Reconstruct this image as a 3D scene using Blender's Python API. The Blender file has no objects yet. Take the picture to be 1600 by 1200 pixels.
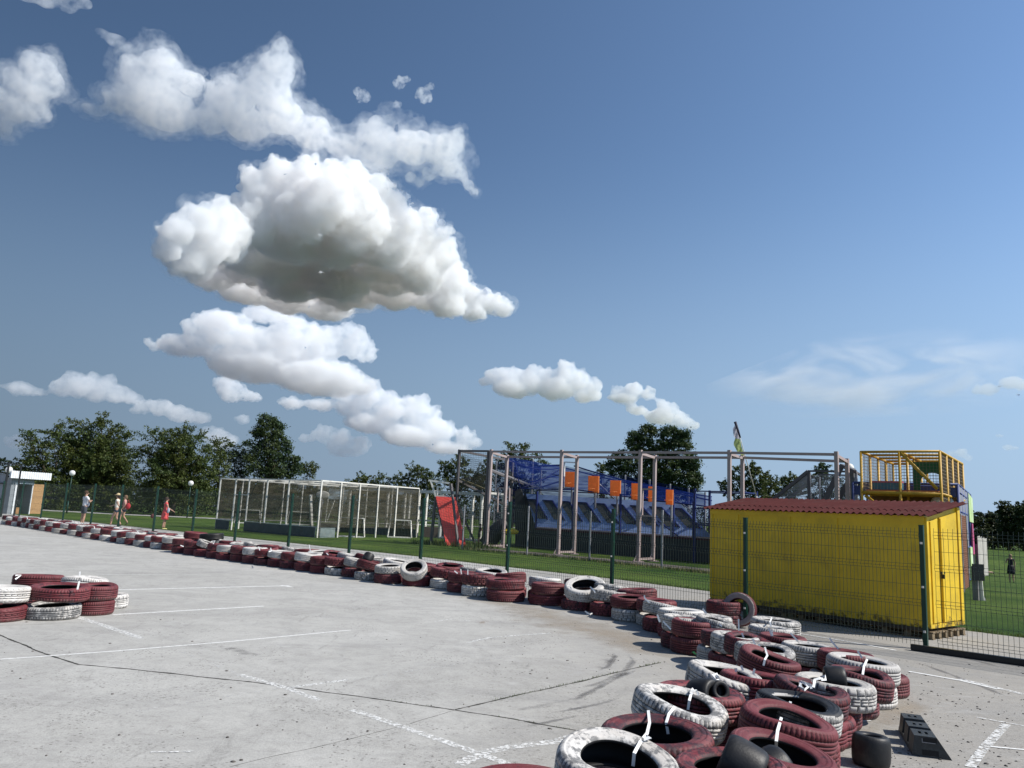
import bpy, bmesh, math, random
from mathutils import Vector, Matrix, noise

R = math.radians
SC = bpy.context.scene
COL = SC.collection

# ------------------------------------------------------------------ camera
F = 1200.0          # focal length in photo pixels (1600 wide)
CAM_H = 1.65
PITCH, ROLL = R(9.5), R(2.8)
cam_data = bpy.data.cameras.new('camera')
cam = bpy.data.objects.new('camera', cam_data)
COL.objects.link(cam)
cam_data.sensor_width = 36
cam_data.lens = 36 * F / 1600
cam_data.clip_start = 0.05
cam_data.clip_end = 30000
cam.matrix_world = Matrix.Translation((0, 0, CAM_H)) @ Matrix.Rotation(R(90) + PITCH, 4, 'X') @ Matrix.Rotation(ROLL, 4, 'Z')
SC.camera = cam
CM = cam.matrix_world.to_3x3()

# ------------------------------------------------------------------ sky
SUN_AZ, SUN_EL = 100, 45
world = bpy.data.worlds.new('World')
SC.world = world
world.use_nodes = True
wn = world.node_tree.nodes
wl = world.node_tree.links
bg = wn['Background']
sky = wn.new('ShaderNodeTexSky')
sky.sky_type = 'NISHITA'
sky.sun_disc = False
sky.sun_elevation = R(SUN_EL)
sky.sun_rotation = R(SUN_AZ)
sky.air_density = 1.0
sky.dust_density = 0.3
sky.ozone_density = 1.6
# summer haze near the horizon, and the paler side of the sky towards the sun
tc = wn.new('ShaderNodeTexCoord')
sep = wn.new('ShaderNodeSeparateXYZ')
wl.new(tc.outputs['Generated'], sep.inputs[0])
mr = wn.new('ShaderNodeMapRange')
mr.interpolation_type = 'SMOOTHERSTEP'
mr.inputs[1].default_value = -0.05
mr.inputs[2].default_value = 0.50
mr.inputs[3].default_value = 0.93
mr.inputs[4].default_value = 0.0
wl.new(sep.outputs[2], mr.inputs[0])
mx = wn.new('ShaderNodeMixRGB')
mx.inputs[2].default_value = (2.85, 3.62, 4.75, 1)
wl.new(mr.outputs[0], mx.inputs[0])
wl.new(sky.outputs[0], mx.inputs[1])
dt = wn.new('ShaderNodeVectorMath'); dt.operation = 'DOT_PRODUCT'
dt.inputs[1].default_value = (math.sin(R(SUN_AZ)), math.cos(R(SUN_AZ)), 0)
wl.new(tc.outputs['Generated'], dt.inputs[0])
mr2 = wn.new('ShaderNodeMapRange')
mr2.inputs[1].default_value = -0.7
mr2.inputs[2].default_value = 0.75
mr2.inputs[3].default_value = 0.72
mr2.inputs[4].default_value = 1.75
wl.new(dt.outputs['Value'], mr2.inputs[0])
mul = wn.new('ShaderNodeVectorMath'); mul.operation = 'SCALE'
wl.new(mx.outputs[0], mul.inputs[0])
wl.new(mr2.outputs[0], mul.inputs['Scale'])
tint = wn.new('ShaderNodeVectorMath'); tint.operation = 'MULTIPLY'
tint.inputs[1].default_value = (0.90, 1.0, 1.08)
wl.new(mul.outputs[0], tint.inputs[0])
wl.new(tint.outputs[0], bg.inputs[0])
bg.inputs[1].default_value = 0.080

sun_d = bpy.data.lights.new('sun', 'SUN')
sun_d.energy = 5.0
sun_d.angle = R(0.5)
sun_d.color = (1.0, 0.95, 0.87)
sun = bpy.data.objects.new('sun', sun_d)
COL.objects.link(sun)
SUND = Vector((math.sin(R(SUN_AZ)) * math.cos(R(SUN_EL)), math.cos(R(SUN_AZ)) * math.cos(R(SUN_EL)), math.sin(R(SUN_EL))))
sun.rotation_euler = SUND.to_track_quat('Z', 'Y').to_euler()

SC.view_settings.view_transform = 'Standard'
SC.view_settings.look = 'None'
SC.view_settings.exposure = 0.25
SC.view_settings.gamma = 1.0
SC.cycles.use_denoising = True
SC.cycles.max_bounces = 18
SC.cycles.volume_bounces = 16
SC.cycles.transparent_max_bounces = 24
SC.cycles.diffuse_bounces = 4

# ------------------------------------------------------------------ measuring
def ray(px, py):
    return CM @ Vector(((px - 800) / F, -(py - 600) / F, -1))

def G(px, py, z=0.0):
    d = ray(px, py)
    t = (z - CAM_H) / d.z
    return Vector((d.x * t, d.y * t, z))

def far(px, py, r):
    """point seen at a photo position, r metres away measured on the ground"""
    d = ray(px, py)
    t = r / math.hypot(d.x, d.y)
    return Vector((d.x * t, d.y * t, CAM_H + d.z * t))

def on_line(px, py, p0, p1):
    """ground point of the line p0-p1 in the direction of a photo column"""
    d = ray(px, py)
    a, b = Vector((d.x, d.y)), Vector((p1.x - p0.x, p1.y - p0.y))
    det = a.x * -b.y + a.y * b.x
    t = (p0.x * -b.y + p0.y * b.x) / det
    return Vector((a.x * t, a.y * t, 0))

def rr(p):
    return math.hypot(p.x, p.y)

# ------------------------------------------------------------------ mesh builder
class MB:
    def __init__(self):
        self.v, self.f, self.m, self.s = [], [], [], []
    def add(self, vs, fs, mi=0, smooth=False):
        n = len(self.v)
        self.v += [Vector(v) for v in vs]
        self.f += [tuple(i + n for i in f) for f in fs]
        self.m += [mi] * len(fs)
        self.s += [smooth] * len(fs)
    def box(self, lo, hi, mi=0, mat=None):
        x0, y0, z0 = lo; x1, y1, z1 = hi
        vs = [Vector(p) for p in ((x0,y0,z0),(x1,y0,z0),(x1,y1,z0),(x0,y1,z0),(x0,y0,z1),(x1,y0,z1),(x1,y1,z1),(x0,y1,z1))]
        if mat is not None: vs = [mat @ v for v in vs]
        self.add(vs, [(0,3,2,1),(4,5,6,7),(0,1,5,4),(1,2,6,5),(2,3,7,6),(3,0,4,7)], mi)
    def bar(self, a, b, w=0.05, h=None, mi=0, up=(0,0,1)):
        a, b = Vector(a), Vector(b); h = h or w
        d = (b - a)
        if d.length < 1e-6: return
        d.normalize(); u = Vector(up)
        if abs(d.dot(u)) > 0.98: u = Vector((0.75, -0.66, 0))
        s = d.cross(u).normalized(); u = s.cross(d).normalized()
        vs = []
        for p in (a, b):
            for i, j in ((-1,-1),(1,-1),(1,1),(-1,1)):
                vs.append(p + s * (i * w / 2) + u * (j * h / 2))
        self.add(vs, [(0,1,2,3),(7,6,5,4),(0,4,5,1),(1,5,6,2),(2,6,7,3),(3,7,4,0)], mi)
    def tube(self, pts, r, n=8, mi=0, r2=None):
        pts = [Vector(p) for p in pts]; rings = []
        for i, p in enumerate(pts):
            d = (pts[min(i+1, len(pts)-1)] - pts[max(i-1, 0)]).normalized()
            u = Vector((0,0,1)) if abs(d.z) < 0.95 else Vector((1,0,0))
            s = d.cross(u).normalized(); u = s.cross(d)
            q = r if r2 is None else r + (r2 - r) * i / (len(pts) - 1)
            rings.append([p + (s * math.cos(2*math.pi*k/n) + u * math.sin(2*math.pi*k/n)) * q for k in range(n)])
        vs = [v for g in rings for v in g]; fs = []
        for i in range(len(pts) - 1):
            for k in range(n):
                fs.append((i*n+k, (i+1)*n+k, (i+1)*n+(k+1)%n, i*n+(k+1)%n))
        fs += [tuple(range(n)), tuple(reversed(range((len(pts)-1)*n, len(pts)*n)))]
        self.add(vs, fs, mi, n > 5)
    def quad(self, a, b, c, d, mi=0):
        self.add([a, b, c, d], [(0,1,2,3)], mi)
    def slab(self, a, b, c, d, t, mi=0):
        a, b, c, d = map(Vector, (a, b, c, d))
        n = (b - a).cross(d - a).normalized() * t
        self.add([a,b,c,d,a+n,b+n,c+n,d+n], [(0,3,2,1),(4,5,6,7),(0,1,5,4),(1,2,6,5),(2,3,7,6),(3,0,4,7)], mi)
    def prism(self, poly, z0, z1, mi=0):
        n = len(poly)
        vs = [Vector((p[0], p[1], z0)) for p in poly] + [Vector((p[0], p[1], z1)) for p in poly]
        fs = [tuple(reversed(range(n))), tuple(range(n, 2*n))]
        for i in range(n): fs.append((i, (i+1)%n, n+(i+1)%n, n+i))
        self.add(vs, fs, mi)
    def ball(self, c, r, mi=0, seg=16, ring=10, sc=(1,1,1)):
        c = Vector(c); vs = []; fs = []
        for i in range(ring + 1):
            t = math.pi * i / ring
            for k in range(seg):
                a = 2 * math.pi * k / seg
                vs.append(c + Vector((math.sin(t)*math.cos(a)*sc[0], math.sin(t)*math.sin(a)*sc[1], math.cos(t)*sc[2])) * r)
        for i in range(ring):
            for k in range(seg):
                fs.append((i*seg+k, (i+1)*seg+k, (i+1)*seg+(k+1)%seg, i*seg+(k+1)%seg))
        self.add(vs, fs, mi, True)
    def net(self, a, b, c, d, nu, nv, w=0.008, mi=0, sag=0.0):
        """open net of real cords between corners a,b (bottom) and d,c (top)"""
        a, b, c, d = map(Vector, (a, b, c, d))
        def P(u, v):
            p = (a*(1-u)+b*u)*(1-v) + (d*(1-u)+c*u)*v
            p.z -= sag * 4 * u * (1-u) * v
            return p
        for i in range(nu + 1):
            if sag:
                for j in range(8): self.bar(P(i/nu, j/8), P(i/nu, (j+1)/8), w, w, mi)
            else: self.bar(P(i/nu, 0), P(i/nu, 1), w, w, mi)
        for j in range(nv + 1):
            if sag:
                for i in range(8): self.bar(P(i/8, j/nv), P((i+1)/8, j/nv), w, w, mi)
            else: self.bar(P(0, j/nv), P(1, j/nv), w, w, mi)
    def build(self, name, mats, parent=None, loc=None):
        if not isinstance(mats, (list, tuple)): mats = [mats]
        off = Vector((0,0,0))
        if parent is not None:
            q = parent
            while q is not None: off += q.location; q = q.parent
        if loc is not None: off = off + (Vector(loc) - off)
        me = bpy.data.meshes.new(name)
        me.from_pydata([v - off for v in self.v], [], self.f)
        for m in mats: me.materials.append(m)
        me.polygons.foreach_set('material_index', self.m)
        me.polygons.foreach_set('use_smooth', self.s)
        me.update()
        o = bpy.data.objects.new(name, me); COL.objects.link(o)
        if parent is not None:
            o.parent = parent
            po = Vector((0,0,0)); q = parent
            while q is not None: po += q.location; q = q.parent
            o.location = off - po
        else: o.location = off
        return o

def thing(name, label, cat, loc=(0,0,0), group=None):
    o = bpy.data.objects.new(name, None); COL.objects.link(o)
    o.empty_display_size = 0.2
    o.location = loc; o['label'] = label; o['category'] = cat
    if group: o['group'] = group
    return o

def tag(o, label=None, cat=None, group=None, kind=None):
    if label: o['label'] = label
    if cat: o['category'] = cat
    if group: o['group'] = group
    if kind: o['kind'] = kind
    return o

# ------------------------------------------------------------------ materials
def lin(c):
    return tuple(((x/255)/12.92 if x/255 <= 0.04045 else (((x/255)+0.055)/1.055)**2.4) for x in c)

def pmat(name, col, rough=0.6, var=0.15, scale=6.0, bump=0.0, metal=0.0, dirt=None, dirt_amt=0.5, dirt_scale=3.0, island=0.0, objvar=0.0, trans=0.0, coord='Object', bscale=None):
    m = bpy.data.materials.new(name); m.use_nodes = True
    nt = m.node_tree; n = nt.nodes; l = nt.links
    b = n['Principled BSDF']; b.inputs['Roughness'].default_value = rough; b.inputs['Metallic'].default_value = metal
    b.inputs['Specular IOR Level'].default_value = 0.35
    t = n.new('ShaderNodeTexCoord'); nz = n.new('ShaderNodeTexNoise')
    nz.inputs['Scale'].default_value = scale; nz.inputs['Detail'].default_value = 6; nz.inputs['Roughness'].default_value = 0.6
    src = t.outputs[coord]
    if objvar:
        oi = n.new('ShaderNodeObjectInfo'); ad = n.new('ShaderNodeVectorMath'); ad.operation = 'ADD'
        sc_ = n.new('ShaderNodeVectorMath'); sc_.operation = 'SCALE'; sc_.inputs['Scale'].default_value = 1.0
        cmb = n.new('ShaderNodeCombineXYZ'); ml = n.new('ShaderNodeMath'); ml.operation = 'MULTIPLY'; ml.inputs[1].default_value = 37.0
        l.new(oi.outputs['Random'], ml.inputs[0]); l.new(ml.outputs[0], cmb.inputs[0]); l.new(ml.outputs[0], cmb.inputs[1])
        l.new(src, ad.inputs[0]); l.new(cmb.outputs[0], ad.inputs[1]); src = ad.outputs[0]
    l.new(src, nz.inputs['Vector'])
    mr_ = n.new('ShaderNodeMapRange'); mr_.inputs[1].default_value = 0.25; mr_.inputs[2].default_value = 0.75
    mr_.inputs[3].default_value = 1 - var; mr_.inputs[4].default_value = 1 + var
    l.new(nz.outputs[0], mr_.inputs[0])
    vm = n.new('ShaderNodeVectorMath'); vm.operation = 'SCALE'; vm.inputs[0].default_value = col[:3]
    l.new(mr_.outputs[0], vm.inputs['Scale']); out = vm.outputs[0]
    def modulate(sock, lo, hi, out):
        q = n.new('ShaderNodeMapRange'); q.inputs[3].default_value = lo; q.inputs[4].default_value = hi
        l.new(sock, q.inputs[0]); s2 = n.new('ShaderNodeVectorMath'); s2.operation = 'SCALE'
        l.new(out, s2.inputs[0]); l.new(q.outputs[0], s2.inputs['Scale']); return s2.outputs[0]
    if island:
        gi = n.new('ShaderNodeNewGeometry'); out = modulate(gi.outputs['Random Per Island'], 1-island, 1+island, out)
    if objvar:
        out = modulate(oi.outputs['Random'], 1-objvar, 1+objvar, out)
    if dirt is not None:
        dn = n.new('ShaderNodeTexNoise'); dn.inputs['Scale'].default_value = dirt_scale; dn.inputs['Detail'].default_value = 8; dn.inputs['Roughness'].default_value = 0.65
        l.new(src, dn.inputs['Vector'])
        dr = n.new('ShaderNodeMapRange'); dr.inputs[1].default_value = 0.5; dr.inputs[2].default_value = 0.72; dr.inputs[4].default_value = dirt_amt
        l.new(dn.outputs[0], dr.inputs[0]); mm = n.new('ShaderNodeMixRGB'); mm.inputs[2].default_value = (*dirt[:3], 1)
        l.new(dr.outputs[0], mm.inputs[0]); l.new(out, mm.inputs[1]); out = mm.outputs[0]
    l.new(out, b.inputs['Base Color'])
    if bump:
        bn = n.new('ShaderNodeTexNoise'); bn.inputs['Scale'].default_value = bscale or scale*6; bn.inputs['Detail'].default_value = 5
        l.new(src, bn.inputs['Vector']); bp = n.new('ShaderNodeBump'); bp.inputs['Strength'].default_value = bump; bp.inputs['Distance'].default_value = 0.02
        l.new(bn.outputs[0], bp.inputs['Height']); l.new(bp.outputs[0], b.inputs['Normal'])
    if trans:
        tr = n.new('ShaderNodeBsdfTranslucent'); l.new(out, tr.inputs[0])
        ms = n.new('ShaderNodeMixShader'); ms.inputs[0].default_value = trans
        l.new(b.outputs[0], ms.inputs[1]); l.new(tr.outputs[0], ms.inputs[2]); l.new(ms.outputs[0], n['Material Output'].inputs[0])
    return m

def netmat(name, col, cover, cell=0.06, var=0.25):
    """woven net: fine cords with see-through cells"""
    m = bpy.data.materials.new(name); m.use_nodes = True
    nt = m.node_tree; n = nt.nodes; l = nt.links; n.clear()
    o = n.new('ShaderNodeOutputMaterial'); tr = n.new('ShaderNodeBsdfTransparent'); df = n.new('ShaderNodeBsdfDiffuse')
    df.inputs[0].default_value = (*col, 1)
    t = n.new('ShaderNodeTexCoord'); nz = n.new('ShaderNodeTexNoise'); nz.inputs['Scale'].default_value = 1.2; nz.inputs['Detail'].default_value = 5
    mp = n.new('ShaderNodeMapping'); mp.inputs['Scale'].default_value = (1, 1, 7)
    l.new(t.outputs['Object'], mp.inputs[0]); l.new(mp.outputs[0], nz.inputs['Vector'])
    r_ = n.new('ShaderNodeMapRange'); r_.inputs[1].default_value = 0.3; r_.inputs[2].default_value = 0.7
    r_.inputs[3].default_value = max(0, cover - var); r_.inputs[4].default_value = min(1, cover + var)
    l.new(nz.outputs[0], r_.inputs[0])
    mx_ = n.new('ShaderNodeMixShader'); l.new(r_.outputs[0], mx_.inputs[0]); l.new(tr.outputs[0], mx_.inputs[1]); l.new(df.outputs[0], mx_.inputs[2])
    l.new(mx_.outputs[0], o.inputs[0])
    return m

M = {}
M['steel_pink'] = pmat('steel_pink', (0.38, 0.305, 0.29), 0.5, 0.12, 3, dirt=(0.25,0.2,0.18), dirt_amt=0.4)
M['steel_dark'] = pmat('steel_dark', (0.11, 0.10, 0.10), 0.5, 0.15, 3)
M['steel_grey'] = pmat('steel_grey', (0.28, 0.28, 0.30), 0.45, 0.12, 3, metal=0.2)
M['white_metal'] = pmat('white_metal', (0.72, 0.70, 0.64), 0.5, 0.1, 3, dirt=(0.3,0.24,0.16), dirt_amt=0.45, dirt_scale=2.5)
M['green_post'] = pmat('green_post', (0.004, 0.036, 0.024), 0.4, 0.15, 4)
M['green_wire'] = pmat('green_wire', (0.035, 0.05, 0.04), 0.35, 0.15, 4)
M['black_metal'] = pmat('black_metal', (0.012, 0.014, 0.015), 0.45, 0.2, 5)
M['rubber'] = pmat('rubber', (0.013, 0.013, 0.014), 0.5, 0.3, 14, bump=0.08, dirt=(0.07,0.065,0.055), dirt_amt=0.5, dirt_scale=9)
M['rubber_in'] = pmat('rubber_in', (0.010, 0.010, 0.011), 0.7, 0.3, 14)
M['kerb_plastic'] = pmat('kerb_plastic', (0.030, 0.034, 0.036), 0.5, 0.2, 12, bump=0.25, dirt=(0.12,0.12,0.11), dirt_amt=0.35, dirt_scale=8)
M['strap'] = pmat('strap', (0.82, 0.82, 0.80), 0.35, 0.06, 20)

def tyre_paint(name, col, worn, thr=0.60, dust=(0.34, 0.29, 0.24)):
    m = bpy.data.materials.new(name); m.use_nodes = True
    nt = m.node_tree; n = nt.nodes; l = nt.links; b = n['Principled BSDF']
    b.inputs['Roughness'].default_value = 0.62; b.inputs['Specular IOR Level'].default_value = 0.3
    t = n.new('ShaderNodeTexCoord'); oi = n.new('ShaderNodeObjectInfo'); ml = n.new('ShaderNodeMath'); ml.operation = 'MULTIPLY'; ml.inputs[1].default_value = 41
    l.new(oi.outputs['Random'], ml.inputs[0]); cb = n.new('ShaderNodeCombineXYZ'); l.new(ml.outputs[0], cb.inputs[0]); l.new(ml.outputs[0], cb.inputs[2])
    ad = n.new('ShaderNodeVectorMath'); l.new(t.outputs['Object'], ad.inputs[0]); l.new(cb.outputs[0], ad.inputs[1])
    def nz(s, d, ro=0.6, src=None):
        q = n.new('ShaderNodeTexNoise'); q.inputs['Scale'].default_value = s; q.inputs['Detail'].default_value = d; q.inputs['Roughness'].default_value = ro
        l.new(src or ad.outputs[0], q.inputs['Vector']); return q.outputs[0]
    def rng_(s, a, b_, c, d):
        q = n.new('ShaderNodeMapRange'); q.inputs[1].default_value = a; q.inputs[2].default_value = b_; q.inputs[3].default_value = c; q.inputs[4].default_value = d
        l.new(s, q.inputs[0]); return q.outputs[0]
    def mth(op, a, b_):
        q = n.new('ShaderNodeMath'); q.operation = op
        for i, x in enumerate((a, b_)):
            if isinstance(x, (int, float)): q.inputs[i].default_value = x
            else: l.new(x, q.inputs[i])
        return q.outputs[0]
    def mix(f, a, b_):
        q = n.new('ShaderNodeMixRGB'); l.new(f, q.inputs[0])
        for i, x in ((1, a), (2, b_)):
            if isinstance(x, tuple): q.inputs[i].default_value = (*x, 1)
            else: l.new(x, q.inputs[i])
        return q.outputs[0]
    c0 = mix(rng_(oi.outputs['Random'], 0, 1, 0, 1), tuple(x*0.62 for x in col), tuple(min(1, x*1.18) for x in col))
    c1 = mix(rng_(nz(4, 5, .65), 0.32, 0.64, 0, 0.65), c0, dust)                 # dust
    c2 = mix(rng_(nz(3.0, 6, .6), 0.45, 0.62, 0, 0.45), c1, tuple(x*0.55 for x in col))   # thin, dull coats
    # how worn: differs from tyre to tyre and flakes off towards rubber
    wear = mth('ADD', nz(15, 9, 0.74), mth('MULTIPLY', mth('FRACT', mth('MULTIPLY', oi.outputs['Random'], 7.3), 0), 0.15))
    c3 = mix(rng_(wear, thr, thr + 0.08, 0, 0.9), c2, worn)
    # mud splashed on the foot of each tyre
    sp = n.new('ShaderNodeSeparateXYZ'); l.new(t.outputs['Object'], sp.inputs[0])
    foot = mth('ADD', rng_(sp.outputs[2], 0.0, 0.07, 0.32, 0.0), nz(22, 6, .7))
    c4 = mix(rng_(foot, 0.62, 0.82, 0, 0.6), c3, (0.13, 0.115, 0.10))
    l.new(c4, b.inputs['Base Color'])
    bp = n.new('ShaderNodeBump'); bp.inputs['Strength'].default_value = 0.5; bp.inputs['Distance'].default_value = 0.005
    l.new(nz(70, 5), bp.inputs['Height']); l.new(bp.outputs[0], b.inputs['Normal'])
    return m
M['tyre_white'] = tyre_paint('tyre_white', (0.64, 0.625, 0.60), (0.13, 0.13, 0.13), 0.60, dust=(0.42, 0.38, 0.33))
M['tyre_maroon'] = tyre_paint('tyre_maroon', (0.150, 0.022, 0.030), (0.040, 0.022, 0.028), 0.60, dust=(0.20, 0.075, 0.075))
M['groove_tyre_white'] = pmat('groove_grey', (0.09, 0.088, 0.085), 0.8, 0.4, 30)
M['groove_tyre_maroon'] = pmat('groove_maroon', (0.030, 0.010, 0.012), 0.8, 0.4, 30)

# ------------------------------------------------------------------ ground
def height(x, y):
    r = math.hypot(x, y)
    def ss(a, b, t):
        t = max(0, min(1, (t-a)/(b-a))); return t*t*(3-2*t)
    side = ss(12, 24, x - 0.0)
    dip = -1.1 * ss(30, 56, r) * (1 - ss(62, 104, r))
    hill = 0.15 * ss(62, 108, r)
    return side * (dip + hill)

def g_at(x, y):
    return Vector((x, y, height(x, y)))

xs = [-3000, -900, -300, -150] + [-90 + 4*i for i in range(46)] + [105, 150, 300, 900, 3000]
ys = [-3000, -600, -100, -20] + [-4 + 4*i for i in range(38)] + [160, 220, 400, 900, 3000]
mb = MB()
vs = [Vector((x, y, height(x, y))) for y in ys for x in xs]
W = len(xs)
mb.add(vs, [(j*W+i, j*W+i+1, (j+1)*W+i+1, (j+1)*W+i) for j in range(len(ys)-1) for i in range(W-1)], 0, True)

def grass_mat():
    m = bpy.data.materials.new('lawn_grass'); m.use_nodes = True
    nt = m.node_tree; n = nt.nodes; l = nt.links; b = n['Principled BSDF']; b.inputs['Roughness'].default_value = 0.9; b.inputs['Specular IOR Level'].default_value = 0.1
    t = n.new('ShaderNodeTexCoord')
    def nz(s, d, ro=0.6):
        q = n.new('ShaderNodeTexNoise'); q.inputs['Scale'].default_value = s; q.inputs['Detail'].default_value = d; q.inputs['Roughness'].default_value = ro
        l.new(t.outputs['Object'], q.inputs['Vector']); return q.outputs[0]
    r1 = n.new('ShaderNodeValToRGB'); l.new(nz(0.25, 8, 0.7), r1.inputs[0])
    r1.color_ramp.elements[0].position = 0.36; r1.color_ramp.elements[0].color = (0.026, 0.060, 0.010, 1)
    r1.color_ramp.elements[1].position = 0.64; r1.color_ramp.elements[1].color = (0.082, 0.125, 0.024, 1)
    r2 = n.new('ShaderNodeMapRange'); r2.inputs[1].default_value = 0.3; r2.inputs[2].default_value = 0.7; r2.inputs[3].default_value = 0.55; r2.inputs[4].default_value = 1.45
    l.new(nz(14, 6, 0.75), r2.inputs[0])
    s = n.new('ShaderNodeVectorMath'); s.operation = 'SCALE'; l.new(r1.outputs[0], s.inputs[0]); l.new(r2.outputs[0], s.inputs['Scale'])
    # thin dry patches
    q = n.new('ShaderNodeMapRange'); q.inputs[1].default_value = 0.56; q.inputs[2].default_value = 0.75; q.inputs[4].default_value = 0.45
    l.new(nz(0.6, 6, 0.7), q.inputs[0]); mx_ = n.new('ShaderNodeMixRGB'); mx_.inputs[2].default_value = (0.13, 0.125, 0.045, 1)
    l.new(q.outputs[0], mx_.inputs[0]); l.new(s.outputs[0], mx_.inputs[1]); l.new(mx_.outputs[0], b.inputs['Base Color'])
    bp = n.new('ShaderNodeBump'); bp.inputs['Strength'].default_value = 0.9; bp.inputs['Distance'].default_value = 0.05
    l.new(nz(30, 4), bp.inputs['Height']); l.new(bp.outputs[0], b.inputs['Normal'])
    return m
M['lawn'] = grass_mat()
tag(mb.build('lawn', M['lawn']), kind='structure')

mb = MB(); far_w = 2995
for (x0, x1, y0, y1) in ((-far_w, far_w, 150, far_w), (-far_w, -125, -far_w, 150), (125, far_w, -far_w, 150), (-125, 125, -far_w, -45)):
    mb.quad((x0, y0, 0.03), (x1, y0, 0.03), (x1, y1, 0.03), (x0, y1, 0.03))
tag(mb.build('bounce_ground', pmat('bounce_ground', (0.034, 0.041, 0.048), 0.95, 0.3, 0.02)), kind='structure')  # unseen dark ground added to keep green bounce light off the clouds

def concrete_mat(name, base=(0.445, 0.438, 0.412), tint=(0.372, 0.364, 0.338), pits=True):
    m = bpy.data.materials.new(name); m.use_nodes = True
    nt = m.node_tree; n = nt.nodes; l = nt.links; b = n['Principled BSDF']; b.inputs['Roughness'].default_value = 0.85; b.inputs['Specular IOR Level'].default_value = 0.2
    t = n.new('ShaderNodeTexCoord')
    def nz(s, d, ro=0.6, dist=0.0, sc_=(1,1,1), rot=0.0):
        mp = n.new('ShaderNodeMapping'); mp.inputs['Scale'].default_value = sc_; mp.inputs['Rotation'].default_value = (0, 0, rot)
        q = n.new('ShaderNodeTexNoise'); q.inputs['Scale'].default_value = s; q.inputs['Detail'].default_value = d; q.inputs['Roughness'].default_value = ro; q.inputs['Distortion'].default_value = dist
        l.new(t.outputs['Object'], mp.inputs[0]); l.new(mp.outputs[0], q.inputs['Vector']); return q.outputs[0]
    def rg(s, a, b_, c, d):
        q = n.new('ShaderNodeMapRange'); q.inputs[1].default_value = a; q.inputs[2].default_value = b_; q.inputs[3].default_value = c; q.inputs[4].default_value = d
        l.new(s, q.inputs[0]); return q.outputs[0]
    def mix(f, a, b_, mode='MIX'):
        q = n.new('ShaderNodeMixRGB'); q.blend_type = mode
        l.new(f, q.inputs[0])
        for i, x in ((1, a), (2, b_)):
            if isinstance(x, tuple): q.inputs[i].default_value = (*x, 1)
            else: l.new(x, q.inputs[i])
        return q.outputs[0]
    sx = n.new('ShaderNodeSeparateXYZ'); l.new(t.outputs['Object'], sx.inputs[0])
    c = mix(rg(nz(0.22, 6, 0.6), 0.35, 0.68, 0, 1), base, tint)
    # the strip by the barrier is an older, browner pour
    side = rg(sx.outputs[0], -0.5, 3.0, 0, 0.75); c = mix(side, c, (0.275, 0.255, 0.225))
    c = mix(rg(nz(1.3, 9, 0.74, 1.2), 0.42, 0.72, 0, 0.6), c, (0.25, 0.243, 0.23))
    c = mix(rg(nz(0.55, 9, 0.7, 0.8, (1, 2.2, 1), R(-38)), 0.50, 0.70, 0, 0.5), c, (0.27, 0.265, 0.255))
    # swept, smeared streaks of laitance and rubber
    c = mix(rg(nz(0.9, 10, 0.72, 2.2, (1, 3.2, 1), R(-25)), 0.55, 0.74, 0, 0.4), c, (0.52, 0.515, 0.50))
    c = mix(rg(nz(1.1, 10, 0.74, 1.6, (3.4, 1, 1), R(35)), 0.57, 0.76, 0, 0.65), c, (0.165, 0.16, 0.15))
    c = mix(rg(nz(9, 8, 0.75), 0.50, 0.70, 0, 0.35), c, (0.21, 0.20, 0.185))
    # grain
    c = mix(rg(nz(45, 4, 0.7), 0.3, 0.7, 0, 1), c, c)
    g = rg(nz(60, 5, 0.75), 0.3, 0.7, 0.84, 1.14)
    s = n.new('ShaderNodeVectorMath'); s.operation = 'SCALE'; l.new(c, s.inputs[0]); l.new(g, s.inputs['Scale']); c = s.outputs[0]
    hgt = nz(60, 5, 0.75)
    if pits:
        v = n.new('ShaderNodeTexVoronoi'); v.inputs['Scale'].default_value = 20; v.inputs['Randomness'].default_value = 1.0
        l.new(t.outputs['Object'], v.inputs['Vector'])
        sp = rg(v.outputs['Distance'], 0.16, 0.24, 1, 0)
        zone = rg(nz(0.75, 5, 0.7), 0.49, 0.60, 0, 1)
        mu = n.new('ShaderNodeMath'); mu.operation = 'MULTIPLY'; l.new(sp, mu.inputs[0]); l.new(zone, mu.inputs[1])
        c = mix(mu.outputs[0], c, (0.15, 0.14, 0.13))
        z2 = rg(nz(0.85, 7, 0.75), 0.44, 0.58, 0, 1); near = rg(sx.outputs[1], 8.6, 6.8, 0.15, 1.0)
        for s_, th, dk in ((30, 0.58, 0.75), (52, 0.58, 0.65), (15, 0.60, 0.5)):
            m3 = n.new('ShaderNodeMath'); m3.operation = 'MULTIPLY'; l.new(rg(nz(s_, 4, 0.65, 0.3), th, th + 0.05, 0, dk), m3.inputs[0]); l.new(z2, m3.inputs[1])
            m4 = n.new('ShaderNodeMath'); m4.operation = 'MULTIPLY'; l.new(m3.outputs[0], m4.inputs[0]); l.new(near, m4.inputs[1])
            c = mix(m4.outputs[0], c, (0.115, 0.108, 0.098))
    l.new(c, b.inputs['Base Color'])
    bp = n.new('ShaderNodeBump'); bp.inputs['Strength'].default_value = 0.5; bp.inputs['Distance'].default_value = 0.008
    l.new(hgt, bp.inputs['Height']); l.new(bp.outputs[0], b.inputs['Normal'])
    return m
M['concrete'] = concrete_mat('concrete')
M['concrete_path'] = concrete_mat('concrete_path', (0.40, 0.39, 0.375), (0.33, 0.32, 0.30), False)

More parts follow.
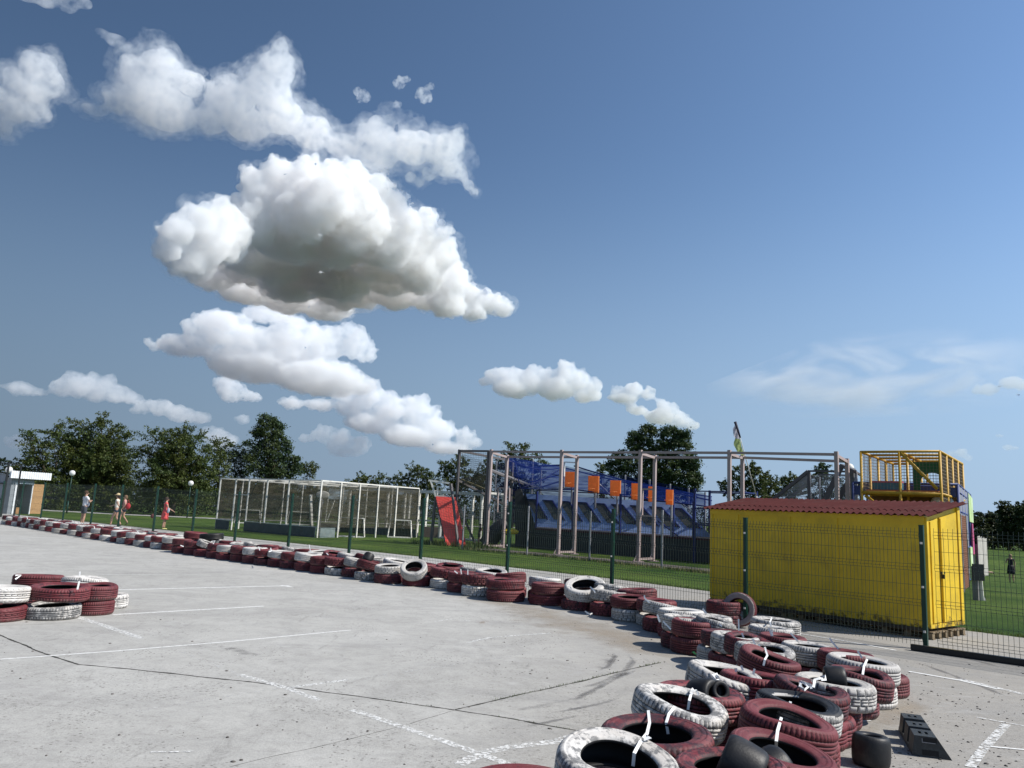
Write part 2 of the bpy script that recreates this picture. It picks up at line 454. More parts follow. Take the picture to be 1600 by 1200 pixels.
EDGE = [Vector((14.0, 7.9, 0)), Vector((8.74, 13.27, 0)), Vector((8.1, 13.91, 0)), Vector((5.8, 18.2, 0)), Vector((3.04, 21.48, 0)), Vector((0.27, 23.99, 0)),
        Vector((-2.8, 27.0, 0)), Vector((-8.49, 31.83, 0)), Vector((-14.5, 36.5, 0)), Vector((-20.7, 41.6, 0)), Vector((-29.8, 48.7, 0)), Vector((-45, 61, 0))]
def sheet(name, pts, z, mat, kind='structure', label=None, cat=None):
    m_ = MB(); m_.add([Vector((p[0], p[1], z)) for p in pts], [tuple(range(len(pts)))])
    return tag(m_.build(name, mat), label, cat, kind=kind)
lot = [Vector((60, -40, 0))] + [Vector((60, -30, 0)), Vector((20, 1.5, 0))] + EDGE + [Vector((-90, 61, 0)), Vector((-90, -40, 0))]
mb = MB(); mb.add([Vector((p.x, p.y, 0.004)) for p in lot], [tuple(range(len(lot)))])
tag(mb.build('concrete_lot', M['concrete']), kind='structure')

# far footpath behind the lawn
pts = [(-60, 66), (-38, 62.5), (-30, 61.5), (-22, 63), (-12, 74), (-2, 84), (12, 92)]
mb = MB()
for (x0, y0), (x1, y1) in zip(pts[:-1], pts[1:]):
    mb.quad((x0, y0, 0.006), (x1, y1, 0.006), (x1 - 1.2, y1 + 3.2, 0.006), (x0 - 1.2, y0 + 3.2, 0.006))
tag(mb.build('footpath', M['concrete_path']), kind='structure')

def faded_mat(name, col, scale=6, lo=0.42, hi=0.56, edge_attr=False, rough=0.8, amt=1.0, stretch=(1,1,1)):
    """paint or sand that lies on the ground in worn patches"""
    m = bpy.data.materials.new(name); m.use_nodes = True
    nt = m.node_tree; n = nt.nodes; l = nt.links; b = n['Principled BSDF']; b.inputs['Roughness'].default_value = rough
    t = n.new('ShaderNodeTexCoord'); mp = n.new('ShaderNodeMapping'); mp.inputs['Scale'].default_value = stretch; l.new(t.outputs['Object'], mp.inputs[0])
    q = n.new('ShaderNodeTexNoise'); q.inputs['Scale'].default_value = scale; q.inputs['Detail'].default_value = 9; q.inputs['Roughness'].default_value = 0.72
    l.new(mp.outputs[0], q.inputs['Vector'])
    sock = q.outputs[0]
    if edge_attr:
        a = n.new('ShaderNodeAttribute'); a.attribute_name = 'cover'
        ad = n.new('ShaderNodeMath'); ad.operation = 'ADD'; l.new(a.outputs['Fac'], ad.inputs[0]); l.new(sock, ad.inputs[1]); 
        sb = n.new('ShaderNodeMath'); sb.operation = 'SUBTRACT'; sb.inputs[1].default_value = 0.5; l.new(ad.outputs[0], sb.inputs[0]); sock = sb.outputs[0]
    r_ = n.new('ShaderNodeMapRange'); r_.inputs[1].default_value = lo; r_.inputs[2].default_value = hi; r_.inputs[4].default_value = amt
    l.new(sock, r_.inputs[0])
    g = n.new('ShaderNodeTexNoise'); g.inputs['Scale'].default_value = 25; g.inputs['Detail'].default_value = 5; l.new(t.outputs['Object'], g.inputs['Vector'])
    gr = n.new('ShaderNodeMapRange'); gr.inputs[1].default_value = 0.3; gr.inputs[2].default_value = 0.7; gr.inputs[3].default_value = 0.8; gr.inputs[4].default_value = 1.15
    l.new(g.outputs[0], gr.inputs[0]); s = n.new('ShaderNodeVectorMath'); s.operation = 'SCALE'; s.inputs[0].default_value = col; l.new(gr.outputs[0], s.inputs['Scale'])
    l.new(s.outputs[0], b.inputs['Base Color'])
    tr = n.new('ShaderNodeBsdfTransparent'); ms = n.new('ShaderNodeMixShader'); l.new(r_.outputs[0], ms.inputs[0]); l.new(tr.outputs[0], ms.inputs[1]); l.new(b.outputs[0], ms.inputs[2])
    l.new(ms.outputs[0], n['Material Output'].inputs[0])
    return m
M['paint'] = faded_mat('worn_white_paint', (0.68, 0.68, 0.66), 30, 0.44, 0.54, amt=0.9)
M['paint_thin'] = faded_mat('thin_white_paint', (0.72, 0.72, 0.70), 12, 0.24, 0.44, amt=0.95)
M['paint_dim'] = faded_mat('dim_white_paint', (0.62, 0.62, 0.60), 20, 0.52, 0.60, amt=0.8)
M['sand'] = faded_mat('sand_drift', (0.33, 0.275, 0.21), 1.4, 0.36, 0.85, True, 0.95, 0.8)
M['rust'] = faded_mat('rust_stain', (0.33, 0.20, 0.11), 5, 0.40, 0.7, True, 0.9, 0.6)
M['smear'] = faded_mat('rubber_smear', (0.15, 0.145, 0.14), 2.6, 0.38, 0.72, True, 0.8, 0.6, (1, 1, 1))

def stripe(pxs, w, mat, name='painted_line', z=0.008):
    mb = MB()
    P = [G(*p) for p in pxs]
    for i in range(len(P) - 1):
        a, b = P[i], P[i+1]; d = (b - a).normalized(); s = Vector((-d.y, d.x, 0)) * w / 2
        mb.quad(a - s + Vector((0,0,z)), b - s + Vector((0,0,z)), b + s + Vector((0,0,z)), a + s + Vector((0,0,z)))
    return tag(mb.build(name, mat), kind='structure')
LINES = [
    ([(180, 922), (452, 915.5)], 0.13, 'paint_thin'), ([(440, 915), (456, 917.5)], 0.13, 'paint_thin'),
    ([(120, 964), (222, 998)], 0.18, 'paint'),
    ([(176, 961), (412, 947.5)], 0.11, 'paint_thin'),
    ([(0, 1031), (180, 1018), (360, 1003), (548, 985)], 0.07, 'paint_thin'),
    ([(375, 1055), (448, 1076), (500, 1095)], 0.14, 'paint'), ([(280, 1018), (375, 1055)], 0.07, 'paint_dim'),
    ([(452, 1075), (545, 1063)], 0.12, 'paint'), ([(545, 1063), (620, 1053), (800, 1026)], 0.08, 'paint_dim'),
    ([(550, 1110), (690, 1158), (775, 1188), (830, 1212)], 0.14, 'paint'),
    ([(180, 1118), (300, 1098), (445, 1075)], 0.07, 'paint_dim'),
    ([(715, 1196), (760, 1176), (800, 1168), (870, 1160), (925, 1142)], 0.18, 'paint'),
    ([(0, 865), (110, 864)], 0.06, 'paint_thin'), ([(25, 859), (140, 859.5)], 0.05, 'paint_thin'), ([(0, 849), (50, 849), (85, 849.5)], 0.05, 'paint_thin'),
    ([(0, 871), (170, 871), (205, 872)], 0.04, 'paint_thin'),
    ([(150, 898), (330, 899)], 0.06, 'paint_thin'), ([(30, 841), (48, 843)], 0.06, 'paint_thin'),
    ([(560, 905), (640, 903)], 0.05, 'paint'), ([(680, 972), (700, 968), (735, 971)], 0.07, 'paint'),
    ([(550, 938), (580, 938)], 0.08, 'paint'), ([(550, 928), (565, 928)], 0.06, 'paint'),
    ([(730, 1005), (765, 997), (860, 990)], 0.10, 'paint'),
    ([(1400, 1017), (1330, 1004), (1215, 985)], 0.09, 'paint_thin'),
    ([(1526, 1122), (1582, 1132), (1612, 1138)], 0.06, 'paint'),
    ([(1572, 1133), (1536, 1172), (1516, 1200)], 0.13, 'paint'),
    ([(1548, 1168), (1612, 1174)], 0.06, 'paint_thin'),
    ([(1420, 1050), (1500, 1064), (1560, 1078)], 0.10, 'paint_thin'),
    ([(1500, 1062), (1600, 1086)], 0.16, 'paint'),
    ([(235, 1177), (305, 1176)], 0.05, 'paint'),
    ([(1334, 1130), (1360, 1127)], 0.05, 'strap'),
]
for i, (p, w, m_) in enumerate(LINES):
    stripe(p, w * 0.56, M[m_], z=0.0052 + 0.00012 * i)

# joints and cracks in the slab: real dark grooves of ragged width
M['crack'] = pmat('crack_dirt', (0.035, 0.033, 0.028), 0.95, 0.4, 20)
def crack(pxs, w, seed, name='slab_crack', z=0.0047):
    rnd = random.Random(seed); mb = MB(); P = [G(*p) for p in pxs]; pts = []
    for a, b in zip(P[:-1], P[1:]):
        n_ = max(2, int((b - a).length / 0.05))
        for i in range(n_): pts.append(a.lerp(b, i / n_))
    pts.append(P[-1])
    vs = []
    for i, p in enumerate(pts):
        a, b = pts[max(0, i-1)], pts[min(len(pts)-1, i+1)]; d = (b - a).normalized(); s = Vector((-d.y, d.x, 0))
        j = noise.noise(Vector((p.x*3, p.y*3, seed))) * 0.018
        ww = w * (0.35 + 1.1 * abs(noise.noise(Vector((p.x*9, p.y*9, seed+5))))) + rnd.uniform(0, w*0.3)
        vs += [p + s*(j - ww/2) + Vector((0,0,z)), p + s*(j + ww/2) + Vector((0,0,z))]
    mb.add(vs, [(2*i, 2*i+1, 2*i+3, 2*i+2) for i in range(len(pts)-1)])
    tag(mb.build(name, M['crack']), kind='structure'); return pts
C1 = crack([(-60, 966), (0, 993), (70, 1022), (122, 1039), (200, 1046), (380, 1065), (560, 1089), (712, 1110), (800, 1124), (900, 1142)], 0.034, 1)
C2 = crack([(712, 1110), (760, 1098), (850, 1078), (900, 1067), (960, 1052), (1030, 1036)], 0.028, 2)
C3 = crack([(-80, 1041), (0, 1032), (70, 1024)], 0.016, 3)
C4 = crack([(712, 1110), (640, 1132), (540, 1158), (440, 1180), (360, 1200)], 0.008, 4)
C5 = crack([(0, 978), (60, 976), (130, 972)], 0.008, 5)
C6 = crack([(0, 871.5), (170, 872.5), (330, 873)], 0.01, 6)

# grass growing in the joint and along it
M['weed'] = pmat('weed_leaf', (0.075, 0.11, 0.025), 0.7, 0.3, 9, island=0.3, trans=0.25)
M['dry_weed'] = pmat('dry_weed', (0.20, 0.18, 0.08), 0.8, 0.3, 9, island=0.35, trans=0.2)
def blades(mb, c, n_, h, spread, rnd, mi=0, w=0.004):
    for _ in range(n_):
        p = c + Vector((rnd.gauss(0, spread), rnd.gauss(0, spread), 0)); a = rnd.uniform(0, 6.28)
        hh = h * rnd.uniform(0.5, 1.2); l_ = Vector((math.cos(a), math.sin(a), 0)); s = Vector((-l_.y, l_.x, 0)) * w
        q = p + l_ * hh * rnd.uniform(0.15, 0.7) + Vector((0,0,hh))
        mid = p.lerp(q, 0.5) + Vector((0,0,hh*0.12))
        mb.add([p - s, p + s, mid + s*0.7, mid - s*0.7, q], [(0,1,2,3), (3,2,4)], mi)
rnd = random.Random(11); mb = MB()
for p in C2:
    if noise.noise(p * 2.1) > -0.12: blades(mb, p, 5, 0.022, 0.012, rnd, w=0.0025)
for p in C1:
    if p.x > -1.2 and noise.noise(p * 3.0) > 0.1: blades(mb, p, 3, 0.015, 0.01, rnd, w=0.0025)
tag(mb.build('grass', M['weed']), 'thin green weeds sprouting from the crack across the concrete', 'weeds', kind='stuff')

def patch(name, pxs, mat, z, seed=0, fall=0.35, step=0.12):
    """drifted sheet on the slab that thins out to its edge"""
    P = [G(*p) for p in pxs]
    x0, x1 = min(p.x for p in P), max(p.x for p in P); y0, y1 = min(p.y for p in P), max(p.y for p in P)
    def sd(x, y):
        inside = False; dm = 1e9; n_ = len(P)
        for i in range(n_):
            a, b = P[i], P[(i+1) % n_]
            if (a.y > y) != (b.y > y) and x < (b.x-a.x)*(y-a.y)/(b.y-a.y)+a.x: inside = not inside
            ex, ey = b.x-a.x, b.y-a.y; t = max(0, min(1, ((x-a.x)*ex+(y-a.y)*ey)/(ex*ex+ey*ey)))
            dm = min(dm, math.hypot(x-a.x-ex*t, y-a.y-ey*t))
        return dm if inside else -dm
    nx, ny = int((x1-x0)/step)+2, int((y1-y0)/step)+2
    vs = []; cv = []
    for j in range(ny):
        for i in range(nx):
            x, y = x0+i*step, y0+j*step
            vs.append((x, y, z)); cv.append(max(0, min(1, 0.5 + (sd(x, y)-fall*0.4)/fall)) * 0.62 + 0.08)
    mb = MB(); mb.add(vs, [(j*nx+i, j*nx+i+1, (j+1)*nx+i+1, (j+1)*nx+i) for j in range(ny-1) for i in range(nx-1)])
    o = mb.build(name, mat); a = o.data.attributes.new('cover', 'FLOAT', 'POINT'); a.data.foreach_set('value', cv)
    return tag(o, kind='structure')
patch('sand', [(590, 912), (650, 925), (720, 950), (790, 985), (880, 1010), (960, 1030), (1040, 1045), (1110, 1060), (1150, 1030), (1100, 1000), (1000, 975), (900, 950), (780, 930), (650, 912)], M['sand'], 0.0048, fall=1.5)
patch('sand', [(1330, 1100), (1400, 1080), (1500, 1110), (1460, 1140), (1400, 1150), (1300, 1210), (1250, 1230), (1300, 1150)], M['sand'], 0.0048, fall=0.5)
patch('rust_stain', [(735, 972), (762, 966), (775, 972), (750, 982)], M['rust'], 0.0056, fall=0.25, step=0.05)
patch('tyre_smear', [(930, 1020), (975, 1015), (985, 1040), (930, 1075), (890, 1095), (900, 1060)], M['smear'], 0.0052, fall=0.4)
patch('tyre_smear', [(700, 1120), (900, 1085), (960, 1090), (860, 1110), (760, 1125)], M['smear'], 0.0053, fall=0.25)
patch('tyre_smear', [(300, 1000), (380, 1010), (470, 1035), (500, 1050), (420, 1040), (340, 1020)], M['smear'], 0.0053, fall=0.3)

# rubber laid down by turning karts
def skid(pxs, w, seed, mat='skid'):
    rnd = random.Random(seed); P = [G(*p) for p in pxs]; pts = []
    for a, b in zip(P[:-1], P[1:]):
        n_ = max(3, int((b-a).length/0.1)); pts += [a.lerp(b, i/n_) for i in range(n_)]
    pts.append(P[-1]); vs = []; cv = []
    for i, p in enumerate(pts):
        a, b = pts[max(0,i-1)], pts[min(len(pts)-1,i+1)]; d = (b-a).normalized(); s = Vector((-d.y, d.x, 0)); f = min(1, i/6, (len(pts)-1-i)/6)
        for o_, c_ in ((-1, 0), (-.5, .7), (0, 1), (.5, .7), (1, 0)): vs.append(p + s*o_*w/2 + Vector((0,0,0.0050))); cv.append(c_*f*0.55 + .1)
    mb = MB(); mb.add(vs, [(5*i+j, 5*i+j+1, 5*i+j+6, 5*i+j+5) for i in range(len(pts)-1) for j in range(4)])
    o = mb.build('tyre_mark', M['smear']); at = o.data.attributes.new('cover', 'FLOAT', 'POINT'); at.data.foreach_set('value', cv); tag(o, kind='structure')
for i, (p_, w_) in enumerate((([(990,1085),(940,1100),(880,1112),(800,1122)], .10), ([(975,1018),(990,1032),(975,1052),(930,1070),(880,1085)], .16), ([(950,1012),(962,1025),(950,1042),(915,1058)], .12), ([(1010,1040),(960,1062),(905,1090),(880,1110)], .12), ([(815,1030),(826,1036),(822,1046),(805,1052)], .12), ([(760,1150),(860,1128),(950,1110)], .1), ([(1440,1010),(1520,1032),(1600,1052)], .2), ([(1420,1030),(1500,1060),(1600,1100)], .14))):
    skid(p_, w_, i)

# loose grit
mb = MB(); rnd = random.Random(3)
for _ in range(420):
    if rnd.random() < 0.55: px, py = rnd.uniform(1380, 1600), rnd.uniform(1030, 1200)
    elif rnd.random() < 0.5: px, py = rnd.uniform(780, 1100), rnd.uniform(960, 1060)
    else: px, py = rnd.uniform(0, 900), rnd.uniform(960, 1200)
    p = G(px, py, 0.006); r_ = rnd.choice((0.004, 0.005, 0.007, 0.011)) * rnd.uniform(0.7, 1.3)
    mb.ball(p, r_, 0, 5, 3, (rnd.uniform(0.7, 1.6), rnd.uniform(0.7, 1.5), 0.6))
tag(mb.build('grit', pmat('grit_stone', (0.11, 0.10, 0.09), 0.9, 0.3, 30, island=0.5)), 'dark grit and small stones scattered over the concrete', 'grit', kind='stuff')

# ------------------------------------------------------------------ fence
POSTS = [(5.98+0.14, 11.45, 1.75), (4.14, 13.43, 1.75), (2.13, 15.38, 1.81), (0.09, 17.30, 1.88), (-2.02, 19.14, 1.89), (-4.13, 20.98, 1.89), (-6.26, 22.8, 1.88),
         (-8.43, 24.56, 1.88), (-10.52, 26.42, 1.91), (-12.65, 28.24, 1.96), (-14.81, 30.03, 1.98), (-16.87, 31.93, 1.99), (-19.03, 33.71, 1.98), (-21.10, 35.59, 1.97), (-23.22, 37.42, 1.98), (-25.35, 39.26, 1.98)]
fence = thing('wire_fence', 'long green welded wire fence with V folds running behind the tyre barrier', 'fence', (4.14, 13.43, 0))
for i, (x, y, h) in enumerate(POSTS):
    mb = MB(); d = Vector((0.735, -0.678, 0)); s = Vector((0.678, 0.735, 0))
    mb.bar((x, y, 0), (x, y, h), 0.06, 0.06, up=s)
    mb.bar((x, y, h), (x, y, h + 0.012), 0.066, 0.066, up=s)
    for k in range(3):
        zc = 0.25 + k * (h - 0.5) / 2
        mb.bar((x - s.x*0.034, y - s.y*0.034, zc), (x - s.x*0.05, y - s.y*0.05, zc), 0.03, 0.03, 1)
    mb.build('fence_post', [M['green_post'], M['white_metal']] if i < 4 else M['green_post'], fence)

def fence_panel(mb, a, b, h0, h1, zb=0.05, dx=0.055, wv=0.0045, wh=0.005, side=None):
    """welded mesh panel with four V-folds"""
    L = (b - a).length; n_ = max(4, int(L / dx)); d = (b - a) / L; s = Vector((-d.y, d.x, 0))
    if s.y > 0: s = -s
    H = 0.5 * (h0 + h1) - zb
    folds = [0.06, 0.36, 0.66, 0.94]
    prof = [(0, 0)]
    for f in folds:
        z = f * H
        prof += [(z - 0.045, 0), (z, 0.035), (z + 0.045, 0)]
    prof = [p for p in prof if 0 <= p[0] <= H] + [(H, 0)]
    for i in range(n_ + 1):
        t = i / n_; base = a.lerp(b, t); hh = (h0 + (h1-h0)*t - zb) / H
        pts = [base + Vector((0, 0, zb + z*hh)) + s * o for z, o in prof]
        # square wire as one strip
        w = wv / 2; vs = []
        for p in pts: vs += [p - d*w - s*w, p + d*w - s*w, p + d*w + s*w, p - d*w + s*w]
        fs = []
        for k in range(len(pts)-1):
            for q in range(4): fs.append((4*k+q, 4*k+(q+1)%4, 4*k+4+(q+1)%4, 4*k+4+q))
        mb.add(vs, fs)
    zs = []
    for k, f in enumerate(folds):
        z = f * H; zs += [(z - 0.045, 0), (z, 0.035), (z + 0.045, 0)]
    for z in (0.21*H, 0.51*H, 0.80*H): zs.append((z, 0))
    for z, o in zs:
        if not (0 <= z <= H + 0.01): continue
        p = a + Vector((0,0,zb + z*(h0-zb)/H)) + s*(o+0.004); q = b + Vector((0,0,zb + z*(h1-zb)/H)) + s*(o+0.004)
        mb.bar(p, q, wh, wh)
for i in range(len(POSTS) - 1):
    a, b = POSTS[i], POSTS[i+1]
    A, B = Vector((a[0], a[1], 0)), Vector((b[0], b[1], 0)); e = (B - A).normalized() * 0.035
    mb = MB(); fence_panel(mb, A + e, B - e, a[2] - 0.04, b[2] - 0.04, dx=0.055 if i < 7 else 0.075, wv=0.0045 if i < 3 else 0.004)
    mb.build('mesh_panel', M['green_wire'], fence)

# sliding gate: black base rail and its wire panel
g0, g1 = Vector((5.83, 11.30, 0)), Vector((9.1, 8.4, 0))
gate = thing('sliding_gate', 'sliding wire gate on a black base rail, right of the last fence post', 'gate', (5.85, 11.3, 0))
mb = MB(); mb.bar(g0 + Vector((0,0,0.055)), g1 + Vector((0,0,0.055)), 0.07, 0.07); mb.bar(g0+Vector((0,0,0.015)), g1+Vector((0,0,0.015)), 0.03, 0.03)
mb.build('base_rail', M['black_metal'], gate)
mb = MB(); fence_panel(mb, g0 + Vector((0.26, -0.23, 0)), g1, 1.72, 1.72, 0.09, 0.06); mb.build('mesh_panel', M['green_wire'], gate)
mb = MB(); mb.bar(g1 + Vector((0,0,0)), g1 + Vector((0,0,1.75)), 0.06, 0.06); mb.build('fence_post', M['green_post'], gate)

# ------------------------------------------------------------------ yellow shed
def shed_mat():
    m = pmat('yellow_paint', (0.68, 0.46, 0.024), 0.5, 0.10, 2.5, bump=0.15, dirt=(0.20, 0.14, 0.03), dirt_amt=0.35, dirt_scale=2.2)
    nt = m.node_tree; n = nt.nodes; l = nt.links; b = n['Principled BSDF']
    src = b.inputs['Base Color'].links[0].from_socket
    t = n.new('ShaderNodeTexCoord'); sp = n.new('ShaderNodeSeparateXYZ'); l.new(t.outputs['Object'], sp.inputs[0])
    # chips and scratches down to dark wood, more of them near the bottom
    def nz(s, d, ro, sc_=(1,1,1)):
        mp = n.new('ShaderNodeMapping'); mp.inputs['Scale'].default_value = sc_; q = n.new('ShaderNodeTexNoise')
        q.inputs['Scale'].default_value = s; q.inputs['Detail'].default_value = d; q.inputs['Roughness'].default_value = ro
        l.new(t.outputs['Object'], mp.inputs[0]); l.new(mp.outputs[0], q.inputs['Vector']); return q.outputs[0]
    r1 = n.new('ShaderNodeMapRange'); r1.inputs[1].default_value = 0.70; r1.inputs[2].default_value = 0.73; l.new(nz(9, 8, 0.7, (1, 1, 0.35)), r1.inputs[0])
    low = n.new('ShaderNodeMapRange'); low.inputs[1].default_value = 0.50; low.inputs[2].default_value = 0.15; low.inputs[3].default_value = 0; low.inputs[4].default_value = 0.30; l.new(sp.outputs[2], low.inputs[0])
    ad = n.new('ShaderNodeMath'); l.new(nz(7, 8, 0.75), ad.inputs[0]); l.new(low.outputs[0], ad.inputs[1])
    r2 = n.new('ShaderNodeMapRange'); r2.inputs[1].default_value = 0.72; r2.inputs[2].default_value = 0.80; r2.inputs[4].default_value = 0.8; l.new(ad.outputs[0], r2.inputs[0])
    mxx = n.new('ShaderNodeMath'); mxx.operation = 'MAXIMUM'; l.new(r1.outputs[0], mxx.inputs[0]); l.new(r2.outputs[0], mxx.inputs[1])
    q = n.new('ShaderNodeMixRGB'); q.inputs[2].default_value = (0.05, 0.035, 0.015, 1); l.new(mxx.outputs[0], q.inputs[0]); l.new(src, q.inputs[1]); l.new(q.outputs[0], b.inputs['Base Color'])
    # upright grain of the boards
    w = nz(14, 5, 0.6, (6, 6, 0.5)); bp = n.new('ShaderNodeBump'); bp.inputs['Strength'].default_value = 0.35; bp.inputs['Distance'].default_value = 0.01
    l.new(w, bp.inputs['Height']); l.new(bp.outputs[0], b.inputs['Normal'])
    return m
M['yellow'] = shed_mat()
M['roof_red'] = pmat('roof_sheet', (0.066, 0.019, 0.018), 0.85, 0.2, 2.0, bump=0.1, dirt=(0.09,0.05,0.045), dirt_amt=0.4)
M['roof_red'].node_tree.nodes['Principled BSDF'].inputs['Specular IOR Level'].default_value = 0.06
M['wood_old'] = pmat('old_wood', (0.20, 0.15, 0.09), 0.85, 0.25, 8, bump=0.3)
M['dark_wood'] = pmat('dark_wood', (0.05, 0.04, 0.028), 0.85, 0.25, 8)
A = Vector((4.12, 15.64, 0)); B = Vector((6.72, 12.47, 0)); 
u = (B - A).normalized(); nrm = Vector((u.y, -u.x, 0)); 
if nrm.y > 0: nrm = -nrm           # outward, towards the camera side
back = -nrm
LEN = (B - A).length; DEP = 1.34; ZB, ZF, ZR = 0.17, 1.92, 2.14
shed = thing('yellow_shed', 'yellow painted timber shed with a maroon corrugated lean-to roof, behind the fence', 'shed', (A.x, A.y, 0))
def S(s, d, z): return A + u * s + back * d + Vector((0, 0, z))
mb = MB()
# boarded walls: front, back, left, right as solid sheets
mb.slab(S(0,0,ZB), S(LEN,0,ZB), S(LEN,0,ZF), S(0,0,ZF), -0.03)
mb.slab(S(LEN,DEP,ZB), S(0,DEP,ZB), S(0,DEP,ZR), S(LEN,DEP,ZR), -0.03)
for s0 in (0.0, LEN - 0.03):
    vs = [S(s0,0.03,ZB), S(s0,DEP-0.03,ZB), S(s0,DEP-0.03,ZR-0.004), S(s0,0.03,ZF-0.004)]
    vs2 = [v + u*0.03 for v in vs]
    mb.add(vs + vs2, [(0,3,2,1),(4,5,6,7),(0,1,5,4),(1,2,6,5),(2,3,7,6),(3,0,4,7)])
mb.slab(S(0.03,0.03,ZB+0.01), S(LEN-0.03,0.03,ZB+0.01), S(LEN-0.03,DEP-0.03,ZB+0.01), S(0.03,DEP-0.03,ZB+0.01), 0.03)
mb.build('wall', M['yellow'], shed)
# shallow vertical profile strips on the long face
mb = MB()
def fbar(s, w, z0, z1, d0=-0.018, t=0.018, mi=0):
    a = S(s, d0 + t/2, z0); b = S(s, d0 + t/2, z1); mb.bar(a, b, w, t, mi, up=back)
for s in (0.03, 0.62, 1.72, 2.62, LEN - 0.03): fbar(s, 0.06, ZB + 0.03, ZF - 0.09)
def hbar(z, h, s0=0.0, s1=None, t=0.022, mi=0):
    s1 = LEN if s1 is None else s1
    mb.bar(S(s0, -t/2-0.001, z), S(s1, -t/2-0.001, z), t, h, mi)
hbar(ZF - 0.05, 0.09)
for s in [0.13 + 0.092*i for i in range(int((LEN-0.2)/0.092))]:
    fbar(s, 0.012, ZB + 0.04, ZF - 0.11, -0.004, 0.004)
mb.build('cladding_batten', M['yellow'], shed)
mb = MB(); mb.bar(S(0.0, -0.02, ZB - 0.025), S(LEN, -0.02, ZB - 0.025), 0.05, 0.05); mb.build('bottom_beam', M['dark_wood'], shed)
# end wall: framed double door
mb = MB()
def ebar(d, w, z0, z1, t=0.03):
    a = S(LEN + t/2, d, z0); b = S(LEN + t/2, d, z1); mb.bar(a, b, t, w, up=back)
def zr(d): return ZF + (ZR - ZF) * d / DEP
for d, w in ((0.035, 0.07), (DEP - 0.05, 0.10)): ebar(d, w, ZB, zr(d) - 0.03, 0.035)
mb.bar(S(LEN + 0.014, 0.075, ZB + 0.03), S(LEN + 0.014, DEP - 0.105, ZB + 0.03), 0.028, 0.06)
mb.build('corner_frame', M['yellow'], shed)
for d0, d1 in ((0.12, 0.44), (0.52, DEP - 0.13)):
    mb = MB()
    vs = [S(LEN+0.004,d0,ZB+0.075), S(LEN+0.004,d1,ZB+0.075), S(LEN+0.004,d1,zr(d1)-0.10), S(LEN+0.004,d0,zr(d0)-0.10)]
    vs2 = [v + u*0.016 for v in vs]; mb.add(vs + vs2, [(0,3,2,1),(4,5,6,7),(0,1,5,4),(1,2,6,5),(2,3,7,6),(3,0,4,7)])
    mb.bar(S(LEN+0.03, d0+0.02, ZB+0.08), S(LEN+0.03, d0+0.02, zr(d0)-0.11), 0.02, 0.035, up=back)
    dr = mb.build('door', M['yellow'], shed)
    if d0 > 0.5:
        mb = MB(); mb.bar(S(LEN+0.03, d0-0.03, 1.02), S(LEN+0.03, d0+0.10, 1.02), 0.018, 0.03); mb.bar(S(LEN+0.045, d0-0.01, 0.93), S(LEN+0.045, d0-0.01, 1.0), 0.03, 0.05)
        mb.build('door_latch', M['black_metal'], dr)
# corrugated roof in two overlapping sheets
def roof_sheet(d0, d1, z0, z1, lift, name='roof'):
    mb = MB(); n_ = int((LEN + 0.24) / 0.018); per = 0.115; vs = []
    for i in range(n_ + 1):
        s = -0.12 + i * (LEN + 0.24) / n_; w = 0.019 * math.cos(2*math.pi*s/per) + lift
        for (d, z) in ((d0, z0), (d1, z1)):
            vs.append(S(s, d, z + w)); vs.append(S(s, d, z + w - 0.006))
    fs = []
    for i in range(n_):
        a, b = 4*i, 4*i+4
        fs += [(a, b, b+2, a+2), (a+1, a+3, b+3, b+1), (a, a+1, b+1, b), (a+2, b+2, b+3, a+3)]
    fs += [(0,2,3,1), (4*n_, 4*n_+1, 4*n_+3, 4*n_+2)]
    mb.add(vs, fs, 0, False); return mb.build(name, M['roof_red'], shed)
sl = (ZR - ZF) / DEP
roof_sheet(-0.10, 0.42, ZF - 0.10*sl + 0.024, ZF + 0.42*sl + 0.024, 0.0)
roof_sheet(0.30, DEP + 0.14, ZF + 0.30*sl + 0.024, ZR + 0.14*sl + 0.024, 0.012)
# pallets and blocks it stands on
def pallet(name_label, s0, s1, d0, d1):
    t = thing('pallet', name_label, 'pallet', tuple(S(s0, d0, 0)))
    mb = MB()
    for k in range(5):
        d = d0 + (d1 - d0) * (k + 0.5) / 5; mb.bar(S(s0, d, 0.112), S(s1, d, 0.112), 0.085, 0.018)
    mb.build('top_board', M['wood_old'], t)
    mb = MB()
    for s in (s0 + 0.05, (s0+s1)/2, s1 - 0.05):
        for d in (d0 + 0.05, (d0+d1)/2, d1 - 0.05): mb = MB(); mb.bar(S(s - 0.04, d, 0.061), S(s + 0.04, d, 0.061), 0.09, 0.078); mb.build('block', M['wood_old'], t)
    mb = MB()
    for d in (d0 + 0.05, (d0+d1)/2, d1 - 0.05): mb.bar(S(s0, d, 0.011), S(s1, d, 0.011), 0.09, 0.018)
    mb.build('bottom_board', M['wood_old'], t)
pallet('weathered wooden pallet under the lit door end of the yellow shed, nearer the fence', LEN - 0.75, LEN + 0.06, 0.0, 0.60)
pallet('weathered wooden pallet under the lit door end of the yellow shed, nearer the lawn', LEN - 0.75, LEN + 0.06, 0.70, 1.30)
pallet('weathered wooden pallet in the shade under the middle of the yellow shed', 1.5, 2.3, 0.05, 1.2)
mb = MB()
M['old_block'] = pmat('old_block', (0.09, 0.085, 0.08), 0.9, 0.3, 12)
mb.bar(S(0.35, 0.12, 0.06), S(0.35, 0.42, 0.06), 0.2, 0.12); tag(mb.build('support_block', M['old_block']), 'dark concrete block under the far left corner of the yellow shed', 'block', 'blocks propping the shed')
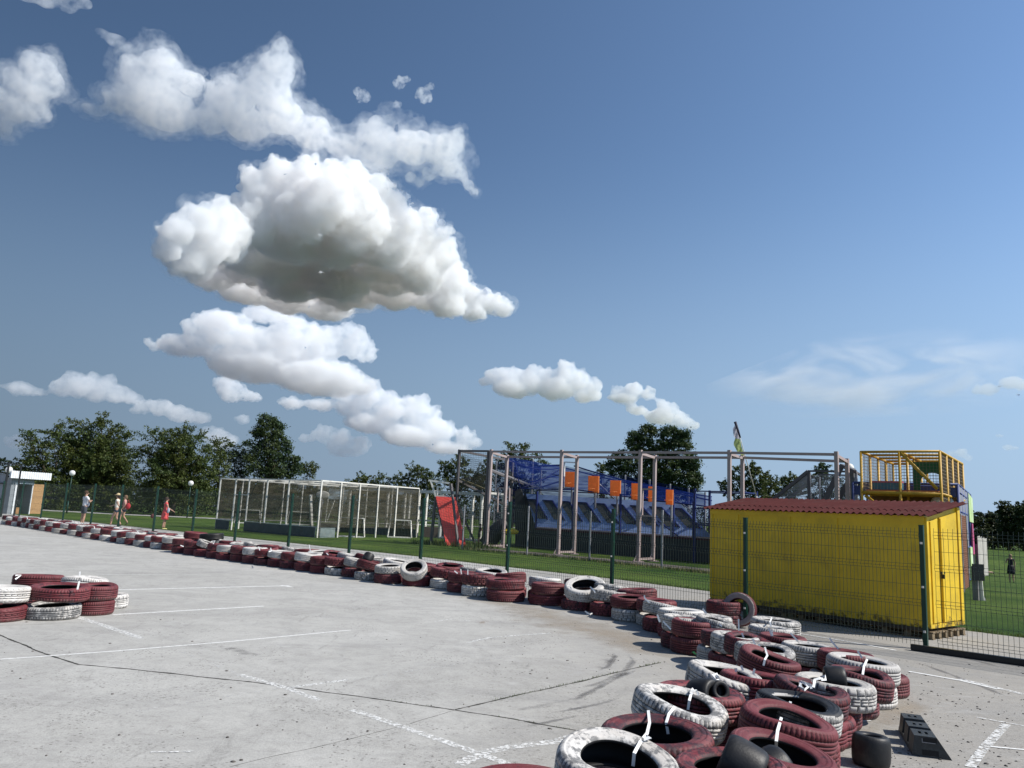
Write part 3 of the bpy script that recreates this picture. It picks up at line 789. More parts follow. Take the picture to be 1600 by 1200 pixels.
mb = MB(); mb.bar(S(0.75, 0.10, 0.06), S(0.75, 0.40, 0.06), 0.2, 0.12); tag(mb.build('support_block', M['old_block']), 'dark concrete block propping the shed, a step in from its left corner', 'block', 'blocks propping the shed')

# ------------------------------------------------------------------ tyres
TW, TR = 0.20, 0.32
def tyre_mesh(name, seg, outer, style=0, warp=None):
    prof = [(0.196,0.030,1),(0.203,0.016,0),(0.214,0.010,0),(0.235,0.005,0),(0.262,0.000,0),(0.286,0.002,0),(0.301,0.009,0),(0.309,0.018,0),(0.314,0.028,0),
            (0.318,0.036,0),(0.3195,0.056,0),(0.312,0.058,2),(0.312,0.064,2),(0.3198,0.066,0),(0.320,0.084,0),(0.312,0.086,2),(0.312,0.092,2),(0.320,0.094,0),(0.320,0.106,0),(0.312,0.108,2),(0.312,0.114,2),
            (0.320,0.116,0),(0.3198,0.134,0),(0.312,0.136,2),(0.312,0.142,2),(0.3195,0.144,0),(0.318,0.164,0),(0.314,0.172,0),(0.309,0.182,0),(0.301,0.191,0),(0.286,0.198,0),(0.280,0.1995,0),(0.278,0.1965,0),(0.272,0.1975,0),(0.262,0.1985,0),(0.250,0.1985,0),(0.247,0.1950,0),(0.240,0.1965,0),
            (0.222,0.1885,0),(0.214,0.188,0),(0.205,0.182,0),(0.197,0.171,1),(0.193,0.160,1),(0.200,0.156,1),(0.225,0.160,1),(0.270,0.168,1),(0.297,0.150,1),(0.303,0.1,1),(0.297,0.05,1),(0.270,0.032,1),(0.225,0.040,1),(0.200,0.044,1),(0.193,0.040,1)]
    n_ = len(prof); vs = []; fs = []; mi = []; cut = set()
    for j in range(seg):
        th = 2*math.pi*j/seg
        for k, (r, z, t) in enumerate(prof):
            if seg > 100 and t == 0 and r > 0.3085:
                zz = z / TW; c = 0
                if style == 0:      # ribbed summer tyre, slits on the shoulders
                    if (zz < 0.3 or zz > 0.7) and j % 5 < 2: c = 0.005
                elif style == 1:    # arrow pattern
                    q = (j + int(abs(zz - 0.5) * 26)) % 10
                    if q < 3 : c = 0.007
                elif style == 2:    # coarse blocks
                    q = (j + (4 if zz < 0.33 else 0 if zz < 0.62 else 5)) % 12
                    if q < 3: c = 0.010
                elif style == 3:    # fine lug pattern
                    q = (j + int(zz * 9)) % 6
                    if q < 2: c = 0.005
                if c: cut.add((j, k))
                r -= c
            x, y, z_ = r*math.cos(th), r*math.sin(th), z
            if warp: x, y, z_ = warp(x, y, z_, th)
            vs.append((x, y, z_))
    for j in range(seg):
        for k in range(n_):
            a, b = j*n_+k, ((j+1)%seg)*n_+k; c, d = ((j+1)%seg)*n_+(k+1)%n_, j*n_+(k+1)%n_
            fs.append((a, b, c, d)); k2 = (k+1) % n_; j2 = (j+1) % seg
            inner = prof[k][2] == 1 and prof[k2][2] == 1
            groove = prof[k][2] == 2 and prof[k2][2] == 2
            slit = (j, k) in cut and (j2, k) in cut and (j, k2) in cut and (j2, k2) in cut
            mi.append(1 if inner else 2 if groove or slit else 0)
    me = bpy.data.meshes.new(name); me.from_pydata(vs, [], fs)
    me.materials.append(M[outer]); me.materials.append(M['rubber_in']); me.materials.append(M['groove_' + outer] if 'groove_' + outer in M else M['rubber_in'])
    me.polygons.foreach_set('material_index', mi); me.polygons.foreach_set('use_smooth', [True]*len(fs)); me.update(); return me
def saddle(x, y, z, th): return x, y, z + 0.012*math.cos(2*th)*(z/TW*0.7+0.3)
def dent(x, y, z, th):
    g = math.exp(-((th - 3.9)/0.8)**2) + 0.6*math.exp(-((th-1.2)/0.8)**2)
    return x*(1-0.04*g), y*(1-0.05*g), z + (0.034*g - 0.012)*(z/TW)
def dent_old(x, y, z, th):
    g = math.exp(-((th - 3.9)/0.55)**2) + 0.7*math.exp(-((th-1.2)/0.5)**2)
    return x*(1-0.06*g), y*(1-0.10*g), z + (0.055*g - 0.02)*(z/TW)
def oval(x, y, z, th): return x*1.05, y*0.95, z
def squash(x, y, z, th): return x*1.02, y*0.98, z*0.9 + 0.018*math.sin(th+0.7)*(z/TW)
WARPS = {'n': None, 's': saddle, 'd': dent, 'o': oval, 'q': squash}
_tm = {}
def get_tyre(outer, style, warp, near):
    k = (outer, style if near else 0, warp, near)
    if k not in _tm: _tm[k] = tyre_mesh('tyre', 300 if near else 56, outer, style, WARPS[warp])
    return _tm[k]
TYRES = []
ZN = ('zeroth','first','second','third','fourth','fifth','sixth','seventh','eighth','ninth','tenth','eleventh','twelfth','thirteenth','fourteenth','fifteenth','sixteenth','seventeenth','eighteenth','nineteenth','twentieth')
def nth(i):
    if i <= 20: return ZN[i]
    t, o = divmod(i, 10); tens = {2: 'twenty', 3: 'thirty', 4: 'forty', 5: 'fifty', 6: 'sixty'}[t]
    return (tens[:-1] + 'ieth') if o == 0 else tens + '-' + ZN[o]
def tyre(p, rad, colr, label, z=0.0, tilt=0.0, tdir=0.0, yaw=None, style=0, warp='n', near=False, group='painted tyres of the track barrier', wz=1.0, seed=None):
    rn = random.Random(hash((round(p.x, 3), round(p.y, 3), round(z, 2))) if seed is None else seed)
    me = get_tyre({'W': 'tyre_white', 'R': 'tyre_maroon', 'B': 'rubber'}[colr], style, warp, near)
    o = bpy.data.objects.new('tyre', me); COL.objects.link(o)
    k = rad / TR
    yaw = rn.uniform(0, 6.28) if yaw is None else yaw
    ax = Vector((-math.sin(R(tdir)), math.cos(R(tdir)), 0))
    rot = Matrix.Rotation(R(tilt), 4, ax) @ Matrix.Rotation(yaw, 4, 'Z')
    lift = abs(math.sin(R(tilt))) * rad * 0.55
    o.matrix_world = Matrix.Translation((p.x, p.y, z + lift)) @ rot @ Matrix.Diagonal((k, k, wz, 1))
    tag(o, label, 'tyre', group); TYRES.append(o); return o

# front row of the barrier, left to right: left edge px, base py, upper, lower, [tilt, direction, warp]
FRONT = [(1,819.5,'R','W'),(8,820.5,'W','R'),(17,822,'R','W'),(25,823,'W','R'),(31.5,824,'R','W'),(38.5,825.3,'W','R'),(44,826,'R','W'),(51,827.5,'W','R'),(60,829,'R','W'),
 (69,830.7,'W','R'),(80,832.5,'R','W'),(92.5,834.5,'W','R'),(104,836.3,'R','W'),(117,838.6,'W','R'),(127,840.6,'R','W'),(140,843,'W','R'),(154,845.2,'R','W'),(171,847.4,'W','R'),(181,849.5,'R','W',7,200),
 (194,851.4,'W','R'),(207,853.6,'R','W'),(223,856,'W','R'),(233,857.5,'R','W'),(251,860,'W','R'),(267,864.5,'R','R'),(286,867.3,'R','R'),(302,869.8,'W','R',14,10),(321,872.5,'R','R'),(335.5,875,'W','R'),(358,878,'R','R'),
 (377,880.8,'W','R'),(395,883.4,'R','R',7,190),(417,886,'W','R'),(436,888.8,'R','R'),(458.5,892.4,'W','R'),(482,896,'R','R'),(506,899.2,'R','W'),(533,902,'W','R',8,20),(553,907,'R','W',10,15),(583,912,'W','R'),(627,916,'X','R'),
 (671,920,'R','W',6,0),(698,926,'R','R'),(720,932,'R','W'),(758,940,'R','R'),(827,946,'R','R'),(876,953.5,'X','R'),(921,962.3,'W','R',5,30),(954,970.5,'R','W'),(994,979,'R','W'),(1003,988,'W','R',8,15),(1027,998,'W','R')]
rn = random.Random(77)
FRONTP = []
for i, q in enumerate(FRONT):
    x0, by, up, lo = q[:4]; tl, td = (q[4], q[5]) if len(q) > 4 else (rn.uniform(0, 3), rn.uniform(0, 360))
    rad = rn.uniform(0.305, 0.335)
    if abs(x0 - 758) < 1: rad = 0.385
    if abs(x0 - 583) < 1: rad = 0.315
    if abs(x0 - 827) < 1: rad = 0.33
    g = G(x0, by); d = Vector((g.x, g.y, 0)).normalized(); side = Vector((d.y, -d.x, 0))
    c = g + d * rad * 0.92 + side * rad; c.z = 0
    c = c * (1.0)
    FRONTP.append((c, rad))
    near = i > 34
    k = i + 1
    st = rn.choice((0, 0, 3, 2)); wz = rn.uniform(0.92, 1.05)
    nm = {'W': 'white', 'R': 'maroon'}
    where = f'{nth(k)} front-row stack from the barrier\'s far left end'
    tyre(c, rad, lo, f'{nm[lo]} lower tyre, {where}', 0, 0, 0, None, st, rn.choice('noq'), near, wz=wz)
    if up != 'X':
        off = Vector((rn.uniform(-.02, .02), rn.uniform(-.02, .02), 0))
        tyre(c + off, rad * rn.uniform(0.96, 1.02), up, f'{nm[up]} upper tyre, {where}', TW * wz + 0.002, tl, td, None, rn.choice((0, 3, 2)), rn.choice('nosq'), near, wz=rn.uniform(0.92, 1.05))
# two tilted tyres lying on the row
c, rad = FRONTP[40]
tyre(c + Vector((-0.04, -0.12, 0)), 0.29, 'W', 'small white tyre leaning with its black hole facing the track, left of the red ramp', 0.17, 34, 265, 0.5, 0, 'n', True)
c, rad = FRONTP[46]
tyre(c + Vector((0.12, 0.06, 0)), 0.385, 'W', 'big scuffed white tyre tipped up with its open side facing the track', 0.19, 19, 255, 1.0, 3, 'o', True, wz=1.05)

# second row behind the first, against the fence
nv = Vector((0.66, 0.75, 0))
BACK = ['W','R','W','R','W','W','R','R','W','R','W','R','W','R','W','R','W','R','R','W','R','W','W','R','R','W','R','W','R','W','R','W','W','R','R','W','W','R','W','R','W','R','W']
j = 0
for i in range(2, len(FRONTP) - 4):
    c, rad = FRONTP[i]; c2, _ = FRONTP[i + 1]
    if (c2 - c).length < 0.5 and i % 2: continue
    p = c.lerp(c2, 0.5) + nv * (0.56 + rn.uniform(-0.03, 0.05))
    if p.dot(nv) > 12.55: continue
    up = BACK[j % len(BACK)]; lo = 'R' if up == 'W' else rn.choice('WR'); j += 1; near = i > 34
    nm = {'W': 'white', 'R': 'maroon'}; where = f'{nth(j)} back-row stack from the barrier\'s far left end'
    tyre(p, 0.32, lo, f'{nm[lo]} lower tyre, {where}', 0, 0, 0, None, 0, 'n', False)
    tyre(p, rn.uniform(0.31, 0.335), up, f'{nm[up]} upper tyre, {where}', TW + 0.003 + (0.03 if i > 12 else 0), rn.uniform(3, 9) if i > 24 else rn.uniform(0, 3), rn.uniform(0, 360), None, rn.choice((0,3)), rn.choice('nosd'), near)
p = FRONTP[24][0] + nv*0.35
tyre(p, 0.34, 'R', 'maroon tyre lying on top as a third layer beside the bare black one', 0.41, 2, 0, None, 0, 'n', False)
tyre(p + Vector((0.72, -0.6, 0)) , 0.34, 'B', 'unpainted black tyre on top as a third layer, in front of the white cage', 0.41, 5, 180, None, 0, 'n', False)

# the near pile: ring centre in the photo, radius, tilt, label
PILE = [
 ('a', 818, 1222, .31, 'R', 'W', 0, 0, 0, 'n', 'maroon tyre cut off by the bottom edge, frontmost on the track side'),
 ('b', 963, 1183, .334, 'W', 'R', 9, 300, 0, 's', 'big white tyre with grey weathered sidewall, frontmost of the white ones'),
 ('c', 1026, 1140, .341, 'R', 'R', 3, 250, 0, 'n', 'maroon tyre with fine ribs, strapped to the big front white tyre'),
 ('d', 1057, 1097, .33, 'W', 'R', 12, 330, 0, 's', 'white tyre tipped to the right between two maroon ones, second white from front'),
 ('e', 1093, 1077, .33, 'R', 'R', 2, 0, 0, 'n', 'maroon tyre with grey kart slicks heaped in its hole'),
 ('f', 1128, 1052, .319, 'W', 'R', 11, 330, 1, 's', 'long leaning white tyre with V tread, behind the slick-filled maroon one'),
 ('g', 1180, 1056, .30, 'R', 'R', 4, 30, 0, 'n', 'maroon tyre half hidden under the slanted white tyre with slit tread'),
 ('i', 1197, 1028, .295, 'R', 'W', 13, 340, 0, 'd', 'dented maroon tyre sagging in the middle, tied with a white strap'),
 ('j', 1193, 1011, .303, 'W', 'W', 5, 330, 2, 's', 'white tyre peeping out behind the dented maroon tyre'),
 ('k', 1167, 997, .27, 'R', 'R', 7, 340, 0, 'd', 'small maroon tyre with pinched rim beside the arrow-tread white one'),
 ('l', 1148, 992, .275, 'W', 'W', 3, 340, 1, 'n', 'white tyre with bold arrow tread facing the track'),
 ('m', 1131, 983, .28, 'R', 'R', 2, 0, 0, 'q', 'maroon tyre squeezed between the arrow-tread and the twisted white tyre'),
 ('n', 1115, 970, .26, 'W', 'R', 12, 340, 0, 's', 'twisted white tyre sagging to the right, beside the upright tyre'),
 ('p', 1204, 980, .276, 'W', 'R', 3, 20, 0, 'n', 'white tyre in front of the big white one under the shed corner'),
 ('o', 1211, 968, .325, 'W', 'W', 2, 0, 3, 'n', 'big white tyre nearest the shed, right beside the upright tyre'),
 ('q', 1222, 993, .27, 'R', 'R', 2, 0, 0, 'n', 'maroon tyre holding two strap ends, in front of the white pair'),
 ('r', 1262, 1007, .28, 'W', 'R', 2, 0, 0, 'n', 'clean white tyre with a grey hole, second row towards the fence'),
 ('s', 1321, 1019, .277, 'R', 'W', 2, 0, 0, 'n', 'maroon tyre with deep tread just behind the broad white tyre'),
 ('t', 1346, 1031, .333, 'W', 'R', 4, 340, 0, 'n', 'broad white tyre at the right end of the pile'),
 ('u', 1341, 1052, .275, 'R', 'W', 8, 340, 0, 'd', 'crumpled maroon tyre sagging under the broad white one'),
 ('v', 1302, 1063, .322, 'W', 'R', 3, 0, 2, 'n', 'chunky off-road white tyre with a black slick in it'),
 ('w', 1262, 1074, .288, 'R', 'R', 10, 330, 0, 's', 'maroon tyre leaning on the chunky off-road white one'),
 ('x', 1243, 1096, .300, 'K', 'R', 8, 335, 0, 's', 'tyre with bare black sidewall and white tread'),
 ('y', 1226, 1121, .310, 'R', 'R', 9, 330, 0, 's', 'wide smooth maroon tyre, second from front on the right side'),
 ('z', 1218, 1165, .308, 'R', 'R', 6, 330, 0, 'q', 'maroon tyre with a slick and strap ends in its hole, front right'),
 ('aa', 1143, 1192, .30, 'R', 'R', 3, 180, 0, 'n', 'maroon tyre with a black slick leaning in it, front middle'),
]
LOWMAP = {}
for key, px, py, rad, colr, lowc, tl, td, st, wp, lab in PILE:
    g = G(px, py, 0.40); c = Vector((g.x, g.y, 0))
    LOWMAP[key] = c
    if colr == 'K':
        o = tyre(c, rad, 'W', lab, TW, tl, td, 0.4, 0, wp, True)
        o.data = o.data.copy(); o.data.materials.append(M['rubber'])
        for pl in o.data.polygons:
            if pl.center.z > 0.176 and pl.material_index == 0: pl.material_index = 3
    else: o = tyre(c, rad, colr, lab, TW, tl, td, None, st, wp, True)
    LOWMAP[key + '_o'] = o
LOWER = [
 ('a','W','white bottom tyre under the maroon one cut off by the bottom edge'),('b','R','maroon bottom tyre under the frontmost big white tyre'),('c','R','maroon bottom tyre under the fine-ribbed maroon one'),
 ('d','R','maroon bottom tyre under the second white tyre from front'),('e','R','maroon bottom tyre under the one heaped with kart slicks'),('f','R','maroon bottom tyre under the long leaning white tyre'),
 ('g','R','maroon bottom tyre under the half hidden maroon one'),('i','W','white bottom tyre under the dented maroon one'),('j','W','white bottom tyre behind the dented stack'),
 ('k','R','maroon bottom tyre under the small pinched maroon one'),('l','R','dark maroon bottom tyre under the arrow-tread white one'),('m','W','white bottom tyre on the track side, left of the arrow-tread stack'),('n','R','maroon bottom tyre under the twisted white one'),
 ('o','R','maroon bottom tyre under the big white one nearest the shed'),('q','R','maroon bottom tyre under the one holding two strap ends'),('r','R','dark maroon bottom tyre under the clean white one'),
 ('s','W','white bottom tyre just behind the broad white tyre'),('v','R','ribbed maroon bottom tyre under the chunky off-road white one'),
 ('w','R','maroon bottom tyre under the one leaning on the off-road white tyre'),('x','R','maroon bottom tyre under the black-walled one'),('y','R','maroon bottom tyre under the wide smooth maroon one'),
 ('z','R','maroon bottom tyre at the front right foot of the pile'),('aa','R','maroon bottom tyre under the one with the leaning slick')]
OFF = {'w': (0.20, 0.02), 'x': (0.20, 0.06), 'v': (0.19, 0.05), 'y': (0.10, 0.08), 'z': (0.02, 0.1), 's': (-0.07, 0.0), 'r': (0.0, 0.0), 'm': (-0.02, 0.0), 't': (0.25, 0.1), 'u': (0.2, 0.05)}
BASEPX = {'v': (1318, 1124), 'x': (1286, 1145), 'y': (1261, 1176), 'z': (1246, 1214)}
for key, cc, lab in LOWER:
    if key in BASEPX:
        g = G(*BASEPX[key]); d = Vector((g.x, g.y, 0)).normalized(); c = g + d*0.27
    else: c = LOWMAP[key] + Vector((*OFF.get(key, (0, 0)), 0))
    if key == 'w': c = c + Vector((-0.12, 0.03, 0))
    tyre(c, 0.295, cc, lab, 0, 0, 0, None, {'l': 0, 'v': 0, 'z': 2}.get(key, rn.choice((0, 0, 3))), rn.choice('no'), True)
for px, py, cc, rad, lab in ((1351, 1108, 'W', .29, 'white bottom tyre sticking out under the crumpled maroon one'), (1373, 1091, 'R', .29, 'maroon bottom tyre furthest right in the pile')):
    g = G(px, py); d = Vector((g.x, g.y, 0)).normalized(); tyre(g + d*rad*0.9, rad, cc, lab, 0, 0, 0, None, 3, 'n', True)
# upright tyre leaning on the back of the row
g = G(1156, 984)
o = tyre(Vector((g.x, g.y, 0)), 0.30, 'R', 'upright maroon tyre with grey sidewall standing on its tread by the shed', 0.0, 0, 0, 0, 0, 'n', True, wz=0.95)
o.data = o.data.copy(); o.data.materials.append(pmat('grey_sidewall', (0.24, 0.20, 0.19), 0.7, 0.2, 12))
for pl in o.data.polygons:
    if (pl.center.z > 0.180 or pl.center.z < 0.02) and pl.material_index == 0: pl.material_index = 3
dirv = Vector((-0.50, -0.86, 0.16)).normalized()
q = dirv.to_track_quat('Z', 'Y')
o.matrix_world = Matrix.Translation(Vector((g.x + 0.12, g.y + 0.35, 0.268))) @ q.to_matrix().to_4x4() @ Matrix.Diagonal((0.84, 0.84, 0.9, 1))
g = G(1143, 985); tyre(Vector((g.x, g.y + 0.45, 0)), 0.28, 'R', 'maroon tyre lying behind the upright one against the fence', 0.0, 0, 0, None, 0, 'n', True)
tyre(Vector((g.x, g.y + 0.45, 0)), 0.28, 'R', 'maroon tyre on top behind the upright one against the fence', 0.2, 0, 0, None, 0, 'n', True)
for px, py, cc, lab in ((1066, 963, 'W', 'white tyre half hidden by the fence, beyond the maroon one'), (1082, 969, 'R', 'maroon tyre next to the half hidden white one at the fence'), (1112, 962, 'W', 'pale white tyre against the fence beyond the twisted one'), (1156, 972, 'R', 'maroon tyre peeping out under the shed shadow')):
    if px in (1156,): continue
    g = G(px, py, 0.40); c = Vector((g.x, g.y, 0))
    tyre(c, 0.27, cc, lab, TW, 2, 0, None, 0, 'n', True); tyre(c, 0.28, 'R', 'maroon bottom tyre under the ' + lab.split(' tyre')[0] + ' tyre at the fence, ' + lab.split('tyre ')[1].split(',')[0][:28].strip() if False else 'maroon bottom tyre under the ' + {1066: 'half hidden white', 1082: 'maroon fence-side', 1112: 'pale white fence-side'}[px] + ' tyre', 0, 0, 0, None, 0, 'n', True)
# flat white tyre between the two columns of the pile
g = G(1143, 1128, 0.15); tyre(Vector((g.x + .05, g.y + 0.25, 0)), 0.30, 'W', 'white tyre lying flat on the ground in the gap inside the pile', 0, 0, 0, None, 3, 'n', True)

# left foreground heap
HEAP = [(-8, 974, 'R', .34, 0, 0, 'maroon bottom tyre with arrow tread, cut off by the left edge', 1), (79, 970.5, 'W', .335, 0, 0, 'scuffed white bottom tyre of the small left heap', 0), (143, 963, 'R', .27, 0, 0, 'maroon bottom tyre at the right of the small left heap', 0)]
LH = []
for px, py, cc, rad, tl, td, lab, st in HEAP:
    g = G(px, py); d = Vector((g.x, g.y, 0)).normalized(); c = g + d*rad*0.9; LH.append(c)
    tyre(c, rad, cc, lab, 0, 0, 0, 0.3, st, 'q' if px < 100 else 'n', True)
tyre(LH[0] + Vector((0.0, 0.0, 0)), .345, 'W', 'white upper tyre with arrow tread, cut off by the left edge', TW + .01, 3, 90, 0.2, 1, 'n', True)
tyre(LH[1] + Vector((0.03, 0.05, 0)), .36, 'R', 'glossy maroon upper tyre in the middle of the small left heap', TW + .02, 3, 10, 0.2, 0, 'q', True)
tyre(LH[2] + Vector((0.0, 0.0, 0)), .29, 'R', 'maroon upper tyre with a white strap end, right of the small left heap', TW, 0, 0, 0.2, 0, 'd', True)
def heap_at(x_, y_, z_=0.40):
    q = G(x_, y_, z_); return V2((q.x, q.y, 0))
V2 = Vector
p1, p2 = heap_at(61, 899), heap_at(133, 903)
tyre(p1, .33, 'R', 'maroon bottom tyre behind the small left heap', 0, 0, 0, None, 0, 'n', True)
tyre(p1, .335, 'R', 'oval maroon tyre on top at the back of the small left heap', TW, 4, 100, None, 0, 'o', True)
tyre(p2, .30, 'W', 'white bottom tyre behind the small left heap, right side', 0, 0, 0, None, 0, 'n', True)
tyre(p2, .315, 'W', 'grey-white tyre on top at the back right of the left heap', TW, 4, 60, None, 0, 's', True)
q_ = G(153, 953); tyre(V2((q_.x, q_.y + 0.28, 0)), .26, 'W', 'white tyre on the ground peeping out right of the left heap', 0, 0, 0, None, 3, 'n', True)
tyre(heap_at(-12, 903), .33, 'R', 'maroon bottom tyre at the back left of the left heap', 0, 0, 0, None, 0, 'n', True)

# ------------------------------------------------------------------ kart slicks
def slick_mesh():
    prof = [(0.066,0.03),(0.070,0.014),(0.085,0.006),(0.108,0.002),(0.122,0.008),(0.132,0.024),(0.137,0.05),(0.139,0.09),(0.140,0.115),(0.139,0.14),(0.137,0.18),(0.132,0.206),(0.122,0.222),(0.108,0.228),(0.085,0.224),(0.070,0.216),(0.066,0.20),(0.085,0.195),(0.118,0.19),(0.126,0.115),(0.118,0.04),(0.085,0.035)]
    seg = 64; n_ = len(prof); vs = []; fs = []
    for j in range(seg):
        t = 2*math.pi*j/seg
        for r, z in prof: vs.append((r*math.cos(t), r*math.sin(t), z))
    for j in range(seg):
        for k in range(n_): fs.append((j*n_+k, ((j+1)%seg)*n_+k, ((j+1)%seg)*n_+(k+1)%n_, j*n_+(k+1)%n_))
    me = bpy.data.meshes.new('kart_slick'); me.from_pydata(vs, [], fs); me.materials.append(M['rubber']); me.polygons.foreach_set('use_smooth', [True]*len(fs)); me.update(); return me
SLK = slick_mesh()
def slick(p, axis, label, k=1.0, mesh=None):
    o = bpy.data.objects.new('kart_tyre', mesh or SLK); COL.objects.link(o)
    a = Vector(axis).normalized(); o.matrix_world = Matrix.Translation(Vector(p) - a * 0.115 * k) @ a.to_track_quat('Z', 'Y').to_matrix().to_4x4() @ Matrix.Scale(k, 4)
    return tag(o, label, 'kart tyre', 'loose black kart slicks')
g = G(1362, 1204); d = Vector((g.x, g.y, 0)).normalized()
slick(Vector((g.x, g.y, 0.103)) + d*0.13, (0.06, 0.05, 1), 'black kart slick standing alone on the concrete in front of the plastic block', 0.93)
v = LOWMAP['v']; slick(Vector((v.x + 0.02, v.y + 0.02, 0.41)), (1, -0.25, 0.05), 'black kart slick stuck in the chunky off-road white tyre', 0.74)
v = LOWMAP['e']; slick(Vector((v.x + 0.03, v.y - 0.02, 0.36)), (0.6, -0.75, 0.2), 'large grey-black slick lying in the heaped maroon tyre', 0.9)
slick(Vector((v.x + 0.13, v.y - 0.03, 0.40)), (0.2, -0.9, 0.25), 'small black slick showing its hole, on the heaped maroon tyre', 0.55)
v = LOWMAP['aa']; slick(Vector((v.x + 0.06, v.y + 0.03, 0.375)), (0.85, -0.33, -0.38), 'big black slick tipped out of the front middle maroon tyre', 0.98)
v = LOWMAP['z']; slick(Vector((v.x - 0.05, v.y + 0.02, 0.25)), (0.7, 0.3, 0.3), 'dusty black slick deep in the front right maroon tyre', 0.9)
v = LOWMAP['c']; slick(Vector((v.x - 0.02, v.y + 0.0, 0.20)), (0.1, 0.2, 1), 'grey slick lying inside the fine-ribbed maroon tyre', 1.0)
g = G(575, 876, 0.4); slick(Vector((g.x, g.y, 0.46)), (0.3, 0.5, 0.8), 'black slick perched on the back row near the sixth fence post', 0.9)

# ------------------------------------------------------------------ white plastic straps tied round the tyres
def nearest_tyre(p):
    b = None; bd = 1e9
    for o in TYRES:
        dd = (Vector(o.matrix_world.translation) + Vector((0,0,0.15)) - p).length
        if dd < bd and o.matrix_world.translation.z > 0.1: b, bd = o, dd
    return b
def ribbon(pts, w=0.017, parent=None, name='strap', zup=0.02):
    pts = [Vector(p) for p in pts]; vs = []
    for i, p in enumerate(pts):
        a, b = pts[max(0, i-1)], pts[min(len(pts)-1, i+1)]; d = (b - a)
        if d.length < 1e-6: d = Vector((0,0,1))
        d.normalize()
        view = (Vector((0,0,1.65)) - p).normalized(); s = d.cross(view)
        s = s.normalized() if s.length > 1e-4 else Vector((1,0,0)); nn = s.cross(d) * 0.0012
        for q in (p - s*w/2 - nn, p + s*w/2 - nn, p + s*w/2 + nn, p - s*w/2 + nn): vs.append(q)
    fs = []
    for i in range(len(pts)-1):
        for k in range(4): fs.append((4*i+k, 4*i+(k+1)%4, 4*i+4+(k+1)%4, 4*i+4+k))
    fs += [(3,2,1,0), tuple(4*(len(pts)-1)+k for k in range(4))]
    parent = parent or nearest_tyre(pts[0])
    inv = parent.matrix_world.inverted()
    me = bpy.data.meshes.new(name); me.from_pydata([inv @ v for v in vs], [], fs); me.materials.append(M['strap']); me.update()
    o = bpy.data.objects.new(name, me); COL.objects.link(o); o.parent = parent
    return o
bpy.context.view_layer.update()
STRAPS = [
 [(1013,1110,.43),(1015,1129,.425),(1011,1146,.44),(1000,1160,.44),(991,1177,.43),(989,1197,.36)], [(1009,1150,.45),(1016,1152,.46),(1006,1155,.45)],
 [(1054,1104,.43),(1045,1116,.44),(1041,1129,.40),(1044,1147,.33)], [(1081,1080,.44),(1077,1095,.42),(1075,1109,.36)], [(1083,1076,.45),(1078,1080,.46),(1088,1079,.45),(1091,1086,.44)],
 [(1116,1053,.45),(1122,1058,.47),(1125,1062,.45),(1118,1063,.45),(1114,1055,.46),(1121,1053,.46)], [(1151,1044,.43),(1148,1053,.38)],
 [(1221,1121,.42),(1215,1142,.44),(1213,1158,.40),(1213,1168,.34)], [(1235,1096,.42),(1234,1107,.38),(1236,1123,.30)],
 [(1252,1065,.44),(1247,1080,.40),(1247,1098,.32)], [(1250,1066,.44),(1254,1083,.40),(1254,1098,.32)], [(1249,1065,.45),(1256,1067,.47),(1263,1073,.46),(1257,1078,.46),(1250,1072,.46),(1252,1065,.45),(1266,1070,.46),(1268,1076,.45)],
 [(1271,1074,.43),(1273,1062,.46),(1280,1060,.47),(1286,1061,.46)], [(1282,1058,.46),(1289,1056,.48),(1290,1062,.46),(1283,1062,.46)],
 [(1178,1175,.43),(1192,1177,.45),(1183,1182,.45)], [(1174,1163,.36),(1198,1176,.30)], 
 [(1176,998,.45),(1181,1010,.42)], [(1195,1011,.45),(1199,1024,.45),(1195,1031,.43),(1193,1040,.38)], [(1186,1006,.46),(1187,1012,.42)], [(1159,989,.44),(1162,996,.42)], [(1154,967,.50),(1154.5,987,.41)],
 [(1201,981,.46),(1206,994,.41)], [(1206,984,.45),(1207,994,.41)], [(1179,1045,.44),(1177,1054,.41)], [(1206,965,.47),(1203,972,.46),(1205,979,.41)], [(1158,1040,.44),(1161,1048,.41)],
 [(1235,989,.46),(1246,1001,.42)], [(1296,997,.50),(1301,1004,.46),(1310,1014,.41)], [(1340,1017,.43),(1347,1028,.41)], [(1355,1030,.44),(1350,1041,.43),(1348,1054,.40)],
 [(1027,960,.46),(1031,972,.42)], [(1036,971,.42),(1048,983,.41)], [(1007,930,.52),(1007,934,.48),(1015,942,.42)], [(1098,951,.45),(1106,962,.42)], [(1124,975,.44),(1128,979,.42)],
 [(886,915,.45),(891,917,.42),(893,921,.40)], [(922,917,.46),(927,921,.44),(930,926,.41)], [(914,955,.08),(922,960,.05),(930,956,.03)], [(916,960,.05),(926,958,.03)],
 [(483,851,.62),(485,861,.50),(489,864,.42)], [(645,869,.60),(646,878,.43)], [(720,889,.47),(721,897,.42)], [(731,890,.5),(731,898,.42)], [(710,892,.46),(715,896,.42)],
 [(510,864,.46),(513,867,.42)], [(574,866,.46),(577,870,.42)], [(840,899,.48),(838,904,.42)], [(404,854,.46),(406,860,.42)], [(423,856,.47),(424,861,.44),(420,862,.43)],
 [(330,846,.5),(336,845,.47),(333,850,.42)], [(282,852,.45),(287,854,.42)], [(42,807,.5),(43,811,.42)], [(113,813,.46),(115,816,.42)], [(147,822,.47),(148,826,.42)], [(215,830,.47),(217,834,.42)],
 [(124,906.5,.47),(125,893,.44)], [(124,908,.45),(121,921,.40)], [(24,899,.44),(34,898,.42),(24,905,.40)],
]
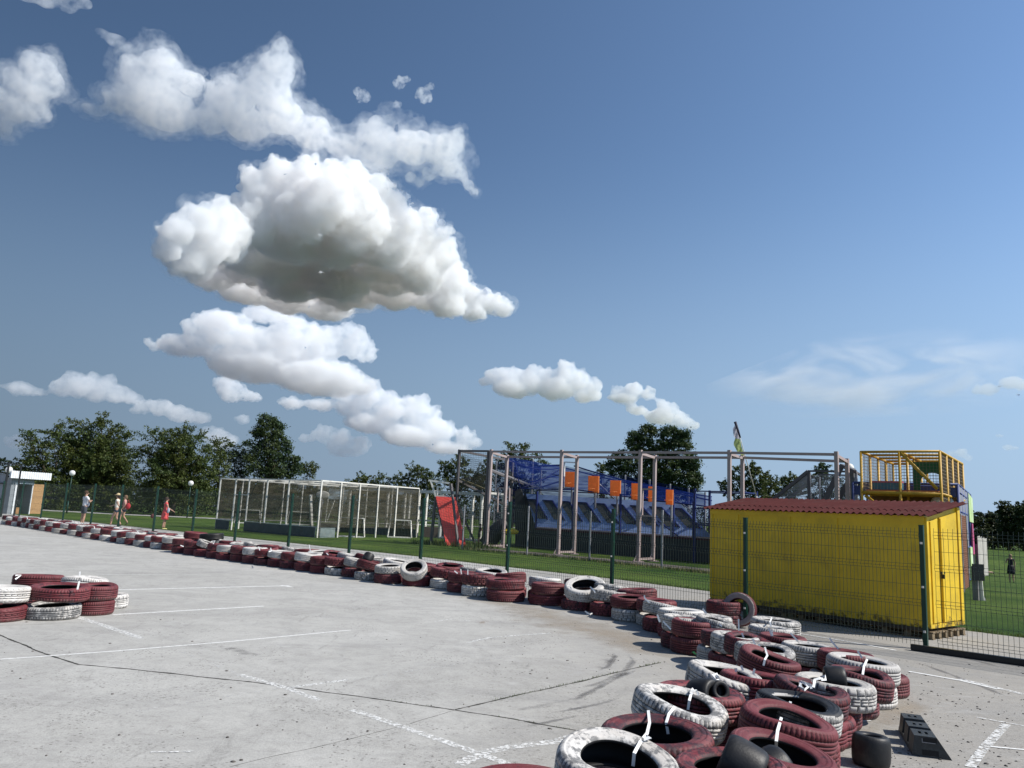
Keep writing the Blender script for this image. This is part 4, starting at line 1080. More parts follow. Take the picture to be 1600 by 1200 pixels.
for s_ in STRAPS:
    pts = [G(x, y, z) for x, y, z in s_]
    # a strap end standing up stays over its tyre: keep the foot's distance
    foot = pts[-1]
    if len(pts) == 2 and s_[0][2] - s_[1][2] > 0.02:
        rfoot = rr(foot); pts = [far(s_[0][0], s_[0][1], rfoot), foot]
    elif s_[0][2] > 0.47 and len(pts) > 2 and s_[0][2] - s_[-1][2] > 0.05:
        rfoot = rr(foot); pts = [far(x, y, rfoot) for x, y, z in s_]
    ribbon(pts, 0.018 if s_[0][1] > 960 else 0.022)

# ------------------------------------------------------------------ black plastic kerb block
g0 = G(1418, 1180); g1 = G(1397, 1140); gx = G(1481, 1187)
ax_l = (g1 - g0).normalized(); Lb = (g1 - g0).length * 0.98; ax_w = Vector((ax_l.y, -ax_l.x, 0)); Wb = 0.30
blk = thing('kerb_block', 'black slotted plastic kerb block lying on the concrete right of the tyre pile', 'kerb block', tuple(g0))
def K(l_, w, z): return g0 + ax_l * l_ + ax_w * w + Vector((0, 0, z))
def trap(mb, l0, l1, z0, z1, wi=0.0):
    def P(l_, z):
        a = 0.03 + 0.02 * z / 0.15; b = Wb - 0.10 * z / 0.15
        return K(l_, a + wi, z), K(l_, b - wi, z)
    vs = [*P(l0, z0), *P(l0, z1), *P(l1, z0), *P(l1, z1)]
    mb.add(vs, [(0,1,3,2), (4,6,7,5), (0,2,6,4), (1,5,7,3), (2,3,7,6), (0,4,5,1)])
mb = MB()
HB = 0.15
trap(mb, 0, Lb, 0.0, 0.035); trap(mb, 0.01, Lb-0.01, 0.035, 0.06, 0.03)
body = mb.build('base_plate', M['kerb_plastic'], blk)
for l0, l1 in ((0.0, 0.20), (0.27, 0.44), (0.53, 0.70)):
    l0, l1 = l0 * Lb / 0.72, l1 * Lb / 0.72
    mb = MB(); t = 0.012
    # hollow rib: two end walls, two sides, lid with openings
    trap(mb, l0, l0 + t, 0.0351, HB); trap(mb, l1 - t, l1, 0.0351, HB)
    def side(w0, w1, z0, z1):
        a0, b0 = 0.03 + 0.02*z0/0.15, Wb - 0.10*z0/0.15
    for sgn in (0, 1):
        pr = []
        for z in (0.0351, HB):
            a = 0.03 + 0.02*z/0.15; b = Wb - 0.10*z/0.15
            pr.append((a, a + t) if sgn == 0 else (b - t, b))
        vs = []
        for l_ in (l0 + t, l1 - t):
            for z, (p0, p1) in zip((0.0351, HB), pr): vs += [K(l_, p0, z), K(l_, p1, z)]
        mb.add(vs, [(0,1,3,2), (4,6,7,5), (0,2,6,4), (1,5,7,3), (2,3,7,6), (0,4,5,1)])
    wa, wb = 0.05 + t, Wb - 0.10 - t
    # lid strips leave two rectangular holes
    lid = [(wa, wa+0.03, l0+t, l1-t), (wb-0.03, wb, l0+t, l1-t), ((wa+wb)/2-0.012, (wa+wb)/2+0.012, l0+t, l1-t), (wa+0.03, (wa+wb)/2-0.012, l0+t, l0+t+(l1-l0)*0.3), ((wa+wb)/2+0.012, wb-0.03, l0+t, l0+t+(l1-l0)*0.3), (wa+0.03, (wa+wb)/2-0.012, l1-t-(l1-l0)*0.25, l1-t), ((wa+wb)/2+0.012, wb-0.03, l1-t-(l1-l0)*0.25, l1-t)]
    for w0, w1, a, b in lid:
        vs = [K(a, w0, HB-0.012), K(a, w1, HB-0.012), K(b, w1, HB-0.012), K(b, w0, HB-0.012), K(a, w0, HB), K(a, w1, HB), K(b, w1, HB), K(b, w0, HB)]
        mb.add(vs, [(0,3,2,1),(4,5,6,7),(0,1,5,4),(1,2,6,5),(2,3,7,6),(3,0,4,7)])
    mb.build('rib', M['kerb_plastic'], blk)
mb = MB()
def fr(w0, w1, z0, z1, t=0.004):
    a = K(-t, w0, z0); b = K(-t, w1, z0); c = K(-t, w1, z1); d = K(-t, w0, z1); mb.slab(a, b, c, d, -0.003)
fr(0.10, 0.19, 0.105, 0.109); fr(0.10, 0.104, 0.109, 0.135)
mb.build('pale_lip_strip', M['steel_grey'], blk)  # lighter grey strips along a lower and a left edge
mb = MB(); mb.slab(K(-0.002, 0.10, 0.018), K(-0.002, 0.21, 0.018), K(-0.002, 0.21, 0.055), K(-0.002, 0.10, 0.055), -0.0015)
mb.slab(K(-0.002, 0.106, 0.112), K(-0.002, 0.20, 0.112), K(-0.002, 0.20, 0.140), K(-0.002, 0.106, 0.140), -0.0015)
mb.build('slot_shade_plate', M['rubber_in'], blk)  # dark plates on the face stand in for the shade of recesses

# torn green leaves by the barrier foot
mb = MB(); rnd = random.Random(8)
for cx, cy in ((1068, 1001), (1083, 1016), (1078, 1021), (1092, 1019), (1064, 1004), (1100, 1026), (1073, 1008)):
    c = G(cx, cy)
    for _ in range(11):
        a = rnd.uniform(0, 6.28); L_ = rnd.uniform(0.05, 0.11); d = Vector((math.cos(a), math.sin(a), 0)); s = Vector((-d.y, d.x, 0)) * L_ * 0.3
        p = c + Vector((rnd.gauss(0, .04), rnd.gauss(0, .05), 0.01)); z = Vector((0,0,rnd.uniform(.01,.06)))
        mb.add([p, p + d*L_*0.5 + s + z, p + d*L_ + z*0.6, p + d*L_*0.5 - s + z*0.8], [(0,1,2,3)])
tag(mb.build('weed_plant', pmat('green_leaf', (0.045, 0.17, 0.08), 0.6, 0.2, 8, island=0.3, trans=0.3)), 'small broad-leaved green weed at the foot of the barrier', 'weed')

# ------------------------------------------------------------------ white sports cage
M['net_brown'] = netmat('net_brown', (0.080, 0.074, 0.054), 0.52, var=0.30)
M['net_blue'] = netmat('net_blue', (0.007, 0.017, 0.095), 0.54, var=0.20)
M['net_dark'] = netmat('net_dark', (0.012, 0.014, 0.020), 0.62, var=0.15)
M['slate'] = pmat('slate_board', (0.035, 0.055, 0.070), 0.6, 0.3, 2.5, dirt=(0.10,0.11,0.11), dirt_amt=0.5)
M['slate_lit'] = pmat('pale_board', (0.16, 0.20, 0.20), 0.6, 0.25, 4, dirt=(0.30,0.31,0.29), dirt_amt=0.5)  # paler copy of the slate: sunlight on the end board put into its colour
V = Vector
cA, cB, cC = V((-15.9, 43.1, 0)), V((-9.1, 38.1, 0)), V((-5.0, 44.3, 0)); cD = cA + (cC - cB)
HC = 2.72
cage = thing('sports_cage', 'long white tube cage with brown netting and dark boards round its foot', 'sports cage', tuple(cA))
def up(p, z): return V((p.x, p.y, z))
mb = MB()
ab = [on_line(x, 800, cA, cB) for x in (340, 364, 385, 414, 448, 496)]; ab[0] = cA; ab[-1] = cB
bc = [cB.lerp(cC, t) for t in (0, .18, .36, .55, .75, 1)]
for i, p in enumerate(ab + bc[1:]): 
    m1 = MB(); m1.bar(up(p, 0), up(p, HC), 0.065, 0.065); m1.build('post', M['white_metal'], cage)
for i in range(5):
    p = cD.lerp(cA, i/5); q = cD.lerp(cC, i/4 if i < 5 else 1)
    m1 = MB(); m1.bar(up(p, 0), up(p, HC), 0.065, 0.065); m1.build('post', M['white_metal'], cage)
    if i: m1 = MB(); m1.bar(up(q, 0), up(q, HC), 0.065, 0.065); m1.build('post', M['white_metal'], cage)
for a, b in ((cA, cB), (cB, cC), (cC, cD), (cD, cA)): mb.bar(up(a, HC + 0.034), up(b, HC + 0.034), 0.06, 0.06)
for t in (0.2, 0.4, 0.6, 0.8): mb.bar(up(cA.lerp(cB, t), HC + 0.03), up(cD.lerp(cC, t), HC + 0.03), 0.05, 0.05)
for t in (0.33, 0.66): mb.bar(up(cA.lerp(cD, t), HC + 0.028), up(cB.lerp(cC, t), HC + 0.028), 0.045, 0.045)
mb.bar(up(cA, 0.52), up(ab[1], 0.52), 0.05, 0.05); mb.bar(up(ab[2], 0.52), up(cB, 0.50), 0.05, 0.03)
mb.bar(up(ab[1], 1.9), up(ab[2], 1.9), 0.04, 0.04)
mb.build('top_frame', M['white_metal'], cage)
mb = MB()
for a, b in ((cA, cB), (cB, cC), (cC, cD), (cD, cA)):
    d = (b-a).normalized() * 0.02; n_ = V((-d.y, d.x, 0)) * 1.6
    mb.quad(up(a+n_, 0.5), up(b+n_, 0.5), up(b+n_, HC), up(a+n_, HC))
mb.build('side_net', M['net_brown'], cage)
mb = MB()
for a, b in ((cA + (ab[1]-cA)*0.04, ab[1] - (ab[1]-cA)*0.04), (ab[2], cB)):
    d = (b - a).normalized() * 0.05; n_ = V((-d.y, d.x, 0)); mb.slab(a + d - n_*1.6, b - d - n_*1.6, up(b - d - n_*1.6, 0.49), up(a + d - n_*1.6, 0.49), 0.03)
mb.slab(cD, cC, up(cC, 0.46), up(cD, 0.46), 0.03); 
mb.build('kick_board', M['slate'], cage)
mb = MB(); b0, b1 = bc[0], bc[0].lerp(bc[1], 0.8); e = V((0.05, 0.07, 0)); n_ = V((0.08, -0.05, 0)); mb.slab(b0 + n_ + e, b1 + n_, up(b1 + n_, 0.48), up(b0 + n_ + e, 0.48), -0.03)
mb.build('kick_board', M['slate_lit'], cage)

def goal(cx, base_y, wpx, h, label, r=None, splay=0.25, dep=0.8):
    p = G(cx, base_y); d = V((p.x, p.y, 0)).normalized(); s = V((d.y, -d.x, 0)); k = rr(p); w = wpx / 1200 * k / 2
    t = thing('small_goal', label, 'goal', tuple(p), 'small goals by the sports cage')
    def P(a, b, z): return p + s*a + d*b + V((0,0,z))
    mb = MB()
    mb.bar(P(-w, 0, 0.03), P(w, 0, 0.03), 0.05); mb.bar(P(-w, 0, 0.03), P(-w*0.86, dep*0.2, h), 0.055); mb.bar(P(w, 0, 0.03), P(w*0.86, dep*0.2, h), 0.055)
    mb.bar(P(-w*0.9, dep*0.2, h), P(w*0.9, dep*0.2, h), 0.055)
    mb.bar(P(-w*0.86, dep*0.2, h), P(-w, dep, 0.03), 0.04); mb.bar(P(w*0.86, dep*0.2, h), P(w, dep, 0.03), 0.04); mb.bar(P(-w, dep, 0.03), P(w, dep, 0.03), 0.04)
    mb.build('goal_frame', M['white_metal'], t)
    mb = MB(); mb.quad(P(-w*0.85, dep*0.22, h-0.03), P(w*0.85, dep*0.22, h-0.03), P(w*0.98, dep-0.03, 0.05), P(-w*0.98, dep-0.03, 0.05)); mb.build('goal_net', M['net_brown'], t)
goal(548, 839.5, 40, 0.98, 'small white goal on the grass right of the cage corner')
goal(624, 840.5, 36, 0.95, 'small white goal on the grass nearer the red ramp')
for px, by, lab in ((386, 818, 'small white goal inside the cage on the left'), (467, 820, 'small white goal inside the cage in the middle'), (572, 829, 'small white goal seen between the two outer goals')):
    goal(px, by, 36, 0.95, lab)

# workout frame of thick white tubes beyond the cage
wA, wB = far(543, 820, 50), far(762, 830, 43)
wA.z = wB.z = 0
wk = thing('workout_frame', 'row of thick white square tube frames between the cage and the red ramp', 'workout frame', tuple(wA))
wd = (wB - wA).normalized(); wn = V((-wd.y, wd.x, 0))
for k, px in enumerate((543, 575, 603, 610, 630, 637, 652, 660, 688, 725, 737, 759)):
    p = on_line(px, 820, wA, wB) + wn * (1.6 if k % 2 else 0.0); m1 = MB(); m1.bar(up(p, 0), up(p, 2.62), 0.13, 0.13); m1.build('post', M['white_metal'], wk)
mb = MB(); mb.bar(up(wA, 2.68), up(wB, 2.60), 0.13, 0.13); mb.bar(up(wA + wn*1.6, 2.68), up(wB + wn*1.6, 2.60), 0.13, 0.13)
for t in (0, .3, .62, 1): mb.bar(up(wA.lerp(wB, t), 2.66), up(wA.lerp(wB, t) + wn*1.6, 2.66), 0.11, 0.11)
mb.build('top_beam', M['white_metal'], wk)
mb = MB(); q0, q1 = on_line(575, 820, wA, wB), on_line(700, 820, wA, wB); mb.bar(up(q0, 0.98), up(q1, 0.95), 0.09, 0.09); mb.bar(up(on_line(690,820,wA,wB), 0.06), up(wB, 0.06), 0.1, 0.1)
mb.build('cross_rail', M['white_metal'], wk)
mb = MB(); q0 = on_line(610, 820, wA, wB) + wn*0.9; q1 = q0 + wd*1.6; M['dull_brick'] = pmat('dull_brick', (0.13, 0.10, 0.085), 0.85, 0.3, 9)
mb.box((-0.8,-0.35,0),(0.8,0.35,0.55), mat=Matrix.Translation(q0)); tag(mb.build('brick_bench', M['dull_brick']), 'low brown brick bench behind the small goals, left one', 'bench', 'brick benches')
mb = MB(); mb.box((-0.9,-0.35,0),(0.9,0.35,0.6), mat=Matrix.Translation(q1 + wd*1.5)); tag(mb.build('brick_bench', M['dull_brick']), 'low brown brick bench behind the small goals, nearer the red ramp', 'bench', 'brick benches')

# basketball stand
p = G(508, 816); bb = thing('basketball_stand', 'basketball stand with a pale backboard seen through the cage net', 'basketball stand', tuple(p))
kk = rr(p)
mb = MB(); mb.bar(p, far(514, 768, kk), 0.09); mb.bar(far(511, 813, kk-0.5), far(523, 781, kk), 0.08); mb.bar(far(514, 768, kk), far(528, 772, kk-1.0), 0.07); mb.build('post', M['white_metal'], bb)
mb = MB(); mb.slab(far(513, 780, kk-1.1), far(541, 782, kk-1.1), far(545, 766, kk-1.1), far(514, 763, kk-1.1), 0.05); mb.build('backboard', pmat('backboard_pale', (0.42, 0.50, 0.56), 0.3, 0.08, 3), bb)
mb = MB(); c = far(528, 780, kk-1.4); pts = [c + V((0.22*math.cos(a*math.pi/8), 0.22*math.sin(a*math.pi/8), 0)) for a in range(17)]; mb.tube(pts, 0.012, 6); mb.build('hoop', pmat('hoop_red', (0.35, 0.07, 0.04), 0.5), bb)
p = far(504, 773, 41.0); p0 = V((p.x, p.y, 0)); ov = thing('oval_sign', 'white oval sign on a thin post inside the cage', 'sign', tuple(p0))
mb = MB(); mb.ball(p, 0.20, 0, 20, 10, (1.75, 0.12, 1.0)); mb.build('sign_board', M['white_metal'], ov)
mb = MB(); mb.bar(p0, up(p0, p.z - 0.2), 0.05); mb.build('post', M['steel_grey'], ov)
mb = MB(); a, b = far(485, 773, 47), G(489, 809)
b2 = V((b.x, b.y, 0)).normalized() * 47; a2 = a
mb.bar(b2, a2, 0.14); tag(mb.build('leaning_pole', M['white_metal']), 'short white pole leaning left inside the cage', 'pole')

# ------------------------------------------------------------------ lamps
def lamp(px, base_y, top_py, label, rglobe=0.2):
    p = G(px, base_y); k = rr(p); tp = far(px + (base_y - top_py) * 0.09, top_py, k); h = tp.z
    t = thing('street_lamp', label, 'street lamp', tuple(p), 'park globe lamps')
    mb = MB(); mb.tube([p, up(p, 0.9)], 0.055, 10); mb.tube([up(p, 0.9), up(p, h - rglobe)], 0.035, 10); mb.tube([up(p, h - rglobe - 0.05), up(p, h - rglobe + 0.06)], 0.075, 10)
    mb.build('post', M['green_post'], t)
    mb = MB(); mb.ball(up(p, h), rglobe, 0, 20, 12); mb.build('globe', pmat('opal_globe', (0.85, 0.84, 0.82), 0.3, 0.03, 3, trans=0.3), t)
lamp(104, 802, 739, 'green lamp post with a white globe in front of the leftmost big trees', 0.21)
lamp(292, 809, 755, 'green lamp post with a white globe left of the sports cage', 0.21)
lamp(493, 811, 763, 'white globe lamp seen through the net in the middle of the cage', 0.19)
lamp(655, 814, 766, 'white globe lamp just left of the red ramp top', 0.18)
lamp(4, 799, 734, 'white globe lamp behind the kiosk at the left edge', 0.24)

# ------------------------------------------------------------------ kiosk and the black frame at the left edge
M['grey_sheet'] = pmat('grey_sheet', (0.24, 0.26, 0.28), 0.5, 0.1, 3)
M['white_sheet'] = pmat('white_sheet', (0.72, 0.74, 0.76), 0.45, 0.05, 3)
M['osb'] = pmat('osb_board', (0.40, 0.24, 0.11), 0.8, 0.35, 22, bump=0.2)
M['interior'] = pmat('dark_interior', (0.03, 0.028, 0.026), 0.8, 0.3, 4)
k0, k1 = G(9, 803), G(44, 803.5)
k0 = V((k0.x, k0.y, 0)); kd = (k1 - k0).normalized(); kn = V((-kd.y, kd.x, 0)); 
if kn.y < 0: kn = -kn
KL = (k1 - k0).length * 1.02; KH = 2.35
ki = thing('kiosk', 'small grey kiosk with a white ribbed fascia and open hatch, by the big trees', 'kiosk', tuple(k0))
def Q(s, d, z): return k0 + kd*s + kn*d + V((0,0,z))
mb = MB(); mb.slab(Q(0,2.2,0), Q(KL,2.2,0), Q(KL,2.2,KH), Q(0,2.2,KH), 0.08); mb.slab(Q(0,0,0), Q(0,2.2,0), Q(0,2.2,KH), Q(0,0,KH), 0.08); mb.slab(Q(KL,0,0), Q(KL,2.2,0), Q(KL,2.2,KH), Q(KL,0,KH), -0.08)
mb.slab(Q(0,0,1.95), Q(KL,0,1.95), Q(KL,0,KH), Q(0,0,KH), 0.08); mb.slab(Q(0,0,0), Q(KL*0.16,0,0), Q(KL*0.16,0,1.94), Q(0,0,1.94), 0.08); mb.build('wall', M['grey_sheet'], ki)
mb = MB(); mb.bar(Q(KL*0.24,-0.06,0), Q(KL*0.24,-0.06,1.95), 0.17, 0.06, up=kn); mb.bar(Q(KL*0.97,-0.06,0), Q(KL*0.97,-0.06,1.95), 0.07, 0.06, up=kn); mb.bar(Q(KL*0.16,-0.06,1.99), Q(KL,-0.06,1.99), 0.06, 0.07); mb.build('door_frame', M['white_sheet'], ki)
mb = MB(); mb.slab(Q(0.1,1.6,0.05), Q(KL-0.1,1.6,0.05), Q(KL-0.1,1.6,1.93), Q(0.1,1.6,1.93), 0.05); mb.build('hatch_shade_panel', M['interior'], ki)  # near-black panel: shade inside the open hatch put into its colour
for z in (0.55, 0.85, 1.25, 1.6): 
    m1 = MB(); m1.slab(Q(0.45,0.9,z), Q(KL-0.2,0.9,z), Q(KL-0.2,1.5,z), Q(0.45,1.5,z), 0.04); m1.build('shelf', M['white_sheet'] if z < 1 else M['steel_grey'], ki)
mb = MB(); mb.box((0,0,0),(0.5,0.4,0.4), mat=Matrix.Translation(Q(0.55,0.5,0.02))); tag(mb.build('cardboard_box', pmat('cardboard', (0.36,0.2,0.09), 0.8)), 'orange-brown box on the floor of the kiosk', 'box')
mb = MB(); n_ = 18
for i in range(n_):
    s0 = -0.45 + i*(KL+1.35)/n_; s1 = s0 + (KL+1.35)/n_*0.86; mb.slab(Q(s0,-0.45,KH-0.05), Q(s1,-0.45,KH-0.05), Q(s1,-0.45,KH+0.42), Q(s0,-0.45,KH+0.42), 0.05)
mb.slab(Q(-0.45,-0.39,KH-0.04), Q(KL+0.9,-0.39,KH-0.04), Q(KL+0.9,-0.39,KH+0.40), Q(-0.45,-0.39,KH+0.40), -0.02)
mb.build('fascia', M['white_sheet'], ki)
mb = MB(); mb.slab(Q(-0.45,-0.36,KH+0.1), Q(KL+0.9,-0.36,KH+0.1), Q(KL+0.9,2.4,KH+0.02), Q(-0.45,2.4,KH+0.02), 0.05); mb.build('roof', M['grey_sheet'], ki)
# chipboard sheet leaning at its side
o0, o1 = G(43, 802.5), G(64, 803); od = (o1 - o0).normalized()
mb = MB(); lean = V((-od.y, od.x, 0)) * 0.15; mb.slab(o0, o1, o1 + lean + V((0,0,2.0)), o0 + lean + V((0,0,2.0)), 0.03)
tag(mb.build('chipboard_sheet', M['osb']), 'upright sheet of brown chipboard leaning beside the kiosk hatch', 'board')
fr_ = thing('black_frame', 'tall black steel lattice frame with grey panels at the left edge', 'frame', tuple(G(-14, 806)))
f0, f1 = G(-40, 806), G(1, 808)
f0 = V((f0.x, f0.y, 0)); f1 = V((f1.x, f1.y, 0)); ht = far(14, 723, rr(f1)).z
mb = MB()
for t in (0, .3, .62, 1): p = f0.lerp(f1, t); mb.bar(p, up(p, ht), 0.09)
for z in (1.0, 1.9, 2.5, ht - 0.04): mb.bar(up(f0, z), up(f1, z), 0.05, 0.06)
fb = V((-0.9, 2.6, 0))
for p in (f0, f1): mb.bar(p + fb, up(p + fb, ht), 0.08); mb.bar(up(p, ht-0.04), up(p + fb, ht-0.04), 0.06)
mb.build('steel_bar', M['black_metal'], fr_)
mb = MB(); mb.slab(f0.lerp(f1,.32)+V((0,.12,0)), f1+V((-.06,.12,0)), up(f1+V((-.06,.12,0)), 2.45), up(f0.lerp(f1,.32)+V((0,.12,0)), 2.45), 0.04); mb.build('panel', M['grey_sheet'], fr_)

# ------------------------------------------------------------------ pink steel portal frame
fA, fD = V((-0.80, 35.69, 0)), V((10.99, 25.73, 0))
fp = [V((-0.80,35.69,0)), V((2.29,33.08,0)), V((5.25,30.58,0)), V((8.10,28.17,0)), V((10.99,25.73,0))]
fh = [4.42, 4.34, 4.28, 4.22, 4.12]
fn = V((0.645, 0.764, 0)) * 1.15
pf = thing('portal_frame', 'tall pinkish steel portal frame with two long top beams over the lawn', 'steel frame', tuple(fA))
fr2 = [4.27, 4.22, 4.18, 4.14, 3.98]
for p, h, h2 in zip(fp, fh, fr2):
    for q in (p, p + fn):
        m1 = MB(); m1.bar(q, up(q, (h if q is p else h2) + 0.08), 0.12, 0.12, up=(0.645,0.764,0)); 
        m1.box((-0.2,-0.2,0),(0.2,0.2,0.03), mat=Matrix.Translation(q)); m1.bar(q + V((-0.2,-0.08,0.02)), up(q, 0.40), 0.035)
        m1.build('post', M['steel_pink'], pf)
    m1 = MB(); m1.bar(up(p, h - 0.06), up(p + fn, h2 - 0.04), 0.09, 0.10); m1.build('cross_beam', M['steel_pink'], pf); m1 = MB(); m1.bar(up(p, 0.11), up(p + fn, 0.11), 0.08, 0.08); m1.build('cross_beam', M['steel_pink'], pf)
for off, hh_ in ((V((0,0,0)), fh), (fn, fr2)):
    m1 = MB()
    for (a, ha), (b, hb) in zip(list(zip(fp, hh_))[:-1], list(zip(fp, hh_))[1:]):
        d = (b-a).normalized()*0.08
        m1.bar(up(a+off+d, ha - 0.02), up(b+off-d, hb - 0.02), 0.09, 0.09)
    m1.build('top_beam', M['steel_pink'], pf)
# small hanging frames
def hang_rect(x0, y0, x1, y1, r, mat, w=0.07):
    a, b, c, d = far(x0, y1, r), far(x1, y1 + 1, r - 0.2), far(x1 + 1, y0 + 1, r - 0.2), far(x0 + 1, y0, r); m1 = MB()
    for p, q in ((a,b),(b,c),(c,d),(d,a)): m1.bar(p, q, w)
    return m1
hang_rect(1003, 764, 1022, 806, 33.0, None).build('inner_frame', M['steel_pink'], pf)
m1 = hang_rect(777, 762, 795, 801, 38.0, None); m1.build('inner_frame', M['steel_pink'], pf)

# dark end portal with real net on its left
dp = thing('netted_portal', 'dark steel portal with a square-mesh net, left end of the pink frame', 'net frame', (-2.37, 37.02, 0))
dA, dB = V((-2.37, 37.02, 0)), V((-0.93, 35.80, 0))
mb = MB()
for p, h in ((dA, 4.52), (dB, 4.46)): mb.bar(p, up(p, h), 0.10)
mb.bar(up(dA, 4.46), up(dB, 4.42), 0.09)
bk = V((2.6, 3.2, 0))
mb.bar(up(dA + bk, 0), up(dA + bk, 4.3), 0.12); mb.bar(up(dA, 4.46), up(dA + bk, 4.3), 0.10); mb.bar(up(dA, 3.05), up(dA + bk + V((0,0,0)), 1.9), 0.10)
mb.bar(far(735, 747, 37.0), far(716, 750, 38.5), 0.06); mb.bar(far(763, 734, 37), far(817, 756, 41), 0.09)
mb.bar(far(720, 749, 37.5), far(762, 766, 36.0), 0.07, mi=1)
mb.build('steel_bar', [M['steel_dark'], pmat('olive_bar', (0.16,0.14,0.07), 0.7)], dp)
mb = MB(); mb.net(up(dA, 0.3), up(dB, 0.3), up(dB, 4.4), up(dA, 4.44), 18, 44, 0.007); mb.net(up(dA, 2.2), up(dA+bk, 2.2), up(dA+bk, 4.28), up(dA, 4.4), 34, 20, 0.008, sag=0.25)
mb.build('net', M['black_metal'], dp)
mb = MB(); mb.quad(far(722, 756, 37.4), far(762, 765, 36.6), far(762, 735, 37.0), far(738, 745, 37.2)); mb.build('olive_sheet', netmat('olive_net', (0.10, 0.09, 0.05), 0.7), dp)

# ------------------------------------------------------------------ trampoline park behind it
M['pad_blue'] = pmat('pad_blue', (0.27, 0.38, 0.62), 0.55, 0.12, 4, bump=0.1)
M['bed'] = pmat('trampoline_bed', (0.075, 0.080, 0.068), 0.7, 0.2, 12)
M['skirt'] = pmat('dark_tarp', (0.040, 0.046, 0.048), 0.75, 0.22, 2.2, bump=0.2, bscale=4)
M['blue_steel'] = pmat('blue_steel', (0.012, 0.022, 0.11), 0.45, 0.15, 4)
M['orange'] = pmat('orange_board', (0.85, 0.36, 0.12), 0.6, 0.12, 9, trans=0.5)
tp = thing('trampoline_park', 'trampoline court with sloping pale blue pads, dark skirt and blue safety nets', 'trampoline court', tuple(G(838, 857)))
t0, t1 = G(836, 857), G(1150, 883)
t0 = V((t0.x, t0.y, 0)); t1 = V((t1.x, t1.y, 0)); td = (t1 - t0).normalized(); TL = (t1 - t0).length; tn = V((-td.y, td.x, 0))
if tn.y < 0: tn = -tn
def T(s, d, z): return t0 + td*s + tn*d + V((0,0,z))
h0 = far(838, 825, rr(t0)).z; h1 = far(1110, 842, rr(t1)).z; print('skirt h', h0, h1, TL)
HS = (h0 + h1) / 2
mb = MB(); mb.slab(T(0,0,0), T(TL+2,0,0), T(TL+2,0,HS), T(0,0,HS), 0.05)
mb.add([T(-0.4,0,0), T(0,0,0), T(0,0,HS), T(-1.4,0.8,HS+1.9), T(-1.6,0.9,0)], [(0,1,2,3,4)])
mb.slab(T(TL+2,0.06,0), T(TL+2,7,0), T(TL+2,7,HS), T(TL+2,0.06,HS), 0.05); mb.slab(T(-1.6,0.9,0), T(-1.6,7,0), T(-1.6,7,HS+0.9), T(-1.6,0.9,HS+0.9), 0.05)
mb.build('skirt', M['skirt'], tp)
mb = MB(); P5 = [far(x_, y_, 39.2) for x_, y_ in ((805,858),(838,856),(838.5,825),(813,762.5),(804,768))]; mb.add(P5 + [p + tn*0.05 for p in P5], [(0,1,2,3,4),(9,8,7,6,5)] + [(i, 5+i, 5+(i+1)%5, (i+1)%5) for i in range(5)]); mb.build('side_tarp', M['skirt'], tp)
mb = MB(); mb.bar(T(0,-0.03,HS+0.03), T(TL+2,-0.03,HS+0.03), 0.10, 0.06); mb.build('edge_trim', pmat('edge_trim', (0.45, 0.33, 0.36), 0.6, 0.5, 9), tp)
mb = MB(); mb.bar(T(0,-0.03,HS-0.05), T(TL+2,-0.03,HS-0.05), 0.07, 0.06); mb.build('edge_rail', pmat('edge_rail', (0.07, 0.015, 0.03), 0.6), tp)
# slope: lower edge at the skirt, upper edge back and to the left
RISE, BACKD, SH = 1.62, 1.2, -2.1
def SL(s, f, lift=0.0):
    p = T(s + SH * f, BACKD * f + 0.03, HS + 0.06 + RISE * (1 - 0.16 * s / TL) * f); nrm_ = V((-tn.x*0.8, -tn.y*0.8, 0.6)); return p + nrm_ * lift
mb = MB(); NS = 40
vs = []; 
for i in range(NS+1):
    for j in range(5): vs.append(SL(i*(TL-1.0)/NS, j/4))
mb.add(vs, [(i*5+j, (i+1)*5+j, (i+1)*5+j+1, i*5+j+1) for i in range(NS) for j in range(4)])
mb.build('sloping_pad', M['pad_blue'], tp)
npan = 9; pitch = (TL - 1.1) / npan
for i in range(npan):
    s0 = 0.34 + i*pitch; s1 = s0 + pitch*0.62; mb = MB()
    a, b, c, d = SL(s0, 0.24, 0.02), SL(s1, 0.24, 0.02), SL(s1, 0.80, 0.02), SL(s0, 0.80, 0.02); mb.slab(a, b, c, d, 0.012); mb.build('trampoline_bed', M['bed'], tp)
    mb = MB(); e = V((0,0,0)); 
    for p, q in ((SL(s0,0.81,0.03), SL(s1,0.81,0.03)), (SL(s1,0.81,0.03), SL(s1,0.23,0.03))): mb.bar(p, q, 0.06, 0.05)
    mb.build('bed_shade_strip', M['blue_steel'], tp)  # dark strips stand in for shade along the bed's upper and right edges
# flat court deck behind the slope
mb = MB(); mb.slab(T(-1.0,BACKD+0.1,HS-0.2), T(TL+1.9,BACKD+0.1,HS-0.2), T(TL+1.9,6.9,HS-0.2), T(-1.0,6.9,HS-0.2), 0.06); mb.build('deck', M['bed'], tp)
for px in (838.5, 896, 970, 1053, 1085):
    p = on_line(px, 830, T(0,0,0), T(TL,0,0)) - tn*0.09; m1 = MB(); ht = 1.75 if px < 1080 else 1.5; m1.bar(up(p, HS), up(p, HS + ht), 0.085, 0.085); m1.build('blue_post', M['blue_steel'], tp)
PT = [far(px, py, 43.5 - 0.022*(px-830)) for px, py in ((776, 720), (833, 717), (846, 728), (876, 725), (935, 737), (977, 742), (1015, 749), (1047, 756), (1076, 762), (1102, 769))]
for p in PT: m1 = MB(); m1.bar(up(p, 0), p, 0.07); m1.build('net_pole', M['steel_grey'], tp)
mb = MB()
